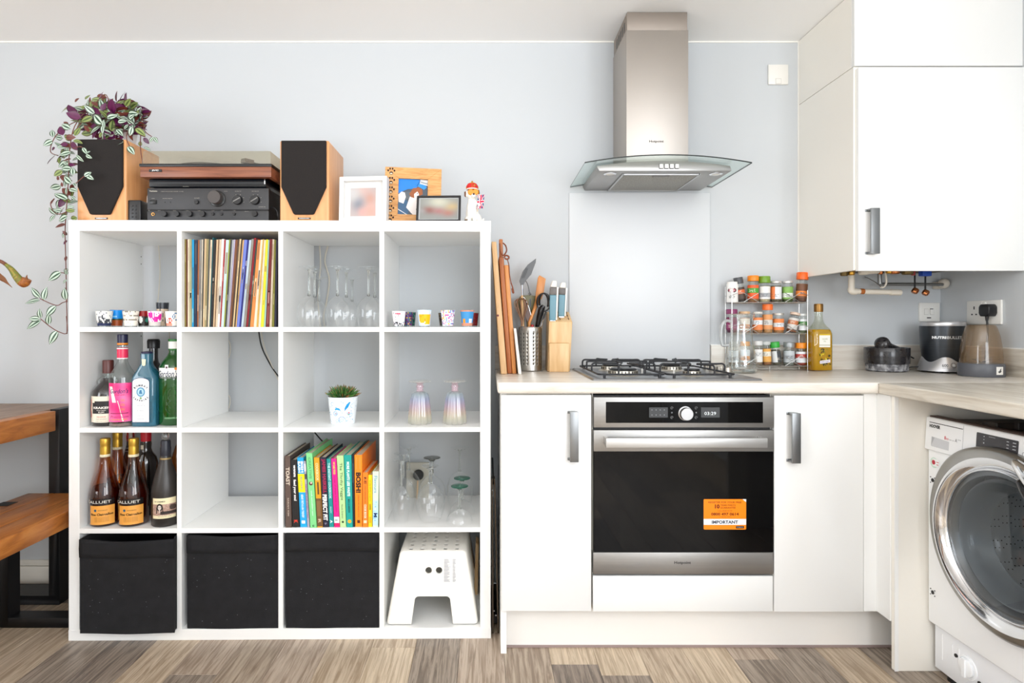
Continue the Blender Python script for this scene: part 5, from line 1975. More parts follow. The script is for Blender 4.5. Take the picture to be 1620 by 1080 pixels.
arctext('BOMBAY', 0.115, 0.030, 1.55, 0.0075, True)
arctext('SAPPHIRE', 0.122, 0.031, 1.75, 0.0065, False)
m.disc(0, 0.1215, 0.0155, f3, '5a94b8', r2=0.017)
m.disc(0, 0.1215, 0.011, flat((X - 0.004, DF - 0.0017, zb2)), 'a8cfe2', r2=0.0125)
m.poly([(-.003, .128), (.003, .129), (.004, .122), (.006, .115), (-.006, .115), (-.005, .122)], flat((X - 0.004, DF - 0.002, zb2)), '3a76a0')
m.disc(0, 0.100, 0.004, flat((X - 0.004, DF - 0.0018, zb2)), '7aa06a')
for q, (s, w_) in enumerate((('DISTILLED', .024), ('LONDON DRY GIN', .03), ('', 0), ('vapour infused', .018), ('BOTANICALS', .026), ('', 0), ('from a recipe', .022), ('of ten herbs', .022), ('', 0), ('IMPORTED', .024))):
    if s:
        m.text(s, f3, w=w_, h=0.0028, y=0.079 - q * 0.0058, col='5a6278')
m.text('70cl', f3, w=0.008, h=0.003, x=-.018, y=.019, col='3a4260')
m.text('40%', f3, w=0.008, h=0.003, x=.018, y=.019, col='3a4260')
m.build('lettering', PRINTG, r_, smooth=False)
MB().poly([(-.006, .215), (0, .211), (.006, .215), (.0075, .236), (-.0075, .236)], flat((X - 0.001, D - 0.0185, zb2)), 'd8d6b8').build('neck_label', PRINTG, r_, smooth=False)

# gordon's green
r_, X, D = bot("green gin bottle with a white label band and white cap, beside the divider", 275.5, 0.085, zb2, GB)
R0 = 0.050
MB().lathe([(0, 0), (R0 - 0.005, 0), (R0, 0.006), (R0, 0.16), (R0 * .98, 0.205), (R0 * .8, 0.224), (0.024, 0.244), (0.0175, 0.256), (0.0165, 0.268)], (X, D, zb2), 40).build('body', GREENB, r_, angle=60)
MB().lathe([(0.0165, 0.266), (0.0185, 0.268), (0.0188, 0.2725), (0.0165, 0.2730)], (X, D, zb2), 24).build('collar', mat('green_collar', (40, 120, 50), 0.4), r_)
MB().lathe([(0, 0.272), (0.019, 0.272), (0.0192, 0.300), (0.0182, 0.304), (0, 0.304)], (X, D, zb2), 24).build('cap', mat('white_cap', (238, 238, 236), 0.35), r_)
MB().lathe([(0.0193, 0.298), (0.0195, 0.303), (0.0188, 0.306), (0, 0.3062)], (X, D, zb2), 24).build('cap_ring', mat('green_collar', (40, 120, 50), 0.4), r_)
ztop = 0.186
MB().grid(22, 3, 0.104, 0.038, wrap(X, D, zb2 + ztop, R0 + 0.0006, 0.3), lambda u, v: 'f2f1ec').build('label', PRINTG, r_, angle=60)
m = MB()
m.grid(18, 1, 0.104, 0.007, wrap(X, D, zb2 + ztop - 0.0155, R0 + 0.0011, 0.3), lambda u, v: '1c2a22')
w = wrap(X, D, zb2 + ztop, R0 + 0.0014, 0.0)
m.text("Gordon's", w, w=0.074, h=0.022, y=-0.001, shear=0.3, bold=0.01, col='2a3a5a')
m.text('LONDON DRY GIN', w, w=0.06, h=0.0035, y=-0.0155, col='d8e8d8')
m.poly([(-.006, .014), (.006, .014), (.006, .030), (-.006, .030)], w, 'f2f1ec')
m.disc(0, .021, .004, w, '5a3a4a')
m.disc(.030, .016, .005, w, 'e08a3a')
m.build('lettering', PRINTG, r_, smooth=False)
m = MB()
for sgn in (-1, 1):
    for q in range(3):
        m.tube([wrap(X, D, zb2 + 0.09, R0 + 0.0005, 0.4)(sgn * (0.006 + 0.018 * math.sin(t_ * PI / 8) * (1 - .2 * q)), -0.05 + q * 0.022 + t_ * 0.006) for t_ in range(9)], 0.0014, 6)
m.poly([(0, .152), (-.010, .143), (-.004, .140), (0, .132), (.004, .140), (.010, .143)], wrap(X, D, zb2, R0 + 0.0008, 0.4))
m.build('embossing', GREENB, r_, angle=80)
MB().text('GORDON & CO', wrap(X, D, zb2 + 0.028, R0 + 0.0008, 0.4), w=0.055, h=0.006, col='8ac090', bold=0.02).build('embossed_lettering', PRINTG, r_, smooth=False)

# dark bottle behind
r_, X, D = bot('black wine bottle with a black cap standing behind the square blue bottle', 243, 0.20, zb2, GB)
MB().lathe([(0, 0), (0.036, 0), (0.038, 0.005), (0.038, 0.17), (0.034, 0.19), (0.018, 0.215), (0.0155, 0.232), (0.0155, 0.272)], (X, D, zb2), 32).build('body', DARKB, r_, angle=60)
MB().lathe([(0, 0.268), (0.0215, 0.268), (0.0225, 0.296), (0.019, 0.303), (0, 0.304)], (X, D, zb2), 28).build('cap', BLACK, r_)

# brandy bottles
def brandy(label, pxc, v, rot, front=True):
    r_, X, D = bot(label, pxc, v, zb3, GR)
    R0 = 0.0485
    prof = [(0, 0), (R0 - 0.005, 0), (R0, 0.005), (R0, 0.095), (R0 * 0.97, 0.112), (R0 * 0.86, 0.135), (R0 * 0.66, 0.165), (R0 * 0.46, 0.195), (0.0185, 0.215), (0.0165, 0.232), (0.0155, 0.25)]
    MB().lathe(prof, (X, D, zb3), 44).build('body', AMBER, r_, angle=70)
    ins = [(0, 0.004), (R0 - 0.006, 0.004), (R0 - 0.0035, 0.008), (R0 - 0.0035, 0.094), (R0 * 0.95 - 0.003, 0.112), (R0 * 0.83 - 0.003, 0.135), (0, 0.136)]
    MB().lathe(ins, (X, D, zb3), 36).build('liquid', AMBERD, r_, angle=70)
    MB().lathe([(0, 0.245), (0.0165, 0.245), (0.0165, 0.272), (0.0155, 0.276), (0.0165, 0.28), (0.0168, 0.300), (0.0155, 0.303), (0, 0.303)], (X, D, zb3), 28).build('cap', GOLDF, r_)
    if front:
        w = wrap(X, D, zb3 + 0.042, R0 + 0.0006, rot)
        MB().grid(24, 4, 0.084, 0.066, w, lambda u, v: 'e8a24a' if 0.05 < v < 0.93 else '3a3430').build('label', PRINTG, r_, angle=60)
        MB().grid(24, 2, 0.084, 0.020, wrap(X, D, zb3 + 0.088, R0 + 0.0006, rot), lambda u, v: '1c1a1a').build('label_header', PRINTG, r_, angle=60)
        w = wrap(X, D, zb3 + 0.042, R0 + 0.0013, rot)
        m = MB()
        m.text('CALLUET', wrap(X, D, zb3 + 0.088, R0 + 0.0013, rot), x=-0.014, w=0.088, h=0.0095, bold=0.01, col='d9d5cc')
        m.text('Fine Clairvallon', w, w=0.074, h=0.008, y=0.003, bold=0.03, col='2c1c10')
        m.text('FRENCH BRANDY', w, w=0.03, h=0.003, y=0.017, x=0.004, col='3a2818')
        m.disc(-0.020, 0.017, 0.0045, w, '3a5a70')
        for q in range(4):
            m.text('vieille reserve de france', w, w=0.046, h=0.0024, y=-0.008 - q * 0.0045, col='6a4018')
        m.build('lettering', PRINTG, r_, smooth=False)
    MB().lathe([(0.0168, 0.238), (0.0172, 0.24), (0.0170, 0.246), (0.0166, 0.247)], (X, D, zb3), 24).build('neck_seal', mat('seal_cream', (222, 212, 180), 0.5), r_)
    return r_


brandy('amber brandy bottle with gold cap and orange label, leftmost on its shelf', 166.5, 0.060, 0.33)
brandy('orange-labelled brandy bottle with gold cap, in front of the red-capped port bottle', 211.5, 0.060, 0.33)
brandy('gold-capped amber brandy bottle standing behind, between the two front brandies', 186, 0.185, 0.3, False)
r_, X, D = bot('slim dark bottle with a red-patterned neck and silver bands, behind the front brandies', 207.5, 0.285, zb3, GR)
MB().lathe([(0, 0), (0.033, 0), (0.035, 0.005), (0.035, 0.185), (0.026, 0.21), (0.016, 0.235), (0.0155, 0.25)], (X, D, zb3), 30).build('body', mat('brown_dark_glass', (48, 28, 20), 0.1), r_, angle=60)
r2_ = random.Random(9)
MB().lathe([(0.016, 0.25), (0.017, 0.262), (0.017, 0.274), (0.017, 0.286), (0.0165, 0.298), (0.015, 0.31), (0, 0.311)], (X, D, zb3), 24, colf=lambda u, i: r2_.choice(['b03028', 'e6dcd0', 'd8c8b0', '8a2a28'])).build('cap', PRINTG, r_)
m = MB()
for z_ in (0.212, 0.224):
    m = MB()
    m.lathe([(0.0290 - (z_ - 0.2) * 0.35, z_ - 0.0015), (0.0295 - (z_ - 0.2) * 0.35, z_), (0.0290 - (z_ - 0.2) * 0.35, z_ + 0.0015)], (X, D, zb3), 28)
    m.build('neck_band', ALU, r_)
r_, X, D = bot('black port bottle with a red foil cap', 231, 0.165, zb3, GR)
R0 = 0.040
MB().lathe([(0, 0), (R0 - 0.003, 0), (R0, 0.005), (R0, 0.195), (R0 * 0.9, 0.212), (0.022, 0.232), (0.018, 0.245), (0.0195, 0.262), (0.0175, 0.275)], (X, D, zb3), 36).build('body', DARKB, r_, angle=60)
MB().lathe([(0.0178, 0.263), (0.0182, 0.30), (0.0172, 0.326), (0, 0.327)], (X, D, zb3), 28).build('cap', mat('red_foil', (190, 26, 44), 0.35), r_)
MB().grid(8, 1, 0.012, 0.016, wrap(X, D, zb3 + 0.252, 0.0197, -0.2), lambda u, v: 'c8c2ae').build('neck_label', PRINT, r_)
# crimes wine
r_, X, D = bot('matt dark wine bottle with a cream and brown portrait label and a glass stopper', 262, 0.055, zb3, GR)
R0 = 0.0455
MB().lathe([(0, 0), (R0 - 0.003, 0), (R0, 0.004), (R0, 0.115), (R0 * 0.97, 0.135), (R0 * 0.82, 0.165), (R0 * 0.62, 0.195), (0.020, 0.222), (0.0165, 0.245)], (X, D, zb3), 44).build('body', MATTB, r_, angle=70)
MB().lathe([(0.0165, 0.242), (0.0175, 0.245), (0.0178, 0.27), (0.0165, 0.274), (0.0165, 0.29), (0.0152, 0.296), (0, 0.297)], (X, D, zb3), 28).build('cap', mat('navy_black_foil', (30, 33, 44), 0.4), r_)
MB().lathe([(0, 0.297), (0.008, 0.298), (0.0125, 0.305), (0.0125, 0.316), (0.009, 0.322), (0, 0.323)], (X, D, zb3), 20).build('stopper', mat('clear_glass_solid', (235, 240, 240), 0.03, trans=0.9, ior=1.45), r_)
pr = random.Random(2)


def crimc(u, v):
    if v > 0.72 or v < 0.14:
        return 'eadfb8'
    if 0.20 < v < 0.36 and u > 0.35:
        return '2e2422'
    if u > 0.72 and v > 0.4:
        return '4a3c36' if ((u - .86) ** 2 + (v - .52) ** 2) < 0.02 else '9a7a70'
    return pr.choice(['a88878', 'b59484', '9c7c70', 'bea090'])


MB().grid(28, 20, 0.082, 0.071, wrap(X, D, zb3 + 0.066, R0 + 0.0006, 0.38), crimc).build('label', PRINT, r_, angle=60)
w = wrap(X, D, zb3 + 0.066, R0 + 0.0012, 0.38)
m = MB()
m.disc(-0.014, 0.004, 0.0105, w, '18120f', r2=0.013)
m.poly([(-.026, -.018), (-.002, -.018), (-.003, .004), (-.025, .004)], w, '1c1613')
w = wrap(X, D, zb3 + 0.066, R0 + 0.0016, 0.38)
m.disc(-0.014, 0.003, 0.0058, w, 'd8ccc2', r2=0.0082)
m.poly([(-.017, -.014), (-.011, -.014), (-.012, -.004), (-.016, -.004)], w, 'cbbdb2')
m.disc(-0.0165, 0.0045, 0.0011, wrap(X, D, zb3 + 0.066, R0 + 0.002, 0.38), '2a2220')
m.disc(-0.0115, 0.0045, 0.0011, wrap(X, D, zb3 + 0.066, R0 + 0.002, 0.38), '2a2220')
m.text('19 CRIMES', w, w=0.036, h=0.0042, x=-0.014, y=0.024, bold=0.02, col='3a3228')
m.text('VINTAGE RED WINE', w, w=0.044, h=0.003, x=0.002, y=-0.0285, col='5a5040')
m.build('lettering', PRINT, r_, smooth=False)
MB().lathe([(0.0182, 0.228), (0.0195, 0.231), (0.0188, 0.234), (0.0178, 0.236)], (X, D, zb3), 24).build('neck_band', mat('dull_gold', (150, 128, 84), 0.5, 0.5), r_)
r_, X, D = bot('amber spirit bottle with dark cap at the back right, behind the wine bottle', 287, 0.26, zb3, GR)
MB().lathe([(0, 0), (0.038, 0), (0.040, 0.005), (0.040, 0.15), (0.036, 0.19), (0.022, 0.235), (0.013, 0.25), (0.013, 0.268)], (X, D, zb3), 30).build('body', mat('tawny_bottle', (112, 64, 24), 0.1, coat=0.6), r_, angle=60)
MB().lathe([(0, 0.266), (0.0145, 0.266), (0.0145, 0.292), (0, 0.293)], (X, D, zb3), 20).build('cap', BLACK, r_)

# ------------------------------------------------------------------ stemware
def glass_profile(kind):
    """upside-down glass: rim at z=0, foot on top"""
    if kind == 'wine':
        return dict(R=0.042, bowl=[(0.034, 0), (0.0395, 0.02), (0.042, 0.045), (0.0405, 0.068), (0.034, 0.086), (0.021, 0.101), (0.0085, 0.109), (0.005, 0.113)], stem=(0.113, 0.206, 0.0042), foot=0.036, h=0.215)
    if kind == 'wine_small':
        return dict(R=0.038, bowl=[(0.031, 0), (0.036, 0.02), (0.038, 0.042), (0.036, 0.064), (0.029, 0.080), (0.018, 0.092), (0.008, 0.099), (0.005, 0.103)], stem=(0.103, 0.188, 0.004), foot=0.033, h=0.197)
    if kind == 'flute':
        return dict(R=0.03, bowl=[(0.0245, 0), (0.029, 0.03), (0.0305, 0.06), (0.0285, 0.088), (0.0215, 0.108), (0.011, 0.120), (0.005, 0.126)], stem=(0.126, 0.212, 0.004), foot=0.032, h=0.221)
    if kind == 'balloon':
        return dict(R=0.054, bowl=[(0.035, 0), (0.044, 0.018), (0.0515, 0.042), (0.053, 0.064), (0.048, 0.088), (0.037, 0.108), (0.022, 0.122), (0.010, 0.129), (0.007, 0.133)], stem=(0.133, 0.188, 0.0065), foot=0.032, h=0.197)
    if kind == 'tall':
        return dict(R=0.051, bowl=[(0.041, 0), (0.047, 0.02), (0.051, 0.05), (0.0505, 0.078), (0.044, 0.10), (0.030, 0.118), (0.014, 0.128), (0.0055, 0.133)], stem=(0.133, 0.216, 0.0042), foot=0.035, h=0.225)
    if kind == 'coupe':
        return dict(R=0.048, bowl=[(0.0475, 0), (0.0465, 0.010), (0.040, 0.024), (0.028, 0.036), (0.014, 0.044), (0.0055, 0.049)], stem=(0.049, 0.122, 0.005), foot=0.031, h=0.130)


CLEARS = mat('clear_stem_glass', (240, 244, 242), 0.02, trans=0.97, ior=1.45)
GREENF = mat('green_foot_glass', (64, 136, 112), 0.06, trans=0.55, ior=1.4)


def stemglass(label, pxc, v, z0, kind, group, footm=None, k=1.0):
    g = glass_profile(kind)
    g['bowl'] = [(a * k if i < 6 else a, b) for i, (a, b) in enumerate(g['bowl'])]
    X, D = KP(pxc, v)
    root = thing('stemmed_glass', label, 'glass', (X, D, z0), 0, group)
    c_ = (X, D, z0)
    MB().lathe([(g['bowl'][0][0] - 0.0008, 0.0004)] + g['bowl'], c_, 40).build('bowl', CLEAR, root, angle=80)
    a, b, r = g['stem']
    MB().lathe([(0, a - 0.004), (r * 1.3, a - 0.002), (r, a + 0.012), (r * 0.85, (a + b) / 2), (r, b - 0.008), (r * 2.2, b)], c_, 20).build('stem', CLEARS, root, angle=80)
    f = g['foot']
    MB().lathe([(0.006, b - 0.002), (f * 0.5, b + 0.0035), (f, g['h'] - 0.0022), (f, g['h'] - 0.0006), (f * 0.96, g['h']), (f * 0.4, g['h'] - 0.0006), (0, g['h'] - 0.001)], c_, 40).build('foot', footm or CLEAR, root, angle=50)
    return root


zz1 = shelf_z[3] + 0.0006
zz3 = shelf_z[1] + 0.0006
G1, G3 = 'upturned wine glasses in the top row', 'upturned stemmed glasses in the third row'
stemglass('upturned wine glass at the left front of the top-row glass compartment', 489, 0.055, zz1, 'wine', G1)
stemglass('upturned wine glass half behind the left front one in the top row', 498, 0.165, zz1, 'wine', G1)
stemglass('shorter upturned wine glass at the back left, before the wavy cable', 505, 0.30, zz1, 'wine_small', G1)
stemglass('large upturned wine glass in the middle front of the top row compartment', 534, 0.055, zz1, 'wine', G1)
stemglass('upturned wine glass behind the middle front one in the top row', 548, 0.165, zz1, 'wine', G1)
stemglass('shorter upturned wine glass at the back middle of the top row compartment', 557, 0.30, zz1, 'wine_small', G1)
stemglass('upturned wine glass at the right front of the top-row glass compartment', 583, 0.065, zz1, 'wine', G1)
stemglass('upturned wine glass at the back right, partly hidden by the divider', 593, 0.19, zz1, 'wine', G1)
stemglass('slender upturned flute at the front left of the third row', 634.5, 0.075, zz3, 'flute', G3)
stemglass('upturned wide glass directly behind the flute', 638, 0.165, zz3, 'tall', G3, k=0.84)
stemglass('upturned glass at the very back left, behind the flute and its neighbour', 647, 0.285, zz3, 'tall', G3, k=0.9)
stemglass('round upturned balloon glass at the front middle of the third row', 681, 0.085, zz3, 'balloon', G3)
stemglass('upturned balloon glass with a smoky foot behind the front balloon glass', 683.5, 0.215, zz3, 'balloon', G3, footm=mat('smoky_glass', (120, 124, 116), 0.06, trans=0.6))
stemglass('tall upturned wine glass at the back right of the third row', 727.5, 0.262, zz3, 'tall', G3)
stemglass('upturned cocktail glass with a green foot, front right of the third row', 727, 0.058, zz3, 'coupe', G3, footm=GREENF)
stemglass('upturned cocktail glass with a green foot, just behind the front green one', 731, 0.168, zz3, 'coupe', G3, footm=GREENF)

# black round thing with a wooden handle at the back
X, D = KP(662, 0.335)
r_ = thing('bottle_brush', 'small black round-headed brush with a thin wooden handle behind the upturned glasses', 'brush', (X, D, zz3))
m = MB()
m.xf = Matrix.Translation((X, D, kz(751, D))) @ Matrix.Rotation(PI / 2, 4, 'X')
m.lathe([(0, -0.012), (0.018, -0.012), (0.0215, -0.004), (0.0215, 0.004), (0.018, 0.012), (0, 0.012)], seg=24)
m.xf = None
m.build('head', BLACK, r_)
MB().rod((X - 0.006, D, zz3), (X - 0.002, D, kz(752, D)), 0.003, 8).build('handle', PALEW, r_)
X, D = KP(650, 0.36)
tag(MB().box(X - 0.018, X + 0.075, D - 0.006, D + 0.004, zz3, kz(731, D)).build('card_sheet', mat('clouded_card', (176, 172, 158), 0.5), bevel=0.001), 'grey-beige card standing at the back behind the round brush', 'card')

# iridescent goblets
m_ir = thin_glass('iridescent_glass', 'ffffff', edge=0.6, base=0.12, rough=0.08, body=0.3)
nt = m_ir.node_tree
tc = nt.nodes.new('ShaderNodeTexCoord')
sx = nt.nodes.new('ShaderNodeSeparateXYZ')
nt.links.new(tc.outputs['Generated'], sx.inputs[0])
rp = nt.nodes.new('ShaderNodeValToRGB')
st = [(0.0, (222, 222, 214)), (0.18, (232, 230, 212)), (0.36, (236, 218, 206)), (0.55, (224, 204, 220)), (0.75, (200, 206, 230)), (0.92, (204, 218, 224)), (1.0, (206, 210, 208))]
rp.color_ramp.elements[0].color = rgb(st[0][1])
rp.color_ramp.elements[1].color = rgb(st[-1][1])
for p_, c_ in st[1:-1]:
    rp.color_ramp.elements.new(p_).color = rgb(c_)
nt.links.new(sx.outputs[2], rp.inputs[0])
for n_ in nt.nodes:
    if n_.type in ('BSDF_DIFFUSE', 'BSDF_TRANSPARENT'):
        nt.links.new(rp.outputs[0], n_.inputs[0])
for pxc, lab in ((664.3, 'iridescent ribbed goblet standing upside down, left of the pair'), (719.5, 'iridescent ribbed goblet standing upside down, right of the pair')):
    X, D = KP(pxc, 0.085)
    z0 = shelf_z[2] + 0.0006
    root = thing('goblet', lab, 'glass', (X, D, z0), 0, 'iridescent goblets in the second row')
    rf = lambda a, i, z: 1 + 0.045 * math.cos(10 * a)
    MB().lathe([(0.040, 0), (0.0425, 0.003), (0.041, 0.03), (0.0375, 0.06), (0.0335, 0.09), (0.029, 0.106), (0.020, 0.113), (0.011, 0.116)], (X, D, z0), 80, radf=rf).build('bowl', m_ir, root, angle=80)
    MB().lathe([(0.0105, 0.114), (0.0135, 0.118), (0.0105, 0.126), (0.0145, 0.133), (0.010, 0.142), (0.018, 0.148)], (X, D, z0), 24).build('stem', thin_glass('pink_tint_glass', (246, 232, 238), edge=0.6, base=0.1, body=0.25, body_col=(232, 208, 216)), root, angle=60)
    MB().lathe([(0.010, 0.144), (0.036, 0.150), (0.0405, 0.1515), (0.0405, 0.1545), (0.036, 0.1556), (0, 0.1545)], (X, D, z0), 48).build('foot', thin_glass('foot_glass', (248, 248, 246), edge=0.7, base=0.12, body=0.18, body_col=(228, 226, 222)), root, angle=50)

# succulent
X, D = KP(542.6, 0.095)
z0 = shelf_z[2] + 0.0006
root = thing('potted_succulent', 'spiky green succulent in a white tin pot with blue flower print', 'plant', (X, D, z0))
rt, rb_ = 0.0535, 0.043
hp = 0.097
MB().lathe([(0, 0), (rb_, 0), (rt, hp), (rt + 0.0012, hp + 0.001), (rt - 0.001, hp + 0.001), (rt - 0.003, hp - 0.008), (0, hp - 0.010)], (X, D, z0), 48, colf=None).build('pot', mat('enamel_white', (232, 238, 242), 0.3), root)
tp = (rt - rb_) / hp
W0 = lambda k: wrap(X, D, z0 + hp / 2, (rt + rb_) / 2 + 0.0005 + 0.0003 * k, 0.23, taper=tp)
m = MB()
m.poly([(.006, .000), (.010, .006), (.018, .014), (.026, .032), (.022, .033), (.012, .024), (.006, .012)], W0(1), '1f96d8')
m.poly([(-.030, .008), (-.022, .013), (-.012, .011), (-.004, -.004), (-.010, .003), (-.020, .006), (-.028, .004)], W0(1), '2aa0d8')
pr = random.Random(6)


def ringp(x_, y_, r_o, w_, c_, a0=0, a1=2 * PI):
    n_ = 16
    for q in range(n_):
        t0, t1 = a0 + (a1 - a0) * q / n_, a0 + (a1 - a0) * (q + 1) / n_
        m.poly([(x_ + r_o * math.cos(t0), y_ + r_o * math.sin(t0)), (x_ + r_o * math.cos(t1), y_ + r_o * math.sin(t1)),
                (x_ + (r_o - w_) * math.cos(t1), y_ + (r_o - w_) * math.sin(t1)), (x_ + (r_o - w_) * math.cos(t0), y_ + (r_o - w_) * math.sin(t0))], W0(2), c_)


ringp(-.028, -.008, .0085, .0016, '7fb4dc')
ringp(-.026, -.009, .0045, .0013, '9ac4e4')
ringp(-.004, -.030, .012, .0016, '4a86c8', 0.2, 4.4)
ringp(-.004, -.031, .006, .0013, '8ab8e0')
ringp(.016, -.028, .007, .0012, '7ab0dc', 1, 5.6)
ringp(.030, -.014, .007, .0013, '94c0e0')
ringp(-.022, -.034, .006, .0012, '9ac4e4')
ringp(.034, .018, .0075, .0012, 'a8cce6', 1, 5)
ringp(-.038, .026, .007, .0012, '8cbce0', 0.5, 5)
m.disc(-.026, -.008, .0016, W0(3), 'd84a5a')
m.disc(.022, -.006, .0026, W0(3), 'd84a6a')
m.disc(.020, -.012, .0022, W0(3), '48a878')
for _ in range(60):
    x_, y_ = pr.uniform(-0.07, 0.07), pr.uniform(-0.044, 0.044)
    m.disc(x_, y_, pr.uniform(.0008, .0024), W0(0.5), pr.choice(['b8d4ec', '9cc4e4', 'c8dcee', '86b4dc']), seg=7)
m.build('flower_print', PRINTG, root, angle=80, kind='stuff')
m = MB()
for ring_, (n_, el, ln, r0) in enumerate(((26, 0.28, .052, .016), (26, 0.52, .050, .014), (24, 0.75, .048, .012), (20, 0.98, .046, .010), (16, 1.2, .044, .007), (8, 1.42, .042, .003))):
    for q in range(n_):
        a = 2 * PI * (q + 0.5 * (ring_ % 2)) / n_ + pr.uniform(-0.08, 0.08)
        e = el + pr.uniform(-0.08, 0.08)
        d_ = V((math.cos(a) * math.cos(e), math.sin(a) * math.cos(e), math.sin(e)))
        b = V((X + math.cos(a) * r0, D + math.sin(a) * r0, z0 + hp - 0.004))
        L_ = ln * pr.uniform(0.85, 1.1)
        col_ = pr.choice(['3a6a2c', '2f5c28', '4a7a34', '56843c']) if pr.random() > 0.2 or math.cos(a) < 0 else pr.choice(['9a6a38', '7a5a30'])
        n0 = len(m.f)
        m.tube([b, b + d_ * L_ * 0.5, b + d_ * L_ * 0.85 + Z1 * 0.001, b + d_ * L_ + Z1 * 0.003], 0, 5, radii=[0.0042, 0.0040, 0.0020, 0.0003], col=col_)
        for z_ in range(max(n0, len(m.f) - 7), len(m.f)):
            if pr.random() < 0.6:
                m.c[z_] = pr.choice(['7a6a40', '6a4a2c', '8a7a4a'])
m.build('spiky_leaves', print_mat('succulent_skin', 0.5), root, angle=60, kind='stuff')

# ------------------------------------------------------------------ base cabinets
FR = 1.962           # front plane of the doors
WT, WU = 0.908, 0.871   # worktop top and underside


def fx(a, D=FR):
    return (a - VX) * D / F_PX


def fz(b, D=FR):
    return CAM_H - (b - VY) * D / F_PX


CARC = mat('carcass_white', (222, 218, 208), 0.5)


def bar_handle(root, xa, xb, z0, z1, yf, proj=0.030, name='handle'):
    """square D handle: flat bar with two returns to the door"""
    m = MB()
    m.box(xa, xb, yf - proj, yf - proj + 0.006, z0, z1)
    m.box(xa + 0.0005, xb - 0.0005, yf - proj + 0.004, yf, z1 - 0.0065, z1 - 0.0005)
    m.box(xa + 0.0005, xb - 0.0005, yf - proj + 0.004, yf, z0 + 0.0005, z0 + 0.0065)
    m.box(xa - 0.005, xb - 0.006, yf - 0.002, yf, z1 - 0.009, z1)
    m.box(xa - 0.005, xb - 0.006, yf - 0.002, yf, z0, z0 + 0.009)
    return m.build(name, STEELD, root, bevel=0.0009, bseg=2)


cabl = thing('base_cabinet', 'narrow white base cabinet left of the oven', 'cabinet', (fx(864), 2.2, 0))
MB().box(0.0465, 0.0662, 1.982, 2.50, 0, WU).build('end_panel', WHITE, cabl, bevel=0.0008, bseg=1)
MB().box(0.0665, 0.3465, 1.984, 2.50, 0.15, WU - 0.001).build('carcass', CARC, cabl, smooth=False)
dl = MB().box(fx(793.3), fx(935.4), FR, FR + 0.019, fz(966.5), fz(624.5)).build('door', GLOSSW, cabl, bevel=0.0012)
bar_handle(dl, fx(902, FR - .03), fx(915.5, FR - .03), fz(731, FR - .03), fz(651.5, FR - .03), FR)

cabr = thing('base_cabinet', 'white base cabinet right of the oven with corner filler', 'cabinet', (fx(1300), 2.2, 0))
MB().box(0.9495, 1.2885, 1.984, 2.50, 0.15, WU - 0.001).build('carcass', CARC, cabr, smooth=False)
dr = MB().box(fx(1224.8), fx(1366), FR, FR + 0.019, fz(967.5), fz(625.5)).build('door', GLOSSW, cabr, bevel=0.0012)
bar_handle(dr, fx(1253.5, FR - .03), fx(1267.3, FR - .03), fz(733, FR - .03), fz(653.5, FR - .03), FR)
MB().box(fx(1366.9), 1.2895, FR + 0.001, FR + 0.019, 0.15, WU - 0.001).build('filler_strip', GLOSSW, cabr, bevel=0.0008, bseg=1)
MB().box(1.2895, 1.3075, 1.899, 1.981, 0.15, WU - 0.001).build('corner_post', GLOSSW, cabr, bevel=0.0008, bseg=1)
pn = MB().box(1.293, 1.90, 1.90 - 0.018, 1.8985, 0.0, WU - 0.001)
pn.build('return_panel', CREAMW, cabr, bevel=0.0008, bseg=1)
MB().box(1.292, 1.3035, 1.8805, 1.8825, 0.0, WU - 0.002).build('panel_edge', WHITE, cabr, smooth=False)

ph_ = thing('plinth', 'long white plinth board under the base cabinets', 'plinth', (0.7, 2.03, 0))
MB().box(0.0668, 1.45, 2.022, 2.040, 0.004, 0.1485).build('board', mat('plinth_white', (236, 233, 228), 0.35), ph_, bevel=0.0008, bseg=1)
MB().box(0.0668, 1.45, 2.019, 2.022, 0.0005, 0.008).build('seal_strip', mat('plinth_seal', (150, 132, 128), 0.5), ph_, smooth=False)

# oven housing: cabinet below the oven
ovc = thing('oven_housing', 'white oven housing with a plain panel below the oven', 'cabinet', (0.65, 2.2, 0.15))
MB().box(0.351, 0.949, 1.984, 2.50, 0.15, 0.262).build('carcass', CARC, ovc, smooth=False)
MB().box(0.351, 0.3545, 1.984, 2.50, 0.262, WU - 0.001).box(0.9455, 0.949, 1.984, 2.5, 0.262, WU - 0.001).build('side_panel', CARC, ovc, smooth=False)
MB().box(fx(938.3), fx(1222.8), FR, FR + 0.019, fz(967), fz(911)).build('drawer_front', GLOSSW, ovc, bevel=0.0012)

# ------------------------------------------------------------------ oven
STO = mat('oven_steel', (172, 170, 167), 0.42, 1.0, noise=5, col2=(162, 160, 157), scale=(0.5, 60, 60), bump=(90, 0.02))
OG = mat('oven_black_glass', (7, 7, 8), 0.04, spec=0.25)
OGW = mat('oven_window_glass', (11, 11, 11), 0.05, spec=0.25)
oven = thing('oven', 'built-in stainless steel oven with black glass door and orange sticker', 'oven', (0.65, 2.2, 0.27))
OF = FR - 0.002
MB().box(0.3555, 0.9445, OF + 0.022, 2.45, 0.272, 0.862).build('body', mat('oven_body', (30, 30, 31), 0.5), oven, smooth=False)
zc0, zc1 = fz(676, OF), fz(628.2, OF)
cp = MB().box(fx(939.3), fx(1224), OF, OF + 0.022, zc0, zc1).build('control_panel', STO, oven, bevel=0.001)
MB().box(fx(958.3), fx(1206.4), OF - 0.0008, OF, fz(668.6), fz(635.4)).build('control_glass', OG, cp, smooth=False)
m = MB()
kx, kz_ = fx(1084.2, OF), fz(653.8, OF)
m.xf = Matrix.Translation((kx, OF, kz_)) @ Matrix.Rotation(PI / 2, 4, 'X')
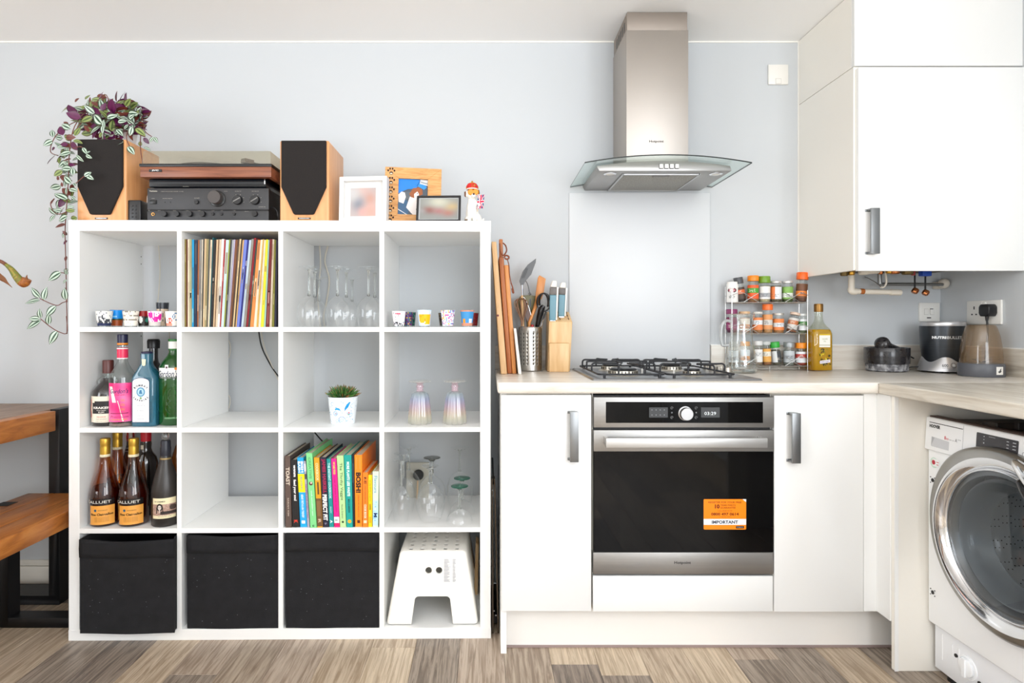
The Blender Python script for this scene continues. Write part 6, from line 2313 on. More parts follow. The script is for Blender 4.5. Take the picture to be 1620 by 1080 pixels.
m.lathe([(0.0235, 0), (0.0235, 0.002), (0.0205, 0.003), (0.0205, 0.018), (0.0195, 0.0195), (0, 0.0195)], seg=40)
m.xf = None
m.build('knob', ALU, cp)
t = MB()
DOTM = mat('display_grey', (58, 60, 62), 0.5)
MB().box(fx(1108.5), fx(1138), OF - 0.0013, OF - 0.0008, fz(660), fz(644)).box(fx(1026.5), fx(1056), OF - 0.0013, OF - 0.0008, fz(660), fz(644)).build('display', DOTM, cp, smooth=False)
f = flat((0, OF - 0.0017, 0))
m = MB().text('03:29', flat((fx(1123), OF - 0.0017, fz(653.5))), w=0.038, h=0.0105)
m.build('lettering', mat('display_digits', (214, 220, 222), 0.5, emit=0.5), cp, smooth=False)
t = MB()
for (a, b) in ((1062.5, 645), (1062.5, 652.3), (1062.5, 660), (1101, 645), (1101, 652.3), (1101, 660)):
    q = (fx(a), fz(b))
    if abs(b - 652.3) < 1:
        t.box(q[0] - 0.002, q[0] + 0.002, OF - 0.0013, OF - 0.0009, q[1] - 0.002, q[1] + 0.002)
    else:
        t.tube([(q[0] + 0.0042 * math.cos(x_), OF - 0.001, q[1] + 0.0042 * math.sin(x_)) for x_ in [2 * PI * i / 10 for i in range(9)]], 0.0006, 4)
        t.box(q[0] - 0.0035, q[0] + 0.0035, OF - 0.0013, OF - 0.0009, q[1] - 0.0004, q[1] + 0.0004)
for i in range(4):
    for j in range(2):
        q = (fx(1031 + i * 6.5), fz(648 + j * 8))
        t.box(q[0] - 0.0018, q[0] + 0.0018, OF - 0.0018, OF - 0.0014, q[1] - 0.0016, q[1] + 0.0016)
t.build('symbols', mat('symbol_grey', (128, 130, 132), 0.5), cp, smooth=False)

od = MB().box(fx(939), fx(1223.6), OF, OF + 0.02, fz(713.8), fz(680.2)).build('door_top_strip', STO, oven, bevel=0.001)
m = MB()
hd = OF - 0.045
xa, xb, za_, zb_ = fx(959, hd), fx(1214.6, hd), fz(708.2, hd), fz(693.2, hd)
m.box(xa, xb, hd, hd + 0.010, za_, zb_)
m.box(xa + 0.001, xa + 0.012, hd + 0.005, OF, za_ + 0.004, zb_ - 0.002)
m.box(xb - 0.012, xb - 0.001, hd + 0.005, OF, za_ + 0.004, zb_ - 0.002)
m.build('handle', mat('oven_handle_alu', (206, 205, 203), 0.45, 1.0), oven, bevel=0.0012)
MB().box(fx(939.3), fx(1223.4), OF + 0.001, OF + 0.02, fz(873), fz(714.3)).build('door_glass', OG, oven, bevel=0.0006, bseg=1)
MB().box(fx(980), fx(1182), OF + 0.0004, OF + 0.001, fz(862), fz(716)).build('door_window', OGW, oven, smooth=False)
lo = MB().box(fx(938.3), fx(1223), OF, OF + 0.02, fz(907.6), fz(873.4)).build('door_bottom_strip', STO, oven, bevel=0.001)
INK = mat('dark_ink', (36, 35, 36), 0.6)
MB().text('Hotpoint', flat((fx(1079.5), OF - 0.0005, fz(889.8))), w=0.0545, h=0.0118, bold=0.02).build('lettering', INK, lo, smooth=False)
# orange sticker
sx0_, sx1_, sz0_, sz1_ = fx(1112.8), fx(1180), fz(837), fz(789)
SY = OF + 0.0002
m = MB()
w_, h_ = sx1_ - sx0_, sz1_ - sz0_
cxs, czs = (sx0_ + sx1_) / 2, (sz0_ + sz1_) / 2
f0 = lambda l: flat((cxs, SY - 0.0002 * l, czs))
m.poly(rrect(-w_ / 2, w_ / 2, -h_ / 2, h_ / 2, 0.003, 3), f0(1), 'ff8a12')


def sv(b):   # row in the enlarged sticker view -> local height
    return h_ / 2 - (b - 150) / (945 - 150) * h_


m.poly([(-w_ / 2, sv(822)), (w_ / 2, sv(822)), (w_ / 2, sv(668)), (-w_ / 2, sv(668))], f0(2), 'f2f3f6')
m.poly([(w_ / 2 - .012, h_ / 2), (w_ / 2, h_ / 2), (w_ / 2, h_ / 2 - .010)], f0(2), 'e8ecf2')
m.text('REGISTER FOR YOUR FREE', f0(3), w=w_ * .78, h=0.0054, y=sv(232), bold=0.02, col='8a3a08')
m.text('10', f0(3), w=w_ * .115, h=0.0145, x=-w_ * .18, y=sv(340), bold=0.05, col='7a2e06')
m.text('YEAR PARTS', f0(3), w=w_ * .36, h=0.0055, x=w_ * .07, y=sv(308), bold=0.02, col='8a3a08')
m.text('GUARANTEE', f0(3), w=w_ * .36, h=0.0055, x=w_ * .07, y=sv(374), bold=0.02, col='8a3a08')
m.text('CALL FREE NOW', f0(3), w=w_ * .35, h=0.0034, y=sv(455), bold=0.02, col='b0500c')
m.text('0800 497 0614', f0(3), w=w_ * .65, h=0.0098, y=sv(540), bold=0.03, col='7a2e06')
m.text('or register online', f0(3), w=w_ * .3, h=0.0032, y=sv(614), bold=0.02, col='b0500c')
m.text('IMPORTANT', f0(3), w=w_ * .62, h=0.0112, y=sv(750), bold=0.04, col='3a4252')
m.poly([(w_ * .26, sv(915)), (w_ * .45, sv(915)), (w_ * .45, sv(850)), (w_ * .26, sv(850))], f0(2), '3a1a10')
m.text('Hotpoint', f0(3), w=w_ * .15, h=0.0032, x=w_ * .355, y=sv(882), bold=0.02, col='c8d4da')
m.build('warranty_sticker', PRINTG, oven, smooth=False, label='orange warranty sticker with a white IMPORTANT band')

# ------------------------------------------------------------------ worktop and upstands
wt = thing('worktop', 'pale limed-wood worktop running along the wall and round the corner', 'worktop', (0.8, 2.2, WU))
WF = 1.942
HX0, HX1, HY0, HY1 = 0.357, 0.932, 2.004, 2.49
m = MB()
m.box(0.0352, 1.9245, WF, 2.5195, WU, WT)
m.build('main_run', WORK, wt, bevel=0.009, bseg=4)
m = MB().box(1.279, 1.9245, 0.7, WF + 0.0005, WU, WT)
m.build('return_run', WORKY, wt, bevel=0.006, bseg=3)
MB().box(1.2805, 1.2815, WF - 0.001, WF + 0.012, WU + 0.004, WT - 0.004).build('joint', mat('joint_dark', (120, 104, 86), 0.6), wt, smooth=False)
up = thing('upstand', 'limed-wood upstand strip along the foot of both walls', 'upstand', (1.3, 2.51, WT))
MB().box(0.9465, 1.9248, 2.5015, 2.5195, WT, 1.0085).build('back_strip', WORK, up, bevel=0.001)
MB().box(1.907, 1.9248, 0.7, 2.501, WT, 1.0085).build('side_strip', WORKY, up, bevel=0.001)
MB().box(0.0352, 0.346, 2.5015, 2.5195, WT, 1.0085).build('left_strip', WORK, up, bevel=0.001)
MB().box(0.9465, 1.906, 2.5120, 2.5197, 1.0085, 1.0125).box(1.9175, 1.9249, 0.7, 2.5, 1.0085, 1.0125).build('sealant', WHITE, up, smooth=False)
tag(MB().box(1.30, 1.92, 0.7, 0.718, 0.0, WU - 0.001).build('end_support', WHITE, bevel=0.001), 'white panel holding up the near end of the return worktop', 'panel')

sb = tag(MB().box(0.3485, 0.944, 2.512, 2.5195, WT + 0.0005, 1.653).build('splashback', mat('white_glass_splashback', (216, 219, 222), 0.4), bevel=0.0012), 'plain white glass splashback on the wall behind the hob', 'splashback')
sb['kind'] = 'thing'

# ------------------------------------------------------------------ hob
HS = mat('hob_steel', (160, 161, 163), 0.34, 1.0, noise=5, col2=(150, 151, 153), scale=(0.6, 40, 40))
IRON = mat('cast_iron', (28, 29, 33), 0.5)
hob = thing('gas_hob', 'stainless steel four-burner gas hob with black pan supports', 'hob', (0.645, 2.25, WT))
ht = WT + 0.0005
m = MB()
m.hexa([(HX0, HY0, ht), (HX1, HY0, ht), (HX1, HY1, ht), (HX0, HY1, ht),
        (HX0 + 0.004, HY0 + 0.004, ht + 0.006), (HX1 - 0.004, HY0 + 0.004, ht + 0.006), (HX1 - 0.004, HY1 - 0.004, ht + 0.006), (HX0 + 0.004, HY1 - 0.004, ht + 0.006)])
m.build('plate', HS, hob, bevel=0.0012)
hp = ht + 0.006
burners = [(0.497, 2.165, 0.052, 'large'), (0.735, 2.13, 0.030, 'small'), (0.497, 2.375, 0.038, 'm'), (0.735, 2.365, 0.038, 'm')]
for bx, by, br, _ in burners:
    m = MB()
    m.lathe([(br + 0.012, 0), (br + 0.008, 0.003), (br, 0.004), (br * 0.98, 0.016), (br * 0.9, 0.018), (0, 0.018)], (bx, by, hp), 48,
            radf=lambda a, i, z: 1 + (0.03 * (1 if math.sin(a * 24) > 0 else -1) if i in (3,) else 0))
    bo = m.build('burner', mat('burner_alloy', (206, 200, 188), 0.4, 0.9), hob, angle=30)
    MB().lathe([(0, 0.018), (br * 0.92, 0.018), (br * 0.94, 0.021), (br * 0.85, 0.025), (0, 0.026)], (bx, by, hp), 40).build('burner_cap', mat('enamel_black', (24, 24, 26), 0.3), bo)
    m = MB()
    n_ = int(br * 520)
    for i in range(n_):
        a = 2 * PI * i / n_
        m.box(-0.0012, 0.0012, -0.0016, 0.0016, 0, 0.009)
        # place tooth
        for q in range(8):
            v_ = m.v[-8 + q]
            m.v[-8 + q] = Vector((bx + (br * 1.0) * math.cos(a) + v_.x * math.cos(a) - v_.y * math.sin(a), by + br * math.sin(a) + v_.x * math.sin(a) + v_.y * math.cos(a), hp + 0.006 + v_.z))
    m.build('flame_port', mat('burner_dark', (92, 88, 80), 0.5, 0.6), bo, smooth=False, kind='stuff')
MB().rod((0.575, 2.20, hp), (0.575, 2.20, hp + 0.02), 0.003, 8).rod((0.68, 2.16, hp), (0.68, 2.16, hp + 0.02), 0.003, 8).build('igniter', WP, hob)


def rounded_loop(x0, x1, y0, y1, z, r=0.02):
    return [(a, b, z) for a, b in rrect(x0, x1, y0, y1, r, 4)]


for gx0, gx1, bs in ((0.383, 0.612, (burners[0], burners[2])), (0.622, 0.853, (burners[1], burners[3]))):
    gr = MB()
    zb_ = hp + 0.012
    zt2 = hp + 0.042
    gr.tube(rounded_loop(gx0, gx1, 2.035, 2.455, zb_), 0.0033, 8, closed=True)
    for (bx, by, br, _) in bs:
        ri = max(0.018, br * 0.42)
        for (ex, ey) in ((gx0, by), (gx1, by)):
            dx = 1 if ex < bx else -1
            gr.tube(spline([(ex, ey, zb_), (ex, ey, zt2 - 0.008), (ex + dx * 0.008, ey, zt2), (ex + dx * 0.03, ey, zt2), (bx - dx * ri, ey, zt2)], 3), 0.0033, 8)
    for (bx, by, br, _), ey, s in ((bs[0], 2.035, 1), (bs[1], 2.455, -1)):
        for xo in (-0.045, 0.045):
            gr.tube(spline([(bx + xo, ey, zb_), (bx + xo, ey, zt2 - 0.008), (bx + xo * 0.95, ey + s * 0.008, zt2), (bx + xo * 0.8, ey + s * 0.03, zt2), (bx + xo * 0.25, by - s * 0.02, zt2)], 3), 0.0033, 8)
    xm = (bs[0][0])
    gr.tube(spline([(gx0, 2.272, zb_), (gx0, 2.272, zt2 - 0.006), (gx0 + 0.01, 2.272, zt2), (xm, 2.272, zt2), (gx1 - 0.01, 2.272, zt2), (gx1, 2.272, zt2 - 0.006), (gx1, 2.272, zb_)], 3), 0.0033, 8)
    gr.tube([(xm, bs[0][1] + 0.02, zt2), (xm, bs[1][1] - 0.02, zt2)], 0.0033, 8)
    for xx in (gx0 + 0.02, gx1 - 0.02):
        for yy in (2.035, 2.455):
            gr.rod((xx, yy, hp), (xx, yy, zb_), 0.005, 8)
    gr.build('pan_support', IRON, hob, angle=60)
for i in range(4):
    ky = 2.215 + i * 0.066
    m = MB().lathe([(0, 0), (0.019, 0), (0.019, 0.003), (0.0165, 0.005), (0.0155, 0.022), (0.0135, 0.024), (0, 0.024)], (0.896, ky, hp), 24)
    ko = m.build('knob', mat('hob_knob', (196, 190, 180), 0.3, 0.8), hob)

# ------------------------------------------------------------------ cooker hood
hood = thing('cooker_hood', 'stainless steel chimney cooker hood with curved glass canopy', 'cooker hood', (0.65, 2.35, 1.66))
CHM = mat('chimney_steel', (186, 179, 172), 0.5, 1.0)
MB().box(0.5355, 0.7725, 2.277, 2.515, 1.69, 2.225).build('chimney', CHM, hood, bevel=0.001)
uc = MB().box(0.5385, 0.7695, 2.280, 2.515, 2.225, CEIL_Z - 0.0015).build('upper_chimney', mat('chimney_steel_dull', (170, 160, 151), 0.6, 1.0), hood, bevel=0.001)
m = MB()
for i in range(5):
    y_ = 2.325 + i * 0.033
    m.prism(rrect(y_ - 0.010, y_ + 0.010, 2.236, 2.276, 0.008, 3), (0.5379, 0, 0), Y1, Z1, (0.0005, 0, 0))
m.build('vent_slot', BADGE, uc, smooth=False)
MB().text('Hotpoint', flat((fx(1038.5, 2.277), 2.2765, fz(224, 2.277))), w=0.056, h=0.0118, bold=0.02).build('lettering', INK, hood, smooth=False)
zbot = 1.6635
zarch = lambda x: 1.7045 - 0.028 * ((x - 0.652) / 0.30) ** 2
n = 16
top = [(0.405 + 0.492 * i / n, zarch(0.405 + 0.492 * i / n) - 0.004) for i in range(n + 1)]
pts = [(0.415, zbot), (0.905 - 0.002, zbot)] + top[::-1]
body = MB().prism(pts, (0, 2.19, 0), X1, Z1, (0, 0.325, 0))
body.build('body', STEEL, hood, bevel=0.0012)
# glass canopy
n = 28
ga = 0.3525, 0.9535
outer = [(ga[0] + (ga[1] - ga[0]) * i / n) for i in range(n + 1)]
pts = [(x_, zarch(x_)) for x_ in outer] + [(x_, zarch(x_) + 0.0045) for x_ in outer[::-1]]
m = MB()
yF, yB = 2.135, 2.516
vs, fs, mi = [], [], []
for (y0, dz) in ((yF, 0), (yB, 0)):
    for x_ in outer:
        vs.append((x_, y0, zarch(x_)))
    for x_ in outer:
        vs.append((x_, y0, zarch(x_) + 0.0045))
N1 = n + 1
for i in range(n):
    a = i
    m1 = (a, a + 1, 2 * N1 + a + 1, 2 * N1 + a)
    fs.append(m1[::-1]); mi.append(0)
    b = N1 + i
    fs.append((b, b + 1, 2 * N1 + b + 1, 2 * N1 + b)); mi.append(0)
    fs.append((a, a + 1, N1 + a + 1, N1 + a)); mi.append(1)
    fs.append((2 * N1 + a + 1, 2 * N1 + a, 3 * N1 + a, 3 * N1 + a + 1)); mi.append(1)
fs.append((0, N1, 3 * N1, 2 * N1)); mi.append(1)
fs.append((n, 2 * N1 + n, 3 * N1 + n, N1 + n)); mi.append(1)
HG = thin_glass('hood_glass', (240, 246, 244), edge=0.35, base=0.04)
for f_, mm in zip(fs, mi):
    m.f.append(f_); m.c.append(None); m.m.append(mm)
m.v = [Vector(v_) for v_ in vs]
m.build('glass_canopy', [HG, mat('glass_edge', (16, 26, 24), 0.1)], hood, angle=40)
# underside
m = MB().box(0.515, 0.795, 2.235, 2.495, zbot - 0.004, zbot - 0.0005)
flt = m.build('grease_filter', mat('filter_mesh', (172, 168, 158), 0.45, 0.9, noise=220, col2=(120, 116, 108)), hood, bevel=0.001)
m = MB()
for (a0, a1, b0, b1) in ((0.51, 0.80, 2.228, 2.235), (0.51, 0.80, 2.495, 2.502), (0.508, 0.515, 2.228, 2.502), (0.795, 0.802, 2.228, 2.502)):
    m.box(a0, a1, b0, b1, zbot - 0.006, zbot - 0.0005)
m.build('filter_frame', ALU, hood, bevel=0.0008, bseg=1)
MB().box(0.628, 0.690, 2.240, 2.256, zbot - 0.0075, zbot - 0.004).build('filter_latch', mat('latch_grey', (120, 118, 114), 0.5), flt, bevel=0.001)
for lx in (0.463, 0.861):
    m = MB()
    m.lathe([(0.0, -0.003), (0.021, -0.003), (0.024, -0.0015), (0.024, 0)], (lx, 2.232, zbot - 0.0004), 28)
    lo_ = m.build('lamp', CHROME, hood)
    MB().lathe([(0, -0.0042), (0.016, -0.0035), (0.017, -0.003)], (lx, 2.232, zbot), 24).build('lamp_lens', mat('frosted_lens', (232, 230, 224), 0.3), lo_)
m = MB()
for i in range(4):
    a = fx(1046 + i * 8.3, 2.19)
    m.box(a - 0.0065, a + 0.0065, 2.1865, 2.1895, fz(266, 2.19), fz(259.6, 2.19))
m.build('button', mat('button_light', (244, 243, 240), 0.3), hood, bevel=0.0008, bseg=1)
m = MB()
for i in range(4):
    a = fx(1046 + i * 8.3, 2.19)
    m.box(a - 0.008, a + 0.0068, 2.1885, 2.1898, fz(267.2, 2.19), fz(259.2, 2.19))
m.build('button_surround', BADGE, hood, smooth=False)

# ------------------------------------------------------------------ wall cabinet with boiler
UX0, UX1, UD = 1.3195, 1.924, 2.134
UZ0, UZ1 = 1.291, 2.0245
uc = thing('boiler_cabinet', 'tall glossy white wall cabinet in the corner hiding the boiler', 'cabinet', (1.62, 2.3, UZ0))
MB().box(UX0, UX0 + 0.018, UD + 0.004, 2.5195, UZ0 + 0.002, UZ1 - 0.001).build('side_panel', CREAMW, uc, bevel=0.0006, bseg=1)
MB().box(UX0 + 0.018, UX1, UD + 0.02, 2.5195, UZ1 - 0.02, UZ1 - 0.002).build('top_panel', CREAMW, uc, smooth=False)
MB().box(UX1 - 0.016, UX1, UD + 0.022, 2.5195, UZ0 + 0.03, UZ1 - 0.02).build('right_panel', CREAMW, uc, smooth=False)
du = MB().box(UX0 + 0.0065, UX1 - 0.0025, UD - 0.016, UD + 0.003, fz(428.2, UD - 0.016), fz(106, UD - 0.016)).build('door', mat('white_high_gloss', (244, 244, 242), 0.1), uc, bevel=0.0012)
yf = UD - 0.016
bar_handle(du, fx(1378.5, yf - .028), fx(1392.5, yf - .028), fz(401, yf - .028), fz(328.5, yf - .028), yf, 0.028)
uf = thing('filler_panel', 'white filler panels boxing the space between wall cabinet and ceiling', 'panel', (1.62, 2.3, UZ1))
MB().box(UX0, UX1, UD - 0.002, UD + 0.016, UZ1 + 0.001, CEIL_Z - 0.002).build('front_board', GLOSSW, uf, bevel=0.0006, bseg=1)
MB().box(UX0, UX0 + 0.018, UD + 0.0165, 2.5195, UZ1 + 0.001, CEIL_Z - 0.002).build('side_board', CREAMW, uf, bevel=0.0006, bseg=1)
boi = thing('boiler', 'boiler inside the wall cabinet with pipes and valves hanging below', 'boiler', (1.6, 2.33, 1.31))
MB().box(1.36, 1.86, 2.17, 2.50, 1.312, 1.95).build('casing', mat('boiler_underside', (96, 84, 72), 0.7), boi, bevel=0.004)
COP = mat('copper', (176, 110, 66), 0.3, 1.0)
BRASS = mat('brass', (186, 140, 60), 0.3, 1.0)


def c2(a, b):
    return 1320 + a / 9.0, 420 + b / 9.0


PB = 2.36
PVC = mat('white_waste_pipe', (222, 214, 200), 0.4)
m = MB()
a_, b_, c_ = px(*c2(242, 60), PB), px(*c2(242, 300), PB), px(*c2(320, 362), PB)
m.tube([px(*c2(242, 60), PB), px(*c2(242, 330), PB)], 0.0115, 16)
m.tube(spline([px(*c2(242, 320), PB), px(*c2(242, 350), PB), px(*c2(262, 366), PB), px(*c2(310, 368), PB)], 5), 0.0135, 16)
m.tube([px(*c2(285, 366), PB), px(*c2(800, 378), PB)], 0.0105, 16)
m.tube([px(*c2(790, 379), PB), px(*c2(940, 382), PB)], 0.0122, 16)
m.tube([px(*c2(242, 215), PB), px(*c2(242, 232), PB)], 0.0125, 16)
m.build('waste_pipe', PVC, boi, angle=50)
m = MB().tube([px(*c2(362, 366), PB), px(*c2(418, 368), PB)], 0.0112, 12)
m.build('rust_joint', mat('rusty_sealant', (168, 96, 40), 0.8), boi)
m = MB().tube(spline([px(*c2(722, 60), 2.33), px(*c2(738, 180), 2.33), px(*c2(738, 250), 2.33), px(*c2(705, 305), 2.33), px(*c2(660, 308), 2.33)], 6), 0.0035, 10)
m.build('overflow_pipe', PVC, boi, angle=60)
m = MB().tube(spline([px(*c2(430, 160), 2.40), px(*c2(520, 200), 2.38), px(*c2(610, 255), 2.35), px(*c2(665, 305), 2.33)], 6), 0.0018, 8)
m.build('thin_cable', mat('grey_cable', (110, 106, 100), 0.6), boi, angle=60)
m = MB().tube([px(*c2(640, 60), 2.42), px(*c2(650, 262), 2.42)], 0.008, 14).tube([px(*c2(650, 264), 2.44), px(*c2(1545, 270), 2.44)], 0.0062, 12)
m.build('gas_pipe', mat('galvanised', (150, 150, 148), 0.35, 0.9), boi, angle=50)
m = MB().ball(px(*c2(1560, 255), 2.47), 0.021, 12, 8).box(px(*c2(1460, 330), 2.49).x, px(*c2(1560, 330), 2.49).x, 2.49, 2.518, px(*c2(1500, 330), 2.49).z, px(*c2(1500, 230), 2.49).z)
m.build('pipe_sealant', PVC, boi, bevel=0.004)
for a in (1150, 1300):
    lo2 = 25 if a > 1200 else 0
    st1, st2 = px(*c2(a + 5, 70), 2.30), px(*c2(a - 5, 320 + lo2), 2.30)
    so_ = MB().box(st2.x - 0.003, st2.x + 0.003, 2.299, 2.301, st2.z, st1.z).build('key_strap', BLACK, boi, smooth=False)
    c_ = px(*c2(a, 360 + lo2), 2.30)
    m = MB()
    m.xf = Matrix.Translation(c_) @ Matrix.Rotation(0.6, 4, 'Y')
    m.lathe([(0, -0.009), (0.0105, -0.009), (0.0115, -0.004), (0.0115, 0.004), (0.0105, 0.009), (0, 0.009)], seg=6)
    m.build('valve_key', COP, boi, smooth=False)
    m.xf = None
b0, b1 = px(*c2(1245, 150), 2.29), px(*c2(1378, 90), 2.29)
MB().box(b0.x, b1.x, 2.285, 2.31, b0.z, b1.z + 0.01).build('blue_lever', mat('blue_plastic', (20, 70, 170), 0.4), boi, bevel=0.003)
for (a, b, w_, mm) in ((240, 108, 0.013, BRASS), (520, 86, 0.03, PVC), (420, 100, 0.02, PVC), (780, 86, 0.012, BRASS), (860, 92, 0.018, COP), (1040, 100, 0.02, mat('dull_brass', (120, 100, 60), 0.5, 0.7)), (660, 96, 0.008, COP), (1120, 110, 0.008, mat('red_lever', (150, 50, 44), 0.5)), (140, 118, 0.014, mat('dull_brass', (120, 100, 60), 0.5, 0.7))):
    q = px(*c2(a, b), 2.30)
    m = MB()
    m.lathe([(0, 0.02), (w_, 0.02), (w_, -0.004), (w_ * 0.8, -0.008), (0, -0.008)], (q.x, 2.30, q.z), 6 if mm is BRASS else 12)
    m.build('valve_fitting', mm, boi, bevel=0.0008, bseg=1)

# ------------------------------------------------------------------ switches and sockets
SWP = mat('switch_plate', (238, 236, 230), 0.3)
s1 = thing('switch_plate', 'small square white blank switch plate high on the wall by the hood', 'switch', (px(1231, 118, 2.515).x, 2.515, px(1231, 118, 2.515).z))
a_, b_ = px(1215, 134, 2.515), px(1246.5, 102.5, 2.515)
MB().box(a_.x, b_.x, 2.510, 2.5195, a_.z, b_.z).build('plate', SWP, s1, bevel=0.0025)
q = px(1231.5, 128, 2.51)
MB().box(q.x - 0.011, q.x + 0.011, 2.5085, 2.5105, q.z - 0.011, q.z + 0.009).build('cover', SWP, s1, bevel=0.001)
MB().box(q.x - 0.0122, q.x + 0.0122, 2.5098, 2.5105, q.z - 0.0122, q.z + 0.0102).build('gap', mat('gap_grey', (190, 186, 180), 0.6), s1, smooth=False)
s2 = thing('fused_spur', 'white fused switch plate on the back wall above the blender base', 'switch', (px(1470, 493, 2.515).x, 2.515, px(1470, 493, 2.515).z))
a_, b_ = px(1453.8, 508.5, 2.515), px(1485.8, 478.6, 2.515)
MB().box(a_.x, b_.x, 2.510, 2.5195, a_.z, b_.z).build('plate', SWP, s2, bevel=0.0025)
GAPG = mat('gap_grey', (190, 186, 180), 0.6)
for (u0, u1, v0, v1) in ((1280, 1340, 615, 700), (1365, 1420, 615, 700)):
    q0, q1 = px(*c2(u0, v1), 2.509), px(*c2(u1, v0), 2.509)
    MB().box(q0.x, q1.x, 2.5095, 2.5105, q0.z, q1.z).build('gap', GAPG, s2, smooth=False)
    MB().box(q0.x + 0.001, q1.x - 0.001, 2.508, 2.510, q0.z + 0.001, q1.z - 0.001).build('rocker', SWP, s2, bevel=0.0008, bseg=1)
m = MB()
for (u0, u1, v0, v1) in ((1325, 1378, 736, 750), (1368, 1408, 612, 622)):
    q0, q1 = px(*c2(u0, v1), 2.507), px(*c2(u1, v0), 2.507)
    m.box(q0.x, q1.x, 2.5075, 2.5102, q0.z, q1.z)
m.build('mark', INK, s2, smooth=False)
s3 = thing('double_socket', 'white double wall socket on the right wall with one black plug in it', 'socket', (1.92, 2.29, 1.13))
SX = RIGHT_X
MB().box(SX - 0.010, SX - 0.0005, 2.213, 2.372, 1.098, 1.190).build('plate', SWP, s3, bevel=0.003)
m = MB()
mf = lambda x, y: Vector((SX - 0.0108, 2.292 - x, 1.144 + y))
for cx_ in (-0.042,):
    m.poly([(cx_ - .003, .012), (cx_ + .003, .012), (cx_ + .003, .024), (cx_ - .003, .024)], mf)
    m.poly([(cx_ - .014, -.010), (cx_ - .006, -.010), (cx_ - .006, -.005), (cx_ - .014, -.005)], mf)
    m.poly([(cx_ + .006, -.010), (cx_ + .014, -.010), (cx_ + .014, -.005), (cx_ + .006, -.005)], mf)
m.build('pin_hole', BADGE, s3, smooth=False)
for cx_ in (-0.008, 0.008):
    c_ = mf(cx_, 0.031)
    MB().box(SX - 0.0135, SX - 0.0095, c_.y - 0.006, c_.y + 0.006, c_.z - 0.009, c_.z + 0.009).build('rocker', SWP, s3, bevel=0.001)
pg = thing('plug', 'black mains plug pushed into the double socket with its lead hanging down', 'plug', (1.895, 2.262, 1.14))
c_ = px(1565, 484, 2.24)
MB().prism([(-.019, -.022), (.019, -.022), (.026, -.010), (.026, .014), (.018, .024), (-.018, .024), (-.026, .014), (-.026, -.010)], (SX - 0.0105, 2.25, 1.150), Y1 * 0.92, Z1, (-0.034, 0, 0)).build('body', BLACK, pg, bevel=0.004, bseg=3)
m = MB().tube(spline([(SX - 0.030, 2.25, 1.135), (SX - 0.031, 2.25, 1.118), (SX - 0.028, 2.25, 1.06), (SX - 0.026, 2.262, 0.97), (SX - 0.027, 2.27, 0.919), (SX - 0.030, 2.29, 0.913), (SX - 0.034, 2.312, 0.913)], 6), 0.0035, 8, radii=None)
m.rod((SX - 0.030, 2.25, 1.135), (SX - 0.031, 2.25, 1.112), 0.0075, 10, 0.0045)
m.build('lead', BLACK, pg, angle=60)

# ------------------------------------------------------------------ washing machine
WX = 1.393
wm = thing('washing_machine', 'white front-loading washing machine with large chrome porthole door', 'washing machine', (1.66, 1.58, 0))
WMW = mat('appliance_white', (248, 250, 252), 0.22)
YF, YN = 1.877, 1.283
m = MB()
for q in ((WX + .02, 1.9, YN + .004, YN + .02, .025, .79), (WX + .02, 1.9, YF - .02, YF - .004, .025, .79), (WX + .02, 1.9, YN + .02, YF - .02, .77, .79), (WX + .02, 1.9, YN + .02, YF - .02, .025, .04), (1.88, 1.9, YN + .02, YF - .02, .04, .77)):
    m.box(*q)
m.build('drum_housing', mat('housing_grey', (110, 106, 104), 0.6), wm, smooth=False)
mb_ = MB().box(WX, WX + 0.022, YN, YF, 0.163, 0.708)
fp = mb_.build('front_panel', WMW, wm, bevel=0.006, bseg=3)
cutm = MB()
DC = Vector((WX, 1.583, 0.512))
cutm.xf = Matrix.Translation(DC) @ Matrix.Rotation(-PI / 2, 4, 'Y')
cutm.cyl(0.185, -0.1, 0.1, seg=48)
lp = fp.data
# the front panel is in wm-local space: shift the cutter
for i in range(len(cutm.v)):
    cutm.v[i] = cutm.v[i] - Vector(wm.location)
cut(fp, cutm)
kp = MB().box(WX + 0.018, WX + 0.030, YN + 0.01, YF - 0.006, 0.022, 0.162)
kp.build('kick_panel', mat('kick_white', (240, 242, 246), 0.3), wm, bevel=0.002)
m = MB()
for (y_, z0, z1) in ((1.84, 0.06, 0.14), (1.80, 0.09, 0.13), (1.775, 0.09, 0.13), (1.60, 0.05, 0.14), (1.45, 0.05, 0.14)):
    MB().box(WX + 0.0172, WX + 0.019, y_ - 0.002, y_ + 0.002, z0, z1).build('kick_rib', WMW, wm, bevel=0.0008, bseg=1)
m = MB()
m.xf = Matrix.Translation((WX + 0.018, 1.742, 0.092)) @ Matrix.Rotation(-PI / 2, 4, 'Y')
m.lathe([(0.034, -0.001), (0.034, 0.003), (0.030, 0.004), (0.029, 0.001), (0.026, 0.001), (0.026, 0.009), (0.023, 0.011), (0, 0.011)], seg=32)
m.box(-0.026, 0.026, -0.005, 0.005, 0.010, 0.016)
m.xf = None
m.build('filter_cap', WMW, wm, bevel=0.0)
m = MB()
for y_ in (1.70, 1.785):
    m.xf = Matrix.Translation((WX + 0.018, y_, 0.104 if y_ > 1.75 else 0.072)) @ Matrix.Rotation(-PI / 2, 4, 'Y')
    m.cyl(0.0055, -0.001, 0.003, seg=10)
m.xf = None
m.build('screw', mat('screw_dark', (60, 58, 56), 0.4, 0.8), wm)
m = MB()
for y_ in (YN + 0.04, YF - 0.05):
    for x_ in (WX + 0.05, 1.86):
        m.cyl(0.022, 0, 0.024, (x_, y_, 0), 14)
m.build('feet', BLACK, wm)
m = MB()
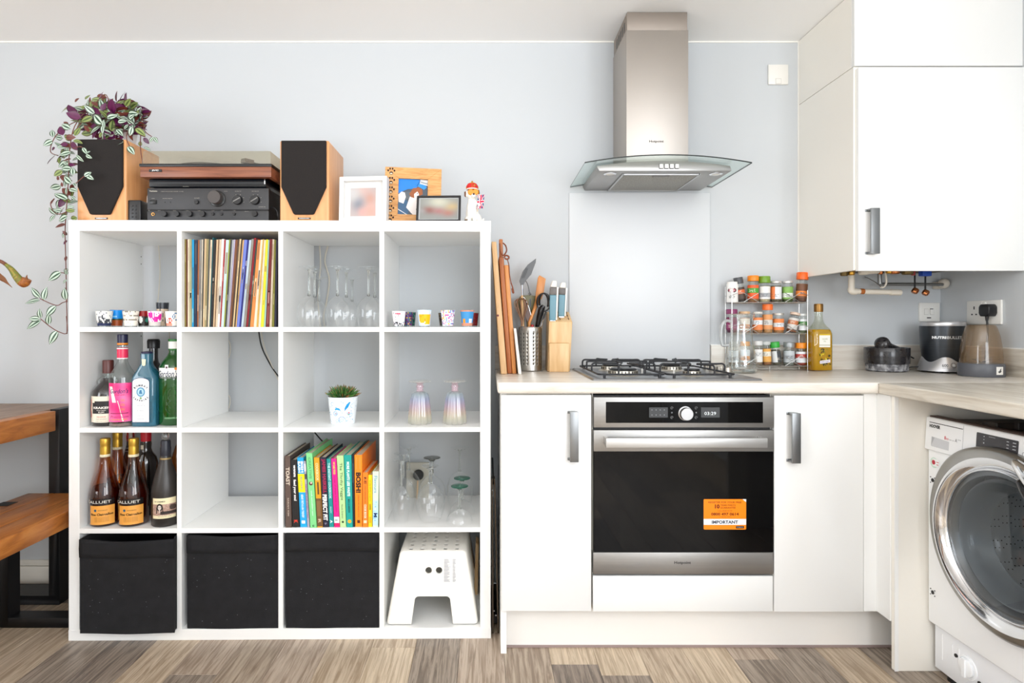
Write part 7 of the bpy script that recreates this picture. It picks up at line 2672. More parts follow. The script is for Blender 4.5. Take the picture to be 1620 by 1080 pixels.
for z_ in (0.262, 0.612):
    m.xf = Matrix.Translation((WX - 0.0005, YF - 0.022, z_)) @ Matrix.Rotation(-PI / 2, 4, 'Y')
    m.cyl(0.006, 0, 0.001, seg=12)
    for q in range(4):
        a = PI / 4 + q * PI / 2
        m.cyl(0.0018, 0, 0.001, (0.012 * math.cos(a), 0.012 * math.sin(a), 0), 8)
m.xf = None
m.build('screw_hole', INK, wm)
# control fascia
fa = MB()
fa.hexa([(WX - 0.011, YN - 0.002, 0.706), (WX - 0.011, YF + 0.002, 0.706), (WX + 0.02, YF + 0.002, 0.706), (WX + 0.02, YN - 0.002, 0.706),
         (WX - 0.004, YN - 0.002, 0.808), (WX - 0.004, YF + 0.002, 0.808), (WX + 0.02, YF + 0.002, 0.808), (WX + 0.02, YN - 0.002, 0.808)])
fa.v = [Vector((v_.x, v_.y, v_.z)) for v_ in fa.v]
# re-orient faces outward
fasc = fa.build('control_fascia', WMW, wm, bevel=0.005, bseg=3)
bm_ = bmesh.new(); bm_.from_mesh(fasc.data); bmesh.ops.recalc_face_normals(bm_, faces=bm_.faces); bm_.to_mesh(fasc.data); bm_.free()


def ff(l=1.0):
    """fascia frame: x = distance towards the camera from the far edge, y = height above 0.706"""
    def g(x, y):
        return Vector((WX - 0.011 + 0.007 * y / 0.102 - 0.0004 * l, YF - x, 0.706 + y))
    return g


def fy(a, b):
    """fascia coordinates from a photograph pixel"""
    D = (WX - 0.008) * F_PX / (a - VX)
    return YF - D, CAM_H - (b - VY) * D / F_PX - 0.706


def c8(a, b):
    return 1360 + a / 6.23, 590 + b / 6.23


m = MB()


def tline(x0, y0, x1, y1, w_, l=1):
    d_ = Vector((x1 - x0, y1 - y0)).normalized()
    nx_, ny_ = -d_.y * w_ / 2, d_.x * w_ / 2
    m.poly([(x0 + nx_, y0 + ny_), (x1 + nx_, y1 + ny_), (x1 - nx_, y1 - ny_), (x0 - nx_, y0 - ny_)], ff(l))


a0, a1 = fy(*c8(680, 478)), fy(*c8(1010, 555))
tline(a0[0], a0[1] * 0.5 + a1[1] * 0.5, a1[0], a0[1] * 0.5 + a1[1] * 0.5, 0.0022)
yl = (a0[1] + a1[1]) / 2
m.text('HOOVER', ff(1), w=0.044, h=0.0105, x=a0[0] + 0.023, y=yl - 0.0105, bold=0.06)
m.build('lettering', INK, wm, smooth=False)
m = MB()
q = fy(*c8(852, 640))
m.text('8', ff(1), w=0.006, h=0.011, x=q[0] - 0.004, y=q[1], bold=0.02)
m.text('KG', ff(1), w=0.008, h=0.006, x=q[0] + 0.005, y=q[1] - 0.002, bold=0.02)
m.build('red_lettering', mat('red_ink', (206, 40, 60), 0.5), wm, smooth=False)
m = MB()
m.text('1600 rpm', ff(1), w=0.020, h=0.0036, x=q[0] + 0.021, y=q[1] - 0.003)
m.text('A', ff(1), w=0.008, h=0.010, x=q[0] + 0.038, y=q[1])
m.text('+++', ff(1), w=0.012, h=0.003, x=q[0] + 0.050, y=q[1] + 0.003)
m.build('lettering', mat('grey_lettering', (96, 98, 104), 0.6), wm, smooth=False)
GAPL = mat('seam_grey', (168, 172, 178), 0.5)
m = MB()
dr_ = fy(1523, 700)[0]
tline(dr_, 0.004, dr_, 0.098, 0.0012, 0.6)
m.build('drawer_seam', GAPL, wm, smooth=False)
m = MB()
m.poly([(0.028, 0.014), (0.098, 0.014), (0.098, 0.040), (0.036, 0.044), (0.028, 0.044)], ff(0.6))
m.build('drawer_pull_recess', mat('recess_grey', (206, 208, 212), 0.4), wm, smooth=False)
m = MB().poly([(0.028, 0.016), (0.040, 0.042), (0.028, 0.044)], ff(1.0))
m.build('recess_shade', mat('recess_shade_grey', (176, 178, 182), 0.4), wm, smooth=False)  # shade in the corner of the pull recess, painted as a darker triangle
d0, d1 = fy(*c8(1145, 660))[0], fy(*c8(1560, 760))[0]
m = MB().poly(rrect(d0, d1, 0.036, 0.088, 0.003, 3), ff(1))
m.build('display_panel', mat('display_black', (42, 38, 42), 0.15), wm, smooth=False)
m = MB()
for r_ in range(5):
    y_ = 0.080 - r_ * 0.0085
    for cx_, w_ in ((d1 - 0.012, 0.010), (d1 - 0.032, 0.007), (d0 + 0.026, 0.003)):
        if cx_ < d0 + 0.05 and r_ > 2:
            continue
        m.poly([(cx_ - w_ / 2, y_ - .001), (cx_ + w_ / 2, y_ - .001), (cx_ + w_ / 2, y_ + .001), (cx_ - w_ / 2, y_ + .001)], ff(2))
m.text('PROGRAMME', ff(2), w=0.020, h=0.0024, x=d0 + 0.052, y=0.082)
m.text('TEMP', ff(2), w=0.012, h=0.0024, x=d0 + 0.018, y=0.042)
m.text('START', ff(2), w=0.012, h=0.0024, x=d0 + 0.045, y=0.042)
m.text('OPTIONS', ff(2), w=0.016, h=0.0024, x=d0 + 0.075, y=0.042)
m.disc(d0 + 0.026, 0.062, 0.0022, ff(2))
m.build('display_marks', mat('display_marks', (198, 200, 204), 0.5), wm, smooth=False)
m = MB().poly(rrect(d1 + 0.012, d1 + 0.05, 0.040, 0.062, 0.003, 3), ff(1))
m.build('badge', mat('badge_outline', (120, 124, 130), 0.5), wm, smooth=False)
m = MB().poly(rrect(d1 + 0.0132, d1 + 0.0488, 0.0412, 0.0608, 0.0025, 3), ff(1.4))
m.build('badge_face', WMW, wm, smooth=False)
# warning sticker
fs_ = lambda x, y: Vector((WX - 0.0006, YF - x, y))
m = MB()
m.disc(0.028, 0.668, 0.0165, fs_, 'cfe4d8')
m.poly([(0.022, 0.657), (0.050, 0.657), (0.050, 0.680), (0.022, 0.680)], lambda x, y: fs_(x, y) - X1 * 0.0002, 'f4f4f6')
m.disc(0.026, 0.669, 0.0072, lambda x, y: fs_(x, y) - X1 * 0.0004, 'c02840')
m.poly([(0.037, 0.671), (0.047, 0.671), (0.047, 0.673), (0.037, 0.673)], lambda x, y: fs_(x, y) - X1 * 0.0004, 'c84a50')
m.poly([(0.038, 0.663), (0.046, 0.663), (0.046, 0.665), (0.038, 0.665)], lambda x, y: fs_(x, y) - X1 * 0.0004, 'c84a50')
m.build('warning_sticker', PRINTG, wm, smooth=False)
# dark exposed top
MB().box(WX + 0.004, WX + 0.03, YN + 0.003, YF - 0.003, 0.790, 0.812).build('top_rail', mat('brown_rail', (70, 52, 46), 0.6), wm, bevel=0.002)
m = MB().box(WX + 0.03, 1.90, YN + 0.01, YF - 0.004, 0.79, 0.80)
r3 = random.Random(12)
for _ in range(14):
    a, b = r3.uniform(WX + 0.04, 1.8), r3.uniform(YN + 0.04, YF - 0.06)
    m.box(a, a + r3.uniform(0.02, 0.09), b, b + r3.uniform(0.01, 0.05), 0.80, 0.80 + r3.uniform(0.006, 0.026))
m.build('exposed_works', mat('works_dark', (38, 34, 34), 0.5, noise=30, col2=(70, 60, 52)), wm, bevel=0.002, bseg=1)

# porthole door (axis along -X)
DX = Matrix.Translation((WX, 1.583, 0.512)) @ Matrix.Rotation(-PI / 2, 4, 'Y')


def flare(a, i, z):
    # the rim swells towards the upper near side where the pull is
    d_ = math.cos(a - 2.35)
    return 1 + (0.05 * max(0, d_) ** 6 if i < 4 else 0)


door = MB()
door.xf = DX
door.lathe([(0.246, 0.0), (0.252, 0.010), (0.250, 0.024), (0.240, 0.033), (0.226, 0.036)], seg=96, radf=flare)
ring = door.build('door_rim', mat('brushed_chrome_rim', (158, 157, 154), 0.3, 1.0), wm, angle=60)
door = MB(); door.xf = DX
door.lathe([(0.226, 0.036), (0.215, 0.034), (0.204, 0.024), (0.198, 0.018), (0.1975, 0.012)], seg=96)
door.build('chrome_bevel', CHROME, ring, angle=60)
door = MB(); door.xf = DX
door.lathe([(0.1985, 0.016), (0.196, 0.024), (0.192, 0.026), (0.189, 0.022), (0.188, 0.014)], seg=96)
door.build('chrome_bead', CHROME, ring, angle=60)
door = MB(); door.xf = DX
door.lathe([(0.189, 0.016), (0.178, 0.018), (0.172, 0.010), (0.168, 0.0)], seg=96)
door.build('inner_trim', mat('grey_gasket_trim', (118, 120, 122), 0.25, 0.6), ring, angle=60)
door = MB(); door.xf = DX
door.lathe([(0.186, 0.019), (0.172, 0.024), (0.12, 0.030), (0.06, 0.033), (0, 0.034)], seg=96)
door.build('door_glass', thin_glass('porthole_glass', (226, 229, 231), edge=0.3, base=0.02), ring, angle=80)
door = MB(); door.xf = DX
door.lathe([(0.172, 0.004), (0.160, -0.006), (0.150, -0.028), (0.140, -0.050), (0.132, -0.062)], seg=96)
door.build('rubber_gasket', mat('gasket_rubber', (120, 123, 126), 0.3), wm, angle=60)
door = MB(); door.xf = DX
door.lathe([(0.160, 0.010), (0.150, -0.02), (0.128, -0.06), (0.10, -0.078), (0.0, -0.085)], seg=96)
door.build('glass_bowl', thin_glass('porthole_bowl', (232, 235, 237), edge=0.3, base=0.02), ring, angle=80)
DR = mat('drum_steel', (236, 236, 236), 0.35, 1.0)
door = MB(); door.xf = DX
door.lathe([(0.134, -0.060), (0.145, -0.066), (0.225, -0.075), (0.235, -0.09), (0.235, -0.30), (0.225, -0.315), (0.0, -0.320)], seg=72)
dro = door.build('drum', DR, wm, angle=60)
bmz = bmesh.new(); bmz.from_mesh(dro.data); bmesh.ops.reverse_faces(bmz, faces=bmz.faces); bmz.to_mesh(dro.data); bmz.free()
m = MB()
for i in range(5):
    for k_ in range(72):
        a = 2 * PI * (k_ + 0.5 * (i % 2)) / 72
        for j in range(3):
            if k_ % 3 == 2:
                continue
            zz = -0.11 - (i * 3 + j) * 0.0125
            c_ = Vector((0.2343 * math.cos(a), 0.2343 * math.sin(a), zz))
            t1, t2 = Vector((-math.sin(a), math.cos(a), 0)), Vector((0, 0, 1))
            m.xf = DX
            m.add([c_ + t1 * 0.0022 * math.cos(q) + t2 * 0.0022 * math.sin(q) for q in [PI / 3 * s_ for s_ in range(6)]], [(5, 4, 3, 2, 1, 0)])
m.xf = DX
for rr in range(3, 12):
    n_ = rr * 7
    for k_ in range(n_):
        a = 2 * PI * k_ / n_
        c_ = Vector((rr * 0.019 * math.cos(a), rr * 0.019 * math.sin(a), -0.3185))
        m.add([c_ + Vector((0.0024 * math.cos(q), 0.0024 * math.sin(q), 0)) for q in [PI / 3 * s_ for s_ in range(6)]], [(0, 1, 2, 3, 4, 5)])
m.xf = None
m.build('drum_holes', BADGE, dro, smooth=False, kind='stuff')
for k_ in range(3):
    a = 2 * PI * k_ / 3 + 0.5
    m = MB(); m.xf = DX
    u_ = Vector((math.cos(a), math.sin(a), 0))
    t_ = Vector((-math.sin(a), math.cos(a), 0))
    m.tube([u_ * 0.226 + Vector((0, 0, -0.1)), u_ * 0.214 + t_ * 0.01 + Vector((0, 0, -0.16)), u_ * 0.210 - t_ * 0.004 + Vector((0, 0, -0.22)), u_ * 0.222 + Vector((0, 0, -0.29))], 0, 10, radii=[0.010, 0.022, 0.024, 0.012])
    m.build('drum_paddle', DR, dro, angle=70)
# door pull (only its far end is in the picture)
m = MB()
m.xf = Matrix.Translation((WX, 1.583, 0.512))
hpts = []
pull = [Vector((-0.036, -0.06, 0.232)), Vector((-0.047, -0.10, 0.214)), Vector((-0.050, -0.14, 0.184)), Vector((-0.046, -0.175, 0.150)), Vector((-0.037, -0.20, 0.112))]
m.tube(spline(pull, 5), 0, 14, radii=[0.012 + 0.012 * math.sin(PI * i / 20) for i in range(21)], flatten=0.9)
m.xf = None
m.build('door_pull', CHROME, ring, angle=70)
m = MB()
m.xf = Matrix.Translation((WX, 1.583, 0.512))
pl2 = [Vector((-0.047, -0.085, 0.190)), Vector((-0.052, -0.115, 0.168)), Vector((-0.050, -0.145, 0.132)), Vector((-0.043, -0.165, 0.100))]
m.tube(spline(pl2, 5), 0, 12, radii=[0.012 + 0.010 * math.sin(PI * i / 15) for i in range(16)], flatten=0.7)
m.xf = None
m.build('pull_insert', mat('pull_black', (24, 24, 26), 0.12), ring, angle=70)

# ------------------------------------------------------------------ folded frame in the gap
rk = thing('folded_rack', 'folded dark metal rack standing in the gap between shelving and kitchen cabinet', 'rack', (0.032, 2.15, 0))
BRZ = mat('bronze_metal', (88, 76, 64), 0.4, 0.7)
MB().hexa([(0.0195, 2.11, 0.001), (0.0245, 2.11, 0.001), (0.0245, 2.145, 0.001), (0.0195, 2.145, 0.001),
           (0.0170, 2.11, 0.55), (0.0215, 2.11, 0.55), (0.0215, 2.145, 0.55), (0.0170, 2.145, 0.55)]).build('rack_leg', BRZ, rk, bevel=0.0006, bseg=1)
MB().hexa([(0.0385, 2.11, 0.001), (0.0435, 2.11, 0.001), (0.0435, 2.145, 0.001), (0.0385, 2.145, 0.001),
           (0.0255, 2.11, 0.55), (0.0300, 2.11, 0.55), (0.0300, 2.145, 0.55), (0.0255, 2.145, 0.55)]).build('rack_leg', BRZ, rk, bevel=0.0006, bseg=1)
m = MB()
for z_, x_ in ((0.51, 0.021), (0.49, 0.0225), (0.082, 0.026), (0.066, 0.033)):
    m.ball((x_, 2.108, z_), 0.0028, 8, 6)
m.build('rivet', ALU, rk)
MB().hexa([(0.021, 2.146, 0.52), (0.0275, 2.146, 0.52), (0.0275, 2.40, 0.52), (0.021, 2.40, 0.52), (0.020, 2.146, 0.56), (0.026, 2.146, 0.56), (0.026, 2.4, 0.56), (0.020, 2.4, 0.56)]).build('rack_top', BLACKM, rk, bevel=0.0006, bseg=1)
MB().hexa([(0.025, 2.146, 0.02), (0.0378, 2.146, 0.02), (0.0378, 2.40, 0.02), (0.025, 2.40, 0.02), (0.025, 2.146, 0.05), (0.0370, 2.146, 0.05), (0.037, 2.4, 0.05), (0.025, 2.4, 0.05)]).build('rack_rail', BLACKM, rk, bevel=0.0006, bseg=1)

# ------------------------------------------------------------------ chopping boards
ct = WT + 0.0006


def board(label, name, xb0, xb1, xt0, xt1, y0, dep, ztop, m, extra=None, **k):
    """edge-on board: feet at xb0..xb1 on the worktop, top at xt0..xt1"""
    cx = (xb0 + xb1) / 2
    root = thing(name, label, 'chopping board', (cx, y0 + dep / 2, ct), 0, 'chopping boards leaning together at the end of the worktop')
    MB().hexa([(xb0, y0, ct), (xb1, y0, ct), (xb1, y0 + dep, ct), (xb0, y0 + dep, ct), (xt0, y0, ztop), (xt1, y0, ztop), (xt1, y0 + dep, ztop), (xt0, y0 + dep, ztop)]).build('board', m, root, bevel=0.003, bseg=3)
    return root


OAKL = mat('board_pale', (222, 180, 128), 0.5, ramp=[(0.3, (206, 160, 108)), (0.7, (234, 196, 148))], noise=5, scale=(10, 6, 0.8), detail=5)
ACA = mat('board_acacia', (176, 100, 50), 0.45, ramp=[(0.3, (146, 76, 34)), (0.7, (196, 122, 66))], noise=5, scale=(10, 6, 0.8), detail=5)
HON = mat('board_honey', (214, 142, 72), 0.42, ramp=[(0.3, (192, 118, 54)), (0.7, (226, 158, 90))], noise=5, scale=(10, 6, 0.8), detail=5)
D = 2.26
b1 = board('long pale wooden chopping board, outermost and tallest on the left', 'chopping_board', fx(792.3, D), fx(802.3, D), fx(777.6, D), fx(785.3, D), D, 0.20, fz(382, D), OAKL)
MB().disc(0, 0, 0.0045, flat((fx(787.5, D), D - 0.0006, fz(499, D))), '6a1c28', seg=7).build('stain', PRINT, b1, smooth=False)
D = 2.285
b2 = board('reddish wooden chopping board with a long handle and leather strap', 'chopping_board', fx(802.9, D), fx(810.2, D), fx(789, D), fx(796.8, D), D, 0.17, fz(406, D), ACA)
MB().hexa([(fx(790.5, D), D + 0.06, fz(410, D)), (fx(797, D), D + 0.06, fz(410, D)), (fx(797, D), D + 0.095, fz(410, D)), (fx(790.5, D), D + 0.095, fz(410, D)),
           (fx(790, D), D + 0.06, fz(374.5, D)), (fx(796, D), D + 0.06, fz(374.5, D)), (fx(796, D), D + 0.095, fz(374.5, D)), (fx(790, D), D + 0.095, fz(374.5, D))]).build('handle', ACA, b2, bevel=0.003, bseg=2)
LEA = mat('leather_cord', (132, 68, 36), 0.6)


def p2(a, b, D=2.28):   # enlarged boards view (4.319x)
    return px(770 + a / 4.319, 360 + b / 4.319, D)


MB().tube(spline([p2(88, 110, 2.33), p2(92, 160, 2.27), p2(112, 190, 2.275), p2(135, 160, 2.30), p2(130, 125, 2.34), p2(112, 105, 2.35)], 6), 0.0028, 8).build('strap', LEA, b2, angle=70)
D = 2.28
b3 = board('honey-coloured wooden chopping board, third in the leaning row', 'chopping_board', fx(810.6, D), fx(817.2, D), fx(797.5, D), fx(804.6, D), D, 0.18, fz(419, D), HON)
MB().tube(spline([p2(120, 205), p2(128, 190), p2(148, 195), p2(150, 210), p2(135, 215), p2(122, 208)], 5), 0.0032, 8).tube(spline([p2(140, 212), p2(152, 260), p2(156, 320), p2(165, 370), p2(175, 400)], 5), 0.0018, 6).build('strap', LEA, b3, angle=70)
MB().tube(spline([p2(165, 375), p2(176, 405), p2(183, 430), p2(184, 446), p2(176, 440), p2(172, 415)], 4), 0.0024, 8).build('strap_end', LEA, b3, angle=70)
b4 = board('thin white plastic chopping board, shortest of the leaning boards', 'chopping_board', fx(820.2, 2.25), fx(825.4, 2.25), fx(812.8, 2.25), fx(816.6, 2.25), 2.25, 0.19, fz(519, 2.25), WP)

# ------------------------------------------------------------------ utensil pot
UXc, UYc = fx(838.8, 2.435), 2.435
ur = 0.0478
uh = 0.178
pot = thing('utensil_holder', 'perforated steel utensil pot between chopping boards and knife block', 'utensil holder', (UXc, UYc, ct))
segs = 72
rows = [0.0, 0.004, 0.022]
for k_ in range(9):
    z_ = 0.026 + k_ * 0.0152
    rows += [z_, z_ + 0.0062]
rows += [uh - 0.012, uh - 0.002, uh]
prof = [(ur, z_) for z_ in rows]
holecols = set()
for g in range(0, segs, 18):
    for o_ in (2, 4 + 2, 10, 14):
        holecols.add((g + o_) % segs)


def skip(k_, i):
    return k_ in holecols and 3 <= i <= 19 and (i - 3) % 2 == 0


PERF = mat('perforated_steel', (190, 186, 180), 0.28, 1.0)
m = MB().lathe(prof, (UXc, UYc, ct), segs, skip=skip)
me_ = m.build('body', PERF, pot, angle=60)
me_.data = modified(me_.data, [('SOLIDIFY', dict(thickness=0.001, offset=-1))])
MB().lathe([(0, 0.001), (ur - 0.001, 0.001), (ur - 0.001, 0.004), (0, 0.004)], (UXc, UYc, ct), 36).build('bottom', PERF, pot)
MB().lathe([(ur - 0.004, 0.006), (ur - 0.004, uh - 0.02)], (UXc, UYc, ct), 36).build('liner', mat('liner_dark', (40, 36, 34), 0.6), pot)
MB().lathe([(ur, uh - 0.003), (ur + 0.0012, uh - 0.001), (ur, uh + 0.001), (ur - 0.001, uh)], (UXc, UYc, ct), 48).build('rim', CHROME, pot)
UG = 'kitchen utensils standing in the steel pot'


def p5(a, b, D=2.43):    # enlarged utensil view (12x)
    return px(810 + a / 12.0, 430 + b / 12.0, D)


def ute(name, label, base):
    return thing(name, label, 'utensil', base, 0, UG)


inside = Vector((UXc, UYc, ct + 0.012))
# grey slotted turner
r_ = ute('slotted_turner', 'grey slotted turner, tallest utensil in the pot', inside + V((-0.022, 0.0, 0)))
GT = mat('turner_grey', (92, 94, 96), 0.4)
q = [px(a_, b_, 2.42) for a_, b_ in ((821.4, 444.5), (826.7, 429.5), (835, 418.5), (848, 408.6), (847.5, 415), (840.5, 434), (831.2, 444.5), (828, 451), (823.7, 451))]
pts = [(v_.x, v_.z) for v_ in q]
mo = MB().prism(pts, (0, 2.42, 0), X1, Z1, (0, 0.004, 0)).build('head', GT, r_, bevel=0.0008, bseg=1)
m = MB()
for k_ in range(3):
    s0, s1 = p5(185 + k_ * 22, 118 - k_ * 4, 2.419), p5(262 + k_ * 18, -85 + k_ * 8, 2.419)
    m.prism([(s0.x, s0.z), (s0.x + 0.0016, s0.z), (s1.x + 0.0016, s1.z), (s1.x, s1.z)], (0, 2.4188, 0), X1, Z1, (0, 0.0014, 0))
m.build('slot', mat('slot_dark', (54, 56, 58), 0.6), mo, smooth=False)
MB().rod(p5(190, 245, 2.422), inside + V((-0.022, 0, 0)), 0.0042, 10).build('handle', CHROME, r_)
# wooden spatula
r_ = ute('wooden_spatula', 'flat wooden spatula with a wide blade', inside + V((0.0, -0.018, 0)))
q = [p5(520, 62, 2.43), p5(640, 130, 2.43), p5(600, 400, 2.43), p5(560, 520, 2.43), p5(440, 540, 2.43), p5(450, 400, 2.43), p5(490, 110, 2.43)]
MB().prism([(v_.x, v_.z) for v_ in q], (0, 2.427, 0), X1, Z1, (0, 0.007, 0)).build('blade', HON, r_, bevel=0.002)
MB().tube([p5(490, 520, 2.43), p5(430, 700, 2.425), p5(330, 960, 2.42), inside + V((-0.01, -0.018, 0))], 0, 10, radii=[0.009, 0.0075, 0.0062, 0.006]).build('handle', HON, r_, angle=60)
# wooden spoon
r_ = ute('wooden_spoon', 'light wooden spoon handle leaning out at the left', inside + V((-0.008, -0.01, 0)))
MB().tube([p5(190, 445, 2.41), p5(195, 600, 2.41), p5(200, 1000, 2.41), inside + V((-0.012, -0.02, 0))], 0, 10, radii=[0.0045, 0.006, 0.0065, 0.006]).build('handle', PALEW, r_, angle=60)
# olive ladle
r_ = ute('slotted_spoon', 'flat olive-green slotted spoon head behind the whisk', inside + V((0.004, 0.012, 0)))
OLI = mat('olive_nylon', (110, 108, 76), 0.45)
q = [p5(150, 470, 2.455), p5(180, 445, 2.455), p5(330, 440, 2.455), p5(445, 455, 2.455), p5(440, 700, 2.455), p5(330, 900, 2.455), p5(150, 800, 2.455), p5(70, 620, 2.455), p5(90, 540, 2.455)]
ho = MB().prism([(v_.x, v_.z) for v_ in q], (0, 2.452, 0), X1, Z1, (0, 0.004, 0)).build('head', OLI, r_, bevel=0.001)
m = MB()
s0, s1 = p5(330, 660, 2.45), p5(365, 510, 2.45)
m.box(s0.x, s1.x - 0.001, 2.4510, 2.4522, s0.z, s1.z)
m.build('slot', BADGE, ho, smooth=False)
MB().tube(spline([p5(335, 420, 2.45), p5(315, 300, 2.45), p5(280, 200, 2.45), p5(240, 160, 2.45), p5(215, 165, 2.45)], 5), 0.0018, 8).rod(p5(320, 430, 2.45), p5(355, 405, 2.45), 0.005, 8).build('hook', GT, r_, angle=60)
MB().rod(p5(280, 850, 2.452), inside + V((0.006, 0.01, 0)), 0.004, 8).build('handle', OLI, r_)
# balloon whisk
r_ = ute('balloon_whisk', 'brown wire balloon whisk with its loops upward', inside + V((-0.016, -0.004, 0)))
c0 = p5(195, 1030, 2.405)
m = MB()
for k_ in range(5):
    a = PI * k_ / 5 + 0.2
    du, dv = math.cos(a), math.sin(a)
    w_, h_ = 0.031, 0.112
    pts = [c0 + V((du * w_ * math.sin(PI * t_ / 12) ** 0.8 * (1 if s_ else 1), 0, 0)) * 0 for s_, t_ in ((0, 0),)]
    loop = []
    for t_ in range(17):
        u_ = t_ / 16
        wv = math.sin(2 * PI * u_) * w_ * (0.6 + 0.4 * math.sin(PI * u_))
        loop.append(c0 + V((wv * du - 0.006 * math.sin(PI * u_), wv * dv * 0.6 - 0.004, h_ * math.sin(PI * u_) ** 0.7)))
    m.tube(loop, 0.0019, 6)
m.build('wires', mat('bronze_wire', (150, 116, 92), 0.35, 0.6), r_, angle=70)
MB().rod(c0, inside + V((-0.014, -0.004, 0)), 0.006, 10).build('handle', GT, r_)
# steel serving spoon
r_ = ute('serving_spoon', 'steel-edged spoon bowl beside the wooden handle', inside + V((-0.004, 0.002, 0)))
m = MB()
m.tube(spline([p5(200, 480, 2.42), p5(240, 500, 2.42), p5(300, 620, 2.42), p5(350, 780, 2.42), p5(380, 900, 2.42)], 5), 0.0018, 8)
m.build('rim', CHROME, r_, angle=70)
q = [p5(205, 490, 2.424), p5(240, 505, 2.424), p5(300, 620, 2.424), p5(350, 780, 2.424), p5(375, 900, 2.424), p5(300, 960, 2.424), p5(230, 800, 2.424), p5(200, 640, 2.424)]
MB().prism([(v_.x, v_.z) for v_ in q], (0, 2.4225, 0), X1, Z1, (0, 0.0016, 0)).build('bowl', mat('brown_spoon', (98, 70, 58), 0.4), r_, bevel=0.0005, bseg=1)
MB().rod(p5(320, 940, 2.424), inside + V((0.0, 0.0, 0)), 0.003, 8).build('handle', CHROME, r_)
# black tongs/strainer
r_ = ute('pasta_server', 'glossy black round caged spoon with a thick handle', inside + V((0.024, -0.006, 0)))
cc = p5(605, 575, 2.40)
m = MB()
for k_ in range(5):
    a = -0.9 + 1.8 * k_ / 4
    loop = []
    for t_ in range(13):
        an = -PI * 0.62 + 1.72 * PI * t_ / 12 * 0.75
        loop.append(cc + V((0.0285 * math.sin(an) * math.cos(a), 0.02 * math.sin(a) * math.cos(an * 0.5), 0.0345 * math.cos(an) * 1.05)))
    m.tube(loop, 0.0026, 8)
m.tube([cc + V((0.0285 * math.cos(t_), 0, 0.036 * math.sin(t_))) for t_ in [2 * PI * q_ / 24 for q_ in range(24)]], 0.003, 8, closed=True)
GBL = mat('gloss_black_nylon', (16, 16, 18), 0.12)
m.build('cage', GBL, r_, angle=70)
MB().tube([p5(600, 640, 2.40), p5(560, 700, 2.405), p5(520, 860, 2.41), p5(480, 1030, 2.42), inside + V((0.018, -0.008, 0))], 0, 12, radii=[0.008, 0.0135, 0.0125, 0.009, 0.006]).build('handle', GBL, r_, angle=60)
m = MB().rod(p5(650, 760, 2.42), p5(575, 940, 2.42), 0.004, 8)
m.rod(p5(575, 940, 2.42), inside + V((0.03, 0.006, 0)), 0.003, 8)
r_ = ute('peeler', 'small steel peeler handle at the right rim of the pot', inside + V((0.03, 0.006, 0)))
m.build('handle', CHROME, r_)
r_ = ute('silicone_brush', 'red-handled tool barely showing at the rim of the pot', inside + V((0.006, -0.024, 0)))
MB().rod(p5(385, 1000, 2.40), inside + V((0.006, -0.024, 0)), 0.006, 10).build('handle', mat('red_handle', (176, 28, 34), 0.4), r_)

# ------------------------------------------------------------------ knife block
kb_ = thing('knife_block', 'light beech knife block with a stepped front', 'knife block', (fx(886, 2.42), 2.42, ct))
D = 2.385
xl, xr = fx(864, D), fx(903.5, D)
xlt, xrt = fx(868.6, D), fx(905.6, D)
zt1 = fz(509, D)
m = MB().hexa([(fx(866.5, D), D, ct), (fx(901.5, D), D, ct), (fx(901.5, D), D + 0.10, ct), (fx(866.5, D), D + 0.10, ct),
               (xlt, D, zt1), (xrt, D, zt1), (xrt, D + 0.10, zt1 + 0.043), (xlt, D + 0.10, zt1 + 0.043)])
m.build('body', PALEW, kb_, bevel=0.002)
MB().hexa([(fx(869, D - 0.014), D - 0.016, ct), (fx(899.5, D - 0.014), D - 0.016, ct), (fx(899.5, D - 0.014), D - 0.0004, ct), (fx(869, D - 0.014), D - 0.0004, ct),
           (fx(869, D - 0.014), D - 0.016, fz(543, D - .016)), (fx(900.5, D - 0.014), D - 0.016, fz(543, D - .016)), (fx(900.5, D - 0.014), D - 0.0004, fz(542, D - .016)), (fx(869, D - 0.014), D - 0.0004, fz(542, D - .016))]).build('front_step', PALEW, kb_, bevel=0.001)
SLOT = mat('slot_brown', (110, 72, 38), 0.7)
m = MB()
for i in range(3):
    for j in range(3):
        x_ = xlt + 0.012 + i * (xrt - xlt - 0.024) / 2
        y_ = D + 0.018 + j * 0.03
        z_ = zt1 + 0.043 * (y_ - D) / 0.10
        m.hexa([(x_ - 0.0018, y_, z_ + 0.0004), (x_ + 0.0018, y_, z_ + 0.0004), (x_ + 0.0018, y_ + 0.022, z_ + 0.0099), (x_ - 0.0018, y_ + 0.022, z_ + 0.0099),
                (x_ - 0.0018, y_, z_ + 0.0008), (x_ + 0.0018, y_, z_ + 0.0008), (x_ + 0.0018, y_ + 0.022, z_ + 0.0103), (x_ - 0.0018, y_ + 0.022, z_ + 0.0103)])
m.build('slot', SLOT, kb_, smooth=False)
TEAL = mat('teal_handle', (106, 150, 166), 0.4)
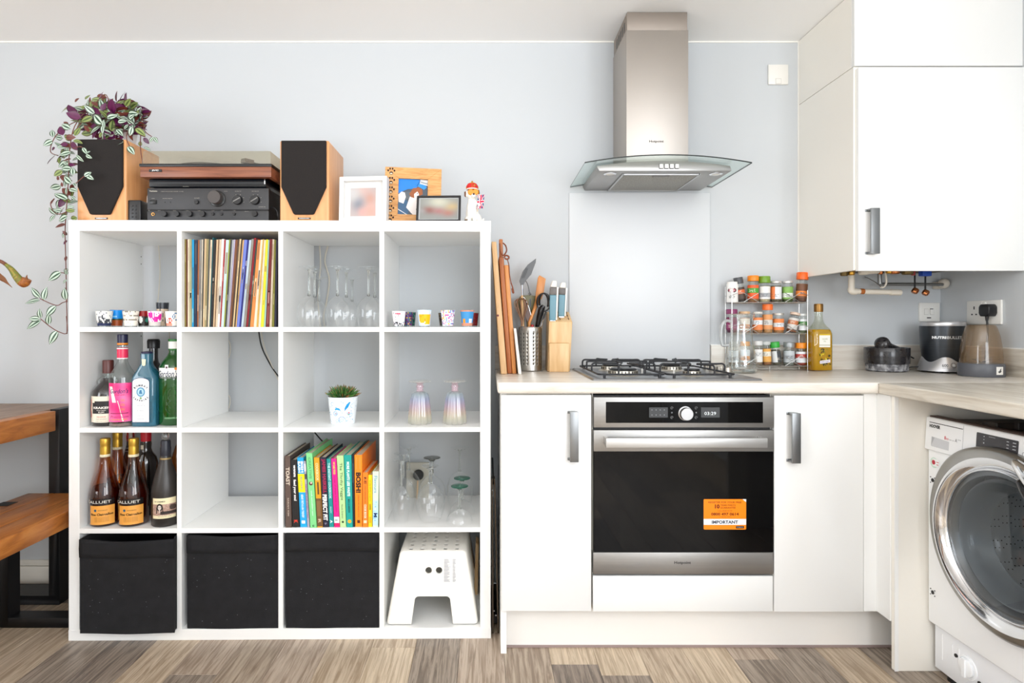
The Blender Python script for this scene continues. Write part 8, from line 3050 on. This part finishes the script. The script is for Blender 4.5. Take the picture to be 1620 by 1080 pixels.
for i, (b, t, lab, yk) in enumerate((((775, 925), (800, 165), 'knife with teal and white handle, left one in the block', 2.395), ((940, 850), (970, 200), 'knife with teal and white handle, right one in the block', 2.43))):
    B, T_ = p5(b[0], b[1], yk), p5(t[0], t[1], yk)
    kn = thing('kitchen_knife', lab, 'knife', B, 0, 'teal-handled knives in the block')
    ax = (T_ - B)
    L_ = ax.length
    ax.normalize()
    sd = V((ax.z, 0, -ax.x))

    def sec(f0, f1, w0, w1, y0, y1, off0=0.0, off1=0.0):
        P0, P1 = B + ax * L_ * f0, B + ax * L_ * f1
        return [P0 + sd * (-w0 + off0) + Y1 * y0, P0 + sd * (w0 + off0) + Y1 * y0, P0 + sd * (w0 + off0) + Y1 * y1, P0 + sd * (-w0 + off0) + Y1 * y1,
                P1 + sd * (-w1 + off1) + Y1 * y0, P1 + sd * (w1 + off1) + Y1 * y0, P1 + sd * (w1 + off1) + Y1 * y1, P1 + sd * (-w1 + off1) + Y1 * y1]
    MB().hexa(sec(0.0, 0.64, 0.0125, 0.0135, -0.009, 0.009, -0.002, -0.003)).build('grip', TEAL, kn, bevel=0.003, bseg=3)
    MB().hexa(sec(0.641, 0.83, 0.0135, 0.0130, -0.0085, 0.0085, -0.003, -0.0035)).build('collar', mat('grey_collar', (104, 98, 94), 0.4), kn, bevel=0.002)
    MB().hexa(sec(0.831, 1.0, 0.0135, 0.009, -0.009, 0.009, -0.002, 0.001)).build('pommel', WP, kn, bevel=0.005, bseg=3)
    MB().hexa(sec(0.02, 0.84, 0.0030, 0.0035, -0.0092, 0.0092, 0.0135, 0.0140)).build('spine', WP, kn, bevel=0.0015)
    MB().hexa(sec(-0.5, 0.0, 0.009, 0.010, -0.0012, 0.0012)).build('blade', CHROME, kn, smooth=False)

# ------------------------------------------------------------------ spice rack and jars
RY0, RY1 = 2.428, 2.494
rx0, rx1 = fx(1158, RY0), fx(1277.6, RY0)
tz = [fz(578.5, RY0), fz(527, RY0), fz(477.8, RY0)]
rack = thing('spice_rack', 'three-tier chrome wire spice rack at the back of the worktop', 'spice rack', ((rx0 + rx1) / 2, 2.46, ct))
WR = mat('chrome_wire', (206, 206, 204), 0.2, 1.0)
for x_ in (rx0, rx1):
    fr = MB()
    fr.tube([(x_, RY0, ct), (x_, RY0, fz(459, RY0))], 0.0021, 8)
    fr.tube([(x_, RY1, ct), (x_, RY1, fz(452, RY0))], 0.0021, 8)
    for t_ in tz:
        for dz in (0, 0.028):
            fr.tube([(x_, RY0, t_ - 0.001 + dz), (x_, RY1, t_ - 0.001 + dz)], 0.0016, 6)
    fr.build('side_frame', WR, rack, angle=60)
for t_ in tz:
    sh = MB()
    for y_ in (RY0, RY0 + 0.022, RY0 + 0.044, RY1):
        sh.tube([(rx0, y_, t_ - 0.0018), (rx1, y_, t_ - 0.0018)], 0.0018, 6)
    sh.tube([(rx0, RY1, t_ + 0.028), (rx1, RY1, t_ + 0.028)], 0.0016, 6)
    zg = []
    ww = (rx1 - rx0)
    for c_ in (0.25, 0.80):
        xc = rx0 + ww * c_
        for s_ in (-1, 1):
            sh.tube([(xc - s_ * 0.031, RY0 - 0.002, t_), (xc + s_ * 0.031, RY0 - 0.002, t_ + 0.038)], 0.0013, 6)
    sh.tube(spline([(rx0, RY0 - 0.002, t_ + 0.028), (rx0 + 0.02, RY0 - 0.002, t_ + 0.036), (rx0 + ww * .25 - 0.031, RY0 - 0.002, t_ + 0.038)], 4), 0.0013, 6)
    sh.tube(spline([(rx1, RY0 - 0.002, t_ + 0.028), (rx1 - 0.02, RY0 - 0.002, t_ + 0.036), (rx0 + ww * .8 + 0.031, RY0 - 0.002, t_ + 0.038)], 4), 0.0013, 6)
    sh.build('shelf', WR, rack, angle=60)
MB().rod((rx0 + ww * 0.5, RY0, ct), (rx0 + ww * 0.5, RY0, tz[0]), 0.002, 8).build('foot', WR, rack)

JG = thin_glass('jar_glass', (248, 250, 249), edge=0.55, base=0.05)
JY = 2.461
jrnd = random.Random(21)
JARS = [  # x0, x1, top, tier, lid colour, lid height share, contents, label colour, label strip, tilt, label
    (1149.5, 1167.5, 446, 2, 'f4f2ee', .10, 'f4f2ee', 'f4f2ee', '7a2030', 0.0, 'white salt drum with a dark red oval, leftmost on the top tier', 'tub'),
    (1166, 1181, 438, 2, '4a4c50', .26, '3c2e28', '4a3c34', 'd86a3a', -0.16, 'tilted pepper jar with a charcoal lid beside the white salt drum', 'jar'),
    (1183, 1200, 436, 2, 'f08a1c', .20, 'a87444', 'f0602a', '4aa03c', 0.0, 'spice jar with orange lid and bright orange-red label on the top tier', 'jar'),
    (1200.6, 1218, 437, 2, '6f9a2a', .25, 'd6c4a0', 'ecece8', 'b0b4b8', 0.0, 'spice jar with a large olive-green lid', 'jar'),
    (1219, 1236, 444.5, 2, 'd2d0cc', .10, '6a6248', 'e8834a', 'e6e8ea', 0.0, 'jar with silver lid and half orange, half white label on the top tier', 'jar'),
    (1237.4, 1254, 444.5, 2, 'd2d0cc', .10, '5a6a3c', '86b45a', 'e9efe4', 0.0, 'jar with silver lid and green and white label on the top tier', 'jar'),
    (1257.5, 1276, 430, 2, 'f26a1e', .24, '6a4432', '74492e', 'f08a3a', 0.07, 'tall grinder with orange top leaning at the right end of the top tier', 'jar'),
    (1149.5, 1166, 489, 1, '8a3a66', .20, '7a3a5a', '8a2a5a', 'a04a78', 0.0, 'jar with plum lid at the left end of the middle tier behind the jug', 'jar'),
    (1169.5, 1186, 492.5, 1, 'd8b48c', .16, 'd08a5a', 'e8e0d4', 'e09a68', 0.0, 'jar with beige lid seen through the glass jug', 'jar'),
    (1191, 1206, 493, 1, 'dcd8d0', .09, 'c88a52', 'e88a50', 'e8ecf0', 0.0, 'orange-labelled jar with pale lid just right of the jug, middle tier', 'jar'),
    (1206.6, 1222, 481, 1, 'f0702a', .20, 'e0a46a', 'e09a60', 'd6d2cc', 0.0, 'taller jar with orange lid and orange powder on the middle tier', 'jar'),
    (1223, 1239.6, 495, 1, 'c8c4bc', .11, 'c88850', 'e88a4c', 'e8ecf0', 0.0, 'squat orange-labelled jar with silver lid, centre of the middle tier', 'jar'),
    (1243, 1259.6, 494, 1, 'e2c8b4', .12, 'a86a48', 'dcd8d2', 'c87a4c', 0.22, 'tilted jar with brown spice and a pale rusty lid on the middle tier', 'jar'),
    (1263, 1276, 496, 1, 'e2e4e2', .10, '707a5a', 'e9ecee', '4a8a4a', 0.0, 'narrow jar with white lid and white label at the right end of the middle tier', 'jar'),
    (1153, 1168, 540, 0, 'b9bab8', .22, 'a89684', 'dfe3e6', 'c0c4c8', 0.0, 'grey-lidded jar low on the left behind the jug', 'jar'),
    (1171.5, 1186, 540, 0, 'e8a864', .18, 'd89858', 'e8eef2', 'f0a868', 0.0, 'amber-lidded jar low behind the jug, right of the grey-lidded one', 'jar'),
    (1193, 1206, 539, 0, 'dedfdd', .18, 'a8927c', 'f2f2f0', 'e4e4e2', 0.0, 'white-labelled jar, first one clear of the jug on the bottom tier', 'jar'),
    (1206.6, 1221, 539, 0, 'c6cac8', .13, 'b07040', 'e8ac54', 'e6e0d0', -0.05, 'jar with amber label over brown spice on the bottom tier', 'jar'),
    (1221.5, 1237, 540, 0, '34a83c', .24, '6a6450', 'e2e6e6', '4a4e50', -0.12, 'tilted jar with a bright green lid on the bottom tier', 'jar'),
    (1240, 1256.5, 541, 0, '9a9ea0', .22, '9aa09a', 'c8ced2', 'b8bec2', 0.0, 'jar with a dull grey lid and pale grey label on the bottom tier', 'jar'),
    (1258.5, 1275, 542, 0, 'ef8e1e', .24, 'b04030', 'e8ecf0', 'c04a44', 0.0, 'jar with orange lid over red spice at the right end of the bottom tier', 'jar'),
]
for (x0, x1, ty, ti, lid, lf, cont, lab1, lab2, tilt, label, kind) in JARS:
    cx_ = fx((x0 + x1) / 2, JY)
    R = (x1 - x0) / 2 * JY / F_PX * 0.97
    z0 = tz[ti] + 0.0006
    H = (CAM_H - (ty - VY) * JY / F_PX) - z0
    if tilt:
        H *= 0.97
        R *= 0.93
        z0 += abs(math.sin(tilt)) * R * 0.9
    j = thing('spice_jar', label, 'jar', (cx_, JY, z0), rot=(0, tilt, 0), group='spice jars on the wire rack')
    o_ = (0, 0, 0)
    hl = H * lf
    hb_ = H - hl
    if kind == 'tub':
        MB().lathe([(0, 0), (R, 0), (R, hb_), (0, hb_)], o_, 28).build('body', mat('tub_card', lab1, 0.5), j, world=False)
        m = MB()
        m.poly([(R * .8 * math.cos(q), H * .58 + H * .13 * math.sin(q)) for q in [2 * PI * s_ / 18 for s_ in range(18)]], wrap(0, 0, 0, R + 0.0006, -.44), '3a2028')
        m.poly([(R * .66 * math.cos(q), H * .58 + H * .08 * math.sin(q)) for q in [2 * PI * s_ / 18 for s_ in range(18)]], wrap(0, 0, 0, R + 0.001, -.44), 'b03a50')
        m.text('SAXA', wrap(0, 0, H * .58, R + 0.0014, -.44), w=R * .95, h=H * .07, bold=0.03, col='f4ece8')
        m.text('SALT', wrap(0, 0, H * .25, R + 0.001, -.44), w=R * 1.1, h=H * .10, bold=0.02, col='8a8a86')
        m.build('printed_label', PRINT, j, world=False, smooth=False)
        MB().lathe([(0, hb_), (R * .92, hb_), (R * .92, H), (0, H)], o_, 28).build('lid', WP, j, world=False, bevel=0.0008)
        continue
    MB().lathe([(0, 0), (R * .93, 0), (R, 0.003), (R, hb_ * .82), (R * .86, hb_ * .95), (R * .84, hb_)], o_, 28).build('jar_body', JG, j, world=False, angle=60)
    fill = hb_ * jrnd.uniform(0.72, 0.86)
    MB().lathe([(0, 0.0018), (R * .86, 0.0018), (R * .93, 0.004), (R * .93, fill * .9), (R * .90, fill), (0, fill + 0.002)], o_, 24).build('contents', mat('spice_' + cont, cont, 0.9, noise=260, col2=tuple(max(0, int(int(cont[k_:k_ + 2], 16) * .7)) for k_ in (0, 2, 4))), j, world=False)
    rl = R * (1.03 if lf > .15 else .98)
    MB().lathe([(0, hb_ - 0.0006), (rl * .98, hb_ - 0.0006), (rl, hb_ + 0.001), (rl, H - 0.002), (rl * .93, H), (0, H)], o_, 32,
               radf=(lambda a, i, z: 1 + 0.012 * math.cos(22 * a) if i in (2, 3) else 1)).build('lid', mat('lid_' + lid, lid, 0.35, 0.4 if lid in ('d2d0cc', 'c8c4bc', '9a9ea0') else 0), j, world=False, angle=40)
    m = MB()
    lz0, lz1 = hb_ * 0.16, hb_ * 0.80
    spl = jrnd.choice([0.35, 0.5, 0.65])
    vertical = lab1 in ('e8834a', 'e2e6e6')

    def lc(u, v, lab1=lab1, lab2=lab2, vertical=vertical, spl=spl):
        if vertical:
            return lab2 if u > 0.5 else lab1
        return lab2 if spl - .22 < v < spl + .12 else lab1
    a_rot = -0.44 + jrnd.uniform(-0.25, 0.25)
    wf = wrap(0, 0, (lz0 + lz1) / 2, R + 0.0004, a_rot)
    m.grid(16, 14, R * 3.0, lz1 - lz0, wf, lc)
    wf2 = wrap(0, 0, (lz0 + lz1) / 2, R + 0.0008, a_rot)
    ink = '55585c' if sum(int(lab2[k_:k_ + 2], 16) for k_ in (0, 2, 4)) > 420 else 'f0e6d8'
    hh = (lz1 - lz0)
    for q in range(3):
        m.grid(6, 1, R * jrnd.uniform(.7, 1.3), hh * 0.03, lambda x, y, q=q: wf2(x, y + hh * (spl - .5 - .12 + q * .08)), lambda u, v: ink if jrnd.random() < .75 else None)
    m.build('printed_label', PRINT, j, world=False, angle=60)

# utensil rest behind: pale slots in the rack back
# ------------------------------------------------------------------ glass jug
JX, JYc = fx(1172.5, 2.345), 2.345
jg = thing('glass_jug', 'empty clear glass jug with a handle standing by the hob', 'jug', (JX, JYc, ct))
prof = [(0.0, 0.0035), (0.050, 0.0035), (0.057, 0.008), (0.0605, 0.022), (0.0575, 0.045), (0.050, 0.085), (0.0435, 0.125), (0.0395, 0.165), (0.0405, 0.20), (0.0455, 0.228)]
MB().lathe([(0, 0), (0.048, 0), (0.055, 0.003)] + prof[2:], (JX, JYc, ct), 56, radf=lambda a, i, z: 1 + (0.16 * max(0, math.cos(a - PI / 2)) ** 10 if z > 0.215 else 0)).build('body', thin_glass('jug_glass', (250, 252, 251), edge=1.0, base=0.10), jg, angle=80)
MB().lathe([(0, 0.003), (0.050, 0.0035), (0.054, 0.008), (0.050, 0.013), (0, 0.014)], (JX, JYc, ct), 40).build('thick_base', CLEARS, jg, angle=60)
MB().lathe([(0.0455, 0.227), (0.0468, 0.229), (0.0455, 0.2305), (0.0445, 0.229)], (JX, JYc, ct), 56, radf=lambda a, i, z: 1 + 0.16 * max(0, math.cos(a - PI / 2)) ** 10).build('rim', CLEARS, jg, angle=80)
hpts = spline([(JX - 0.041, JYc, ct + 0.200), (JX - 0.060, JYc, ct + 0.203), (JX - 0.076, JYc, ct + 0.185), (JX - 0.080, JYc, ct + 0.155), (JX - 0.0785, JYc, ct + 0.125), (JX - 0.074, JYc, ct + 0.108), (JX - 0.066, JYc, ct + 0.106), (JX - 0.050, JYc, ct + 0.108)], 6)
MB().tube(hpts, 0.0058, 12).build('handle', mat('frosted_handle', (236, 240, 240), 0.12, trans=0.6, ior=1.4), jg, angle=70)

# ------------------------------------------------------------------ olive oil
OX, OY = fx(1295, 2.435), 2.435
oi = thing('oil_bottle', 'olive oil bottle with golden oil and olive-branch label beside the spice rack', 'bottle', (OX, OY, ct))
hw = 0.0405


def sqprof(levels, seg=8):
    vs, fs = [], []
    n_ = 4 * (seg + 1)
    for (w_, r_, z_) in levels:
        for (x_, y_) in rrect(-w_, w_, -w_, w_, min(r_, w_ * .999), seg):
            vs.append((OX + x_, OY + y_, ct + z_))
    for l_ in range(len(levels) - 1):
        for q in range(n_):
            q2 = (q + 1) % n_
            fs.append((l_ * n_ + q, l_ * n_ + q2, (l_ + 1) * n_ + q2, (l_ + 1) * n_ + q))
    fs.append(tuple(range(n_))[::-1])
    fs.append(tuple((len(levels) - 1) * n_ + q for q in range(n_)))
    return vs, fs


lv = [(hw - 0.003, 0.014, 0), (hw, 0.016, 0.004), (hw, 0.016, 0.150), (hw * .95, 0.02, 0.165), (hw * .75, 0.027, 0.180), (0.020, 0.0199, 0.196), (0.0155, 0.0154, 0.212), (0.0150, 0.0149, 0.244)]
vs, fs = sqprof(lv)
MB().add(vs, fs).build('glass', thin_glass('oil_bottle_glass', (244, 246, 238), edge=0.6, base=0.06), oi, angle=50)
lv = [(hw - 0.005, 0.012, 0.003), (hw - 0.002, 0.014, 0.006), (hw - 0.002, 0.014, 0.150), (hw * .95 - 0.002, 0.018, 0.162), (hw * .86, 0.022, 0.168)]
vs, fs = sqprof(lv)
MB().add(vs, fs).build('oil', thin_glass('olive_oil', (246, 214, 70), edge=0.3, base=0.03, body=0.55, body_col=(236, 184, 10)), oi, angle=50)
MB().lathe([(0, 0.240), (0.0165, 0.240), (0.0172, 0.246), (0.0172, 0.268), (0.0160, 0.273), (0, 0.2735)], (OX, OY, ct), 28).build('cap', mat('bronze_cap', (150, 110, 56), 0.35, 0.7), oi)
f = flat((OX + 0.002, OY - hw - 0.0006, ct))
m = MB().poly([(-.022, .097), (.022, .097), (.022, .150), (-.022, .150)], f, 'f1efe6')
m.poly([(-.022, .104), (.022, .104), (.022, .107), (-.022, .107)], flat((OX + 0.002, OY - hw - 0.0009, ct)), 'b8b498')
m.poly([(-.022, .145), (.022, .145), (.022, .150), (-.022, .150)], flat((OX + 0.002, OY - hw - 0.0009, ct)), 'd8b828')
f2 = flat((OX + 0.002, OY - hw - 0.0011, ct))
m.text('OLIVE', f2, w=.022, h=.005, y=.130, col='7a8a3a')
m.text('OIL', f2, w=.010, h=.005, y=.121, col='7a8a3a')
m.build('label', PRINTG, oi, smooth=False)
m = MB()
pr = random.Random(8)
for _ in range(34):
    x_, y_ = pr.uniform(-.022, .022), pr.uniform(.024, .092)
    a = pr.uniform(0, PI)
    m.poly([(x_ + .0065 * math.cos(a + t_) * (1 if k_ % 2 == 0 else .36), y_ + .0065 * math.sin(a + t_) * (1 if k_ % 2 == 0 else .36)) for k_, t_ in enumerate((0, PI / 2, PI, 3 * PI / 2))],
           flat((OX + 0.002, OY - hw - 0.0006 - 0.00001 * _, ct)), pr.choice(['3a3a22', '4c4a20', 'e6dc3a', '2c2c20', '8a8a30']))
m.poly([(-.020, .030), (.022, .036), (.022, .048), (-.020, .042)], flat((OX + 0.002, OY - hw - 0.0014, ct)), 'e8e4ea')
m.text('extra virgin', flat((OX + 0.002, OY - hw - 0.0017, ct)), w=.034, h=.006, y=.039, rot=0.14, col='6a4a6a')
m.build('olive_print', PRINTG, oi, smooth=False)

# ------------------------------------------------------------------ mortar and pestle
MX, MY = fx(1402.8, 2.41), 2.41
mo = thing('mortar', 'black and grey granite mortar on the worktop in the corner', 'mortar', (MX, MY, ct))
GRB = mat('polished_black_granite', (34, 33, 35), 0.16, noise=90, ramp=[(0.35, (30, 29, 31)), (0.72, (52, 50, 52)), (0.8, (120, 120, 120))])
GRG = mat('rough_grey_granite', (120, 120, 122), 0.7, ramp=[(0.35, (62, 62, 66)), (0.5, (120, 120, 124)), (0.62, (176, 176, 178))], noise=55, bump=(120, 0.4))
MB().lathe([(0, 0), (0.066, 0), (0.0735, 0.004), (0.0745, 0.030)], (MX, MY, ct), 48).build('base_band', GRG, mo, angle=50)
MB().lathe([(0.0745, 0.030), (0.0785, 0.032), (0.0795, 0.060), (0.0800, 0.094), (0.0785, 0.0965), (0.070, 0.0965), (0.066, 0.085), (0.055, 0.050), (0.0, 0.035)], (MX, MY, ct), 56).build('bowl', GRB, mo, angle=50)
pe = thing('pestle', 'black granite pestle resting across the mortar', 'pestle', (MX, MY, ct + 0.1))
a_, b_ = px(1395.5, 543.5, 2.37), px(1424, 556, 2.43)
ax = (b_ - a_)
pts = [a_ - ax.normalized() * 0.018, a_ - ax.normalized() * 0.012, a_, a_ + ax * 0.18, a_ + ax * 0.4, a_ + ax * 1.0, a_ + ax * 1.25]
MB().tube(pts, 0, 20, radii=[0.012, 0.024, 0.029, 0.021, 0.0155, 0.017, 0.014]).build('body', GRB, pe, angle=70)

# ------------------------------------------------------------------ blender
BX_, BY_ = fx(1490.5, 2.365), 2.365
bl = thing('blender', 'dark grey blender motor base on a silver foot, beside the mortar', 'blender', (BX_, BY_, ct))
DG = mat('blender_dark_grey', (62, 66, 71), 0.3, 0.6, noise=3, col2=(56, 60, 65), scale=(1, 1, 60))
SIL = mat('silver_plastic', (196, 196, 198), 0.3, 0.6)
rows = 40
m = MB()
prof = [(0.0645, 0.040), (0.0668, 0.060), (0.0722, 0.10), (0.0740, 0.14), (0.0746, 0.183)]
m.lathe(prof, (BX_, BY_, ct), 64)
m.build('motor_housing', DG, bl, angle=70)
MB().lathe([(0.0746, 0.183), (0.0752, 0.187), (0.0752, 0.1965), (0.0725, 0.200), (0.060, 0.198), (0, 0.190)], (BX_, BY_, ct), 56).build('top_ring', SIL, bl, angle=40)
segn = 64
vs, fs = [], []
for k_ in range(segn):
    a = 2 * PI * k_ / segn
    hz_ = 0.052 + 0.011 * math.cos(4 * (a + 0.48))
    for t_ in range(7):
        u_ = t_ / 6
        rr = 0.0830 - 0.0165 * u_ ** 1.3
        vs.append((BX_ + rr * math.sin(a), BY_ - rr * math.cos(a), ct + 0.006 + (hz_ - 0.006) * u_))
for k_ in range(segn):
    k2 = (k_ + 1) % segn
    for t_ in range(6):
        fs.append((k_ * 7 + t_, k2 * 7 + t_, k2 * 7 + t_ + 1, k_ * 7 + t_ + 1))
fs.append(tuple(k_ * 7 for k_ in range(segn))[::-1])
MB().add(vs, fs).build('silver_foot', SIL, bl, angle=60)
m = MB()
for a in (0.7, 2.3, 3.9, 5.5):
    m.cyl(0.012, 0, 0.0065, (BX_ + 0.058 * math.sin(a), BY_ - 0.058 * math.cos(a), ct), 12)
m.build('rubber_foot', BLACK, bl)
m = MB()
m.text('NUTRI', wrap(BX_, BY_, ct + 0.138, 0.0750, -0.5), w=0.046, h=0.0105, x=-0.0215, bold=0.07)
m.text('BULLET', wrap(BX_, BY_, ct + 0.138, 0.0750, -0.5), w=0.054, h=0.0105, x=0.031, bold=0.0)
m.build('lettering', mat('white_lettering', (226, 228, 230), 0.4), bl, smooth=False)
m = MB()
wf = wrap(BX_, BY_, ct + 0.030, 0.0785, -0.38, taper=-0.32)
m.text('600', wf, w=0.020, h=0.012, x=-0.012, bold=0.03, col='6a6c70')
m.text('WATTS', wf, w=0.018, h=0.004, x=-0.012, y=-0.010, col='6a6c70')
for q in range(14):
    t_ = 2 * PI * q / 14
    m.disc(0.016 + 0.009 * math.cos(t_), 0.001 + 0.009 * math.sin(t_), 0.0016, wf, '4a4c50', seg=6)
m.disc(0.016, 0.001, 0.004, wf, 'e8eaec')
m.build('foot_print', PRINTG, bl, smooth=False)
tag(MB().tube(spline([(BX_ - 0.070, BY_ + 0.02, ct + 0.020), (BX_ - 0.100, BY_ + 0.035, ct + 0.016), (BX_ - 0.135, BY_ + 0.02, ct + 0.008), (BX_ - 0.150, BY_ + 0.0, ct + 0.022), (BX_ - 0.140, BY_ + 0.02, ct + 0.045), (BX_ - 0.10, BY_ + 0.05, ct + 0.060), (BX_ - 0.06, BY_ + 0.075, ct + 0.05)], 6), 0.0030, 8).build('blender_cable', WIRE), 'black lead looping out behind the blender towards the mortar', 'cable')

# blender cup
CX_, CY_ = fx(1552, 2.18), 2.18
cu = thing('blender_cup', 'upturned smoky amber blender cup on a charcoal blade base', 'blender cup', (CX_, CY_, ct))
SMK = thin_glass('smoky_plastic', (230, 216, 198), edge=0.5, base=0.06, rough=0.08, body=0.10, body_col=(196, 168, 136))
rib = lambda a, i, z: 1 + 0.018 * abs(math.cos(4 * a)) ** 6 * (1 if z < 0.17 else 0)
MB().lathe([(0.0625, 0.042), (0.0620, 0.070), (0.0590, 0.11), (0.0540, 0.145), (0.0480, 0.172), (0.0440, 0.183), (0.0400, 0.1875), (0, 0.1885)], (CX_, CY_, ct), 64, radf=rib).build('cup', SMK, cu, angle=60)
MB().lathe([(0, 0), (0.0675, 0), (0.0690, 0.003), (0.0690, 0.042), (0.0665, 0.047), (0.0630, 0.048), (0, 0.044)], (CX_, CY_, ct), 56).build('blade_base', mat('charcoal_plastic', (88, 90, 96), 0.42), cu, angle=40)
m = MB()
for a in (0.3, 1.87, 3.44, 5.01):
    m.hexa([(CX_ - 0.003, CY_ - 0.003, ct + 0.050), (CX_ + 0.003, CY_ - 0.003, ct + 0.050), (CX_ + 0.003, CY_ + 0.003, ct + 0.050), (CX_ - 0.003, CY_ + 0.003, ct + 0.050),
            (CX_ + 0.03 * math.cos(a) - .002, CY_ + 0.03 * math.sin(a) - .002, ct + 0.062), (CX_ + 0.03 * math.cos(a) + .002, CY_ + 0.03 * math.sin(a) - .002, ct + 0.062),
            (CX_ + 0.03 * math.cos(a) + .002, CY_ + 0.03 * math.sin(a) + .002, ct + 0.062), (CX_ + 0.03 * math.cos(a) - .002, CY_ + 0.03 * math.sin(a) + .002, ct + 0.062)])
m.build('blades', CHROME, cu, smooth=False)
wf = wrap(CX_, CY_, ct + 0.024, 0.0696, 0.16)
m = MB().poly([(-.014, -.014), (.014, -.014), (.014, .014), (-.014, .014)], wf, 'eceae4')
m = MB().grid(6, 1, 0.028, 0.028, wf, lambda u, v: 'eceae4')
wf = wrap(CX_, CY_, ct + 0.024, 0.0701, 0.16)
m.poly([(-.006, -.008), (.002, -.006), (.004, .010), (-.001, .004)], wf, '4a4a4c')
m.poly([(-.010, -.004), (-.002, -.008), (.006, -.002), (.0, .002)], wf, '6a6a6c')
m.build('square_label', PRINTG, cu, smooth=False, angle=60)
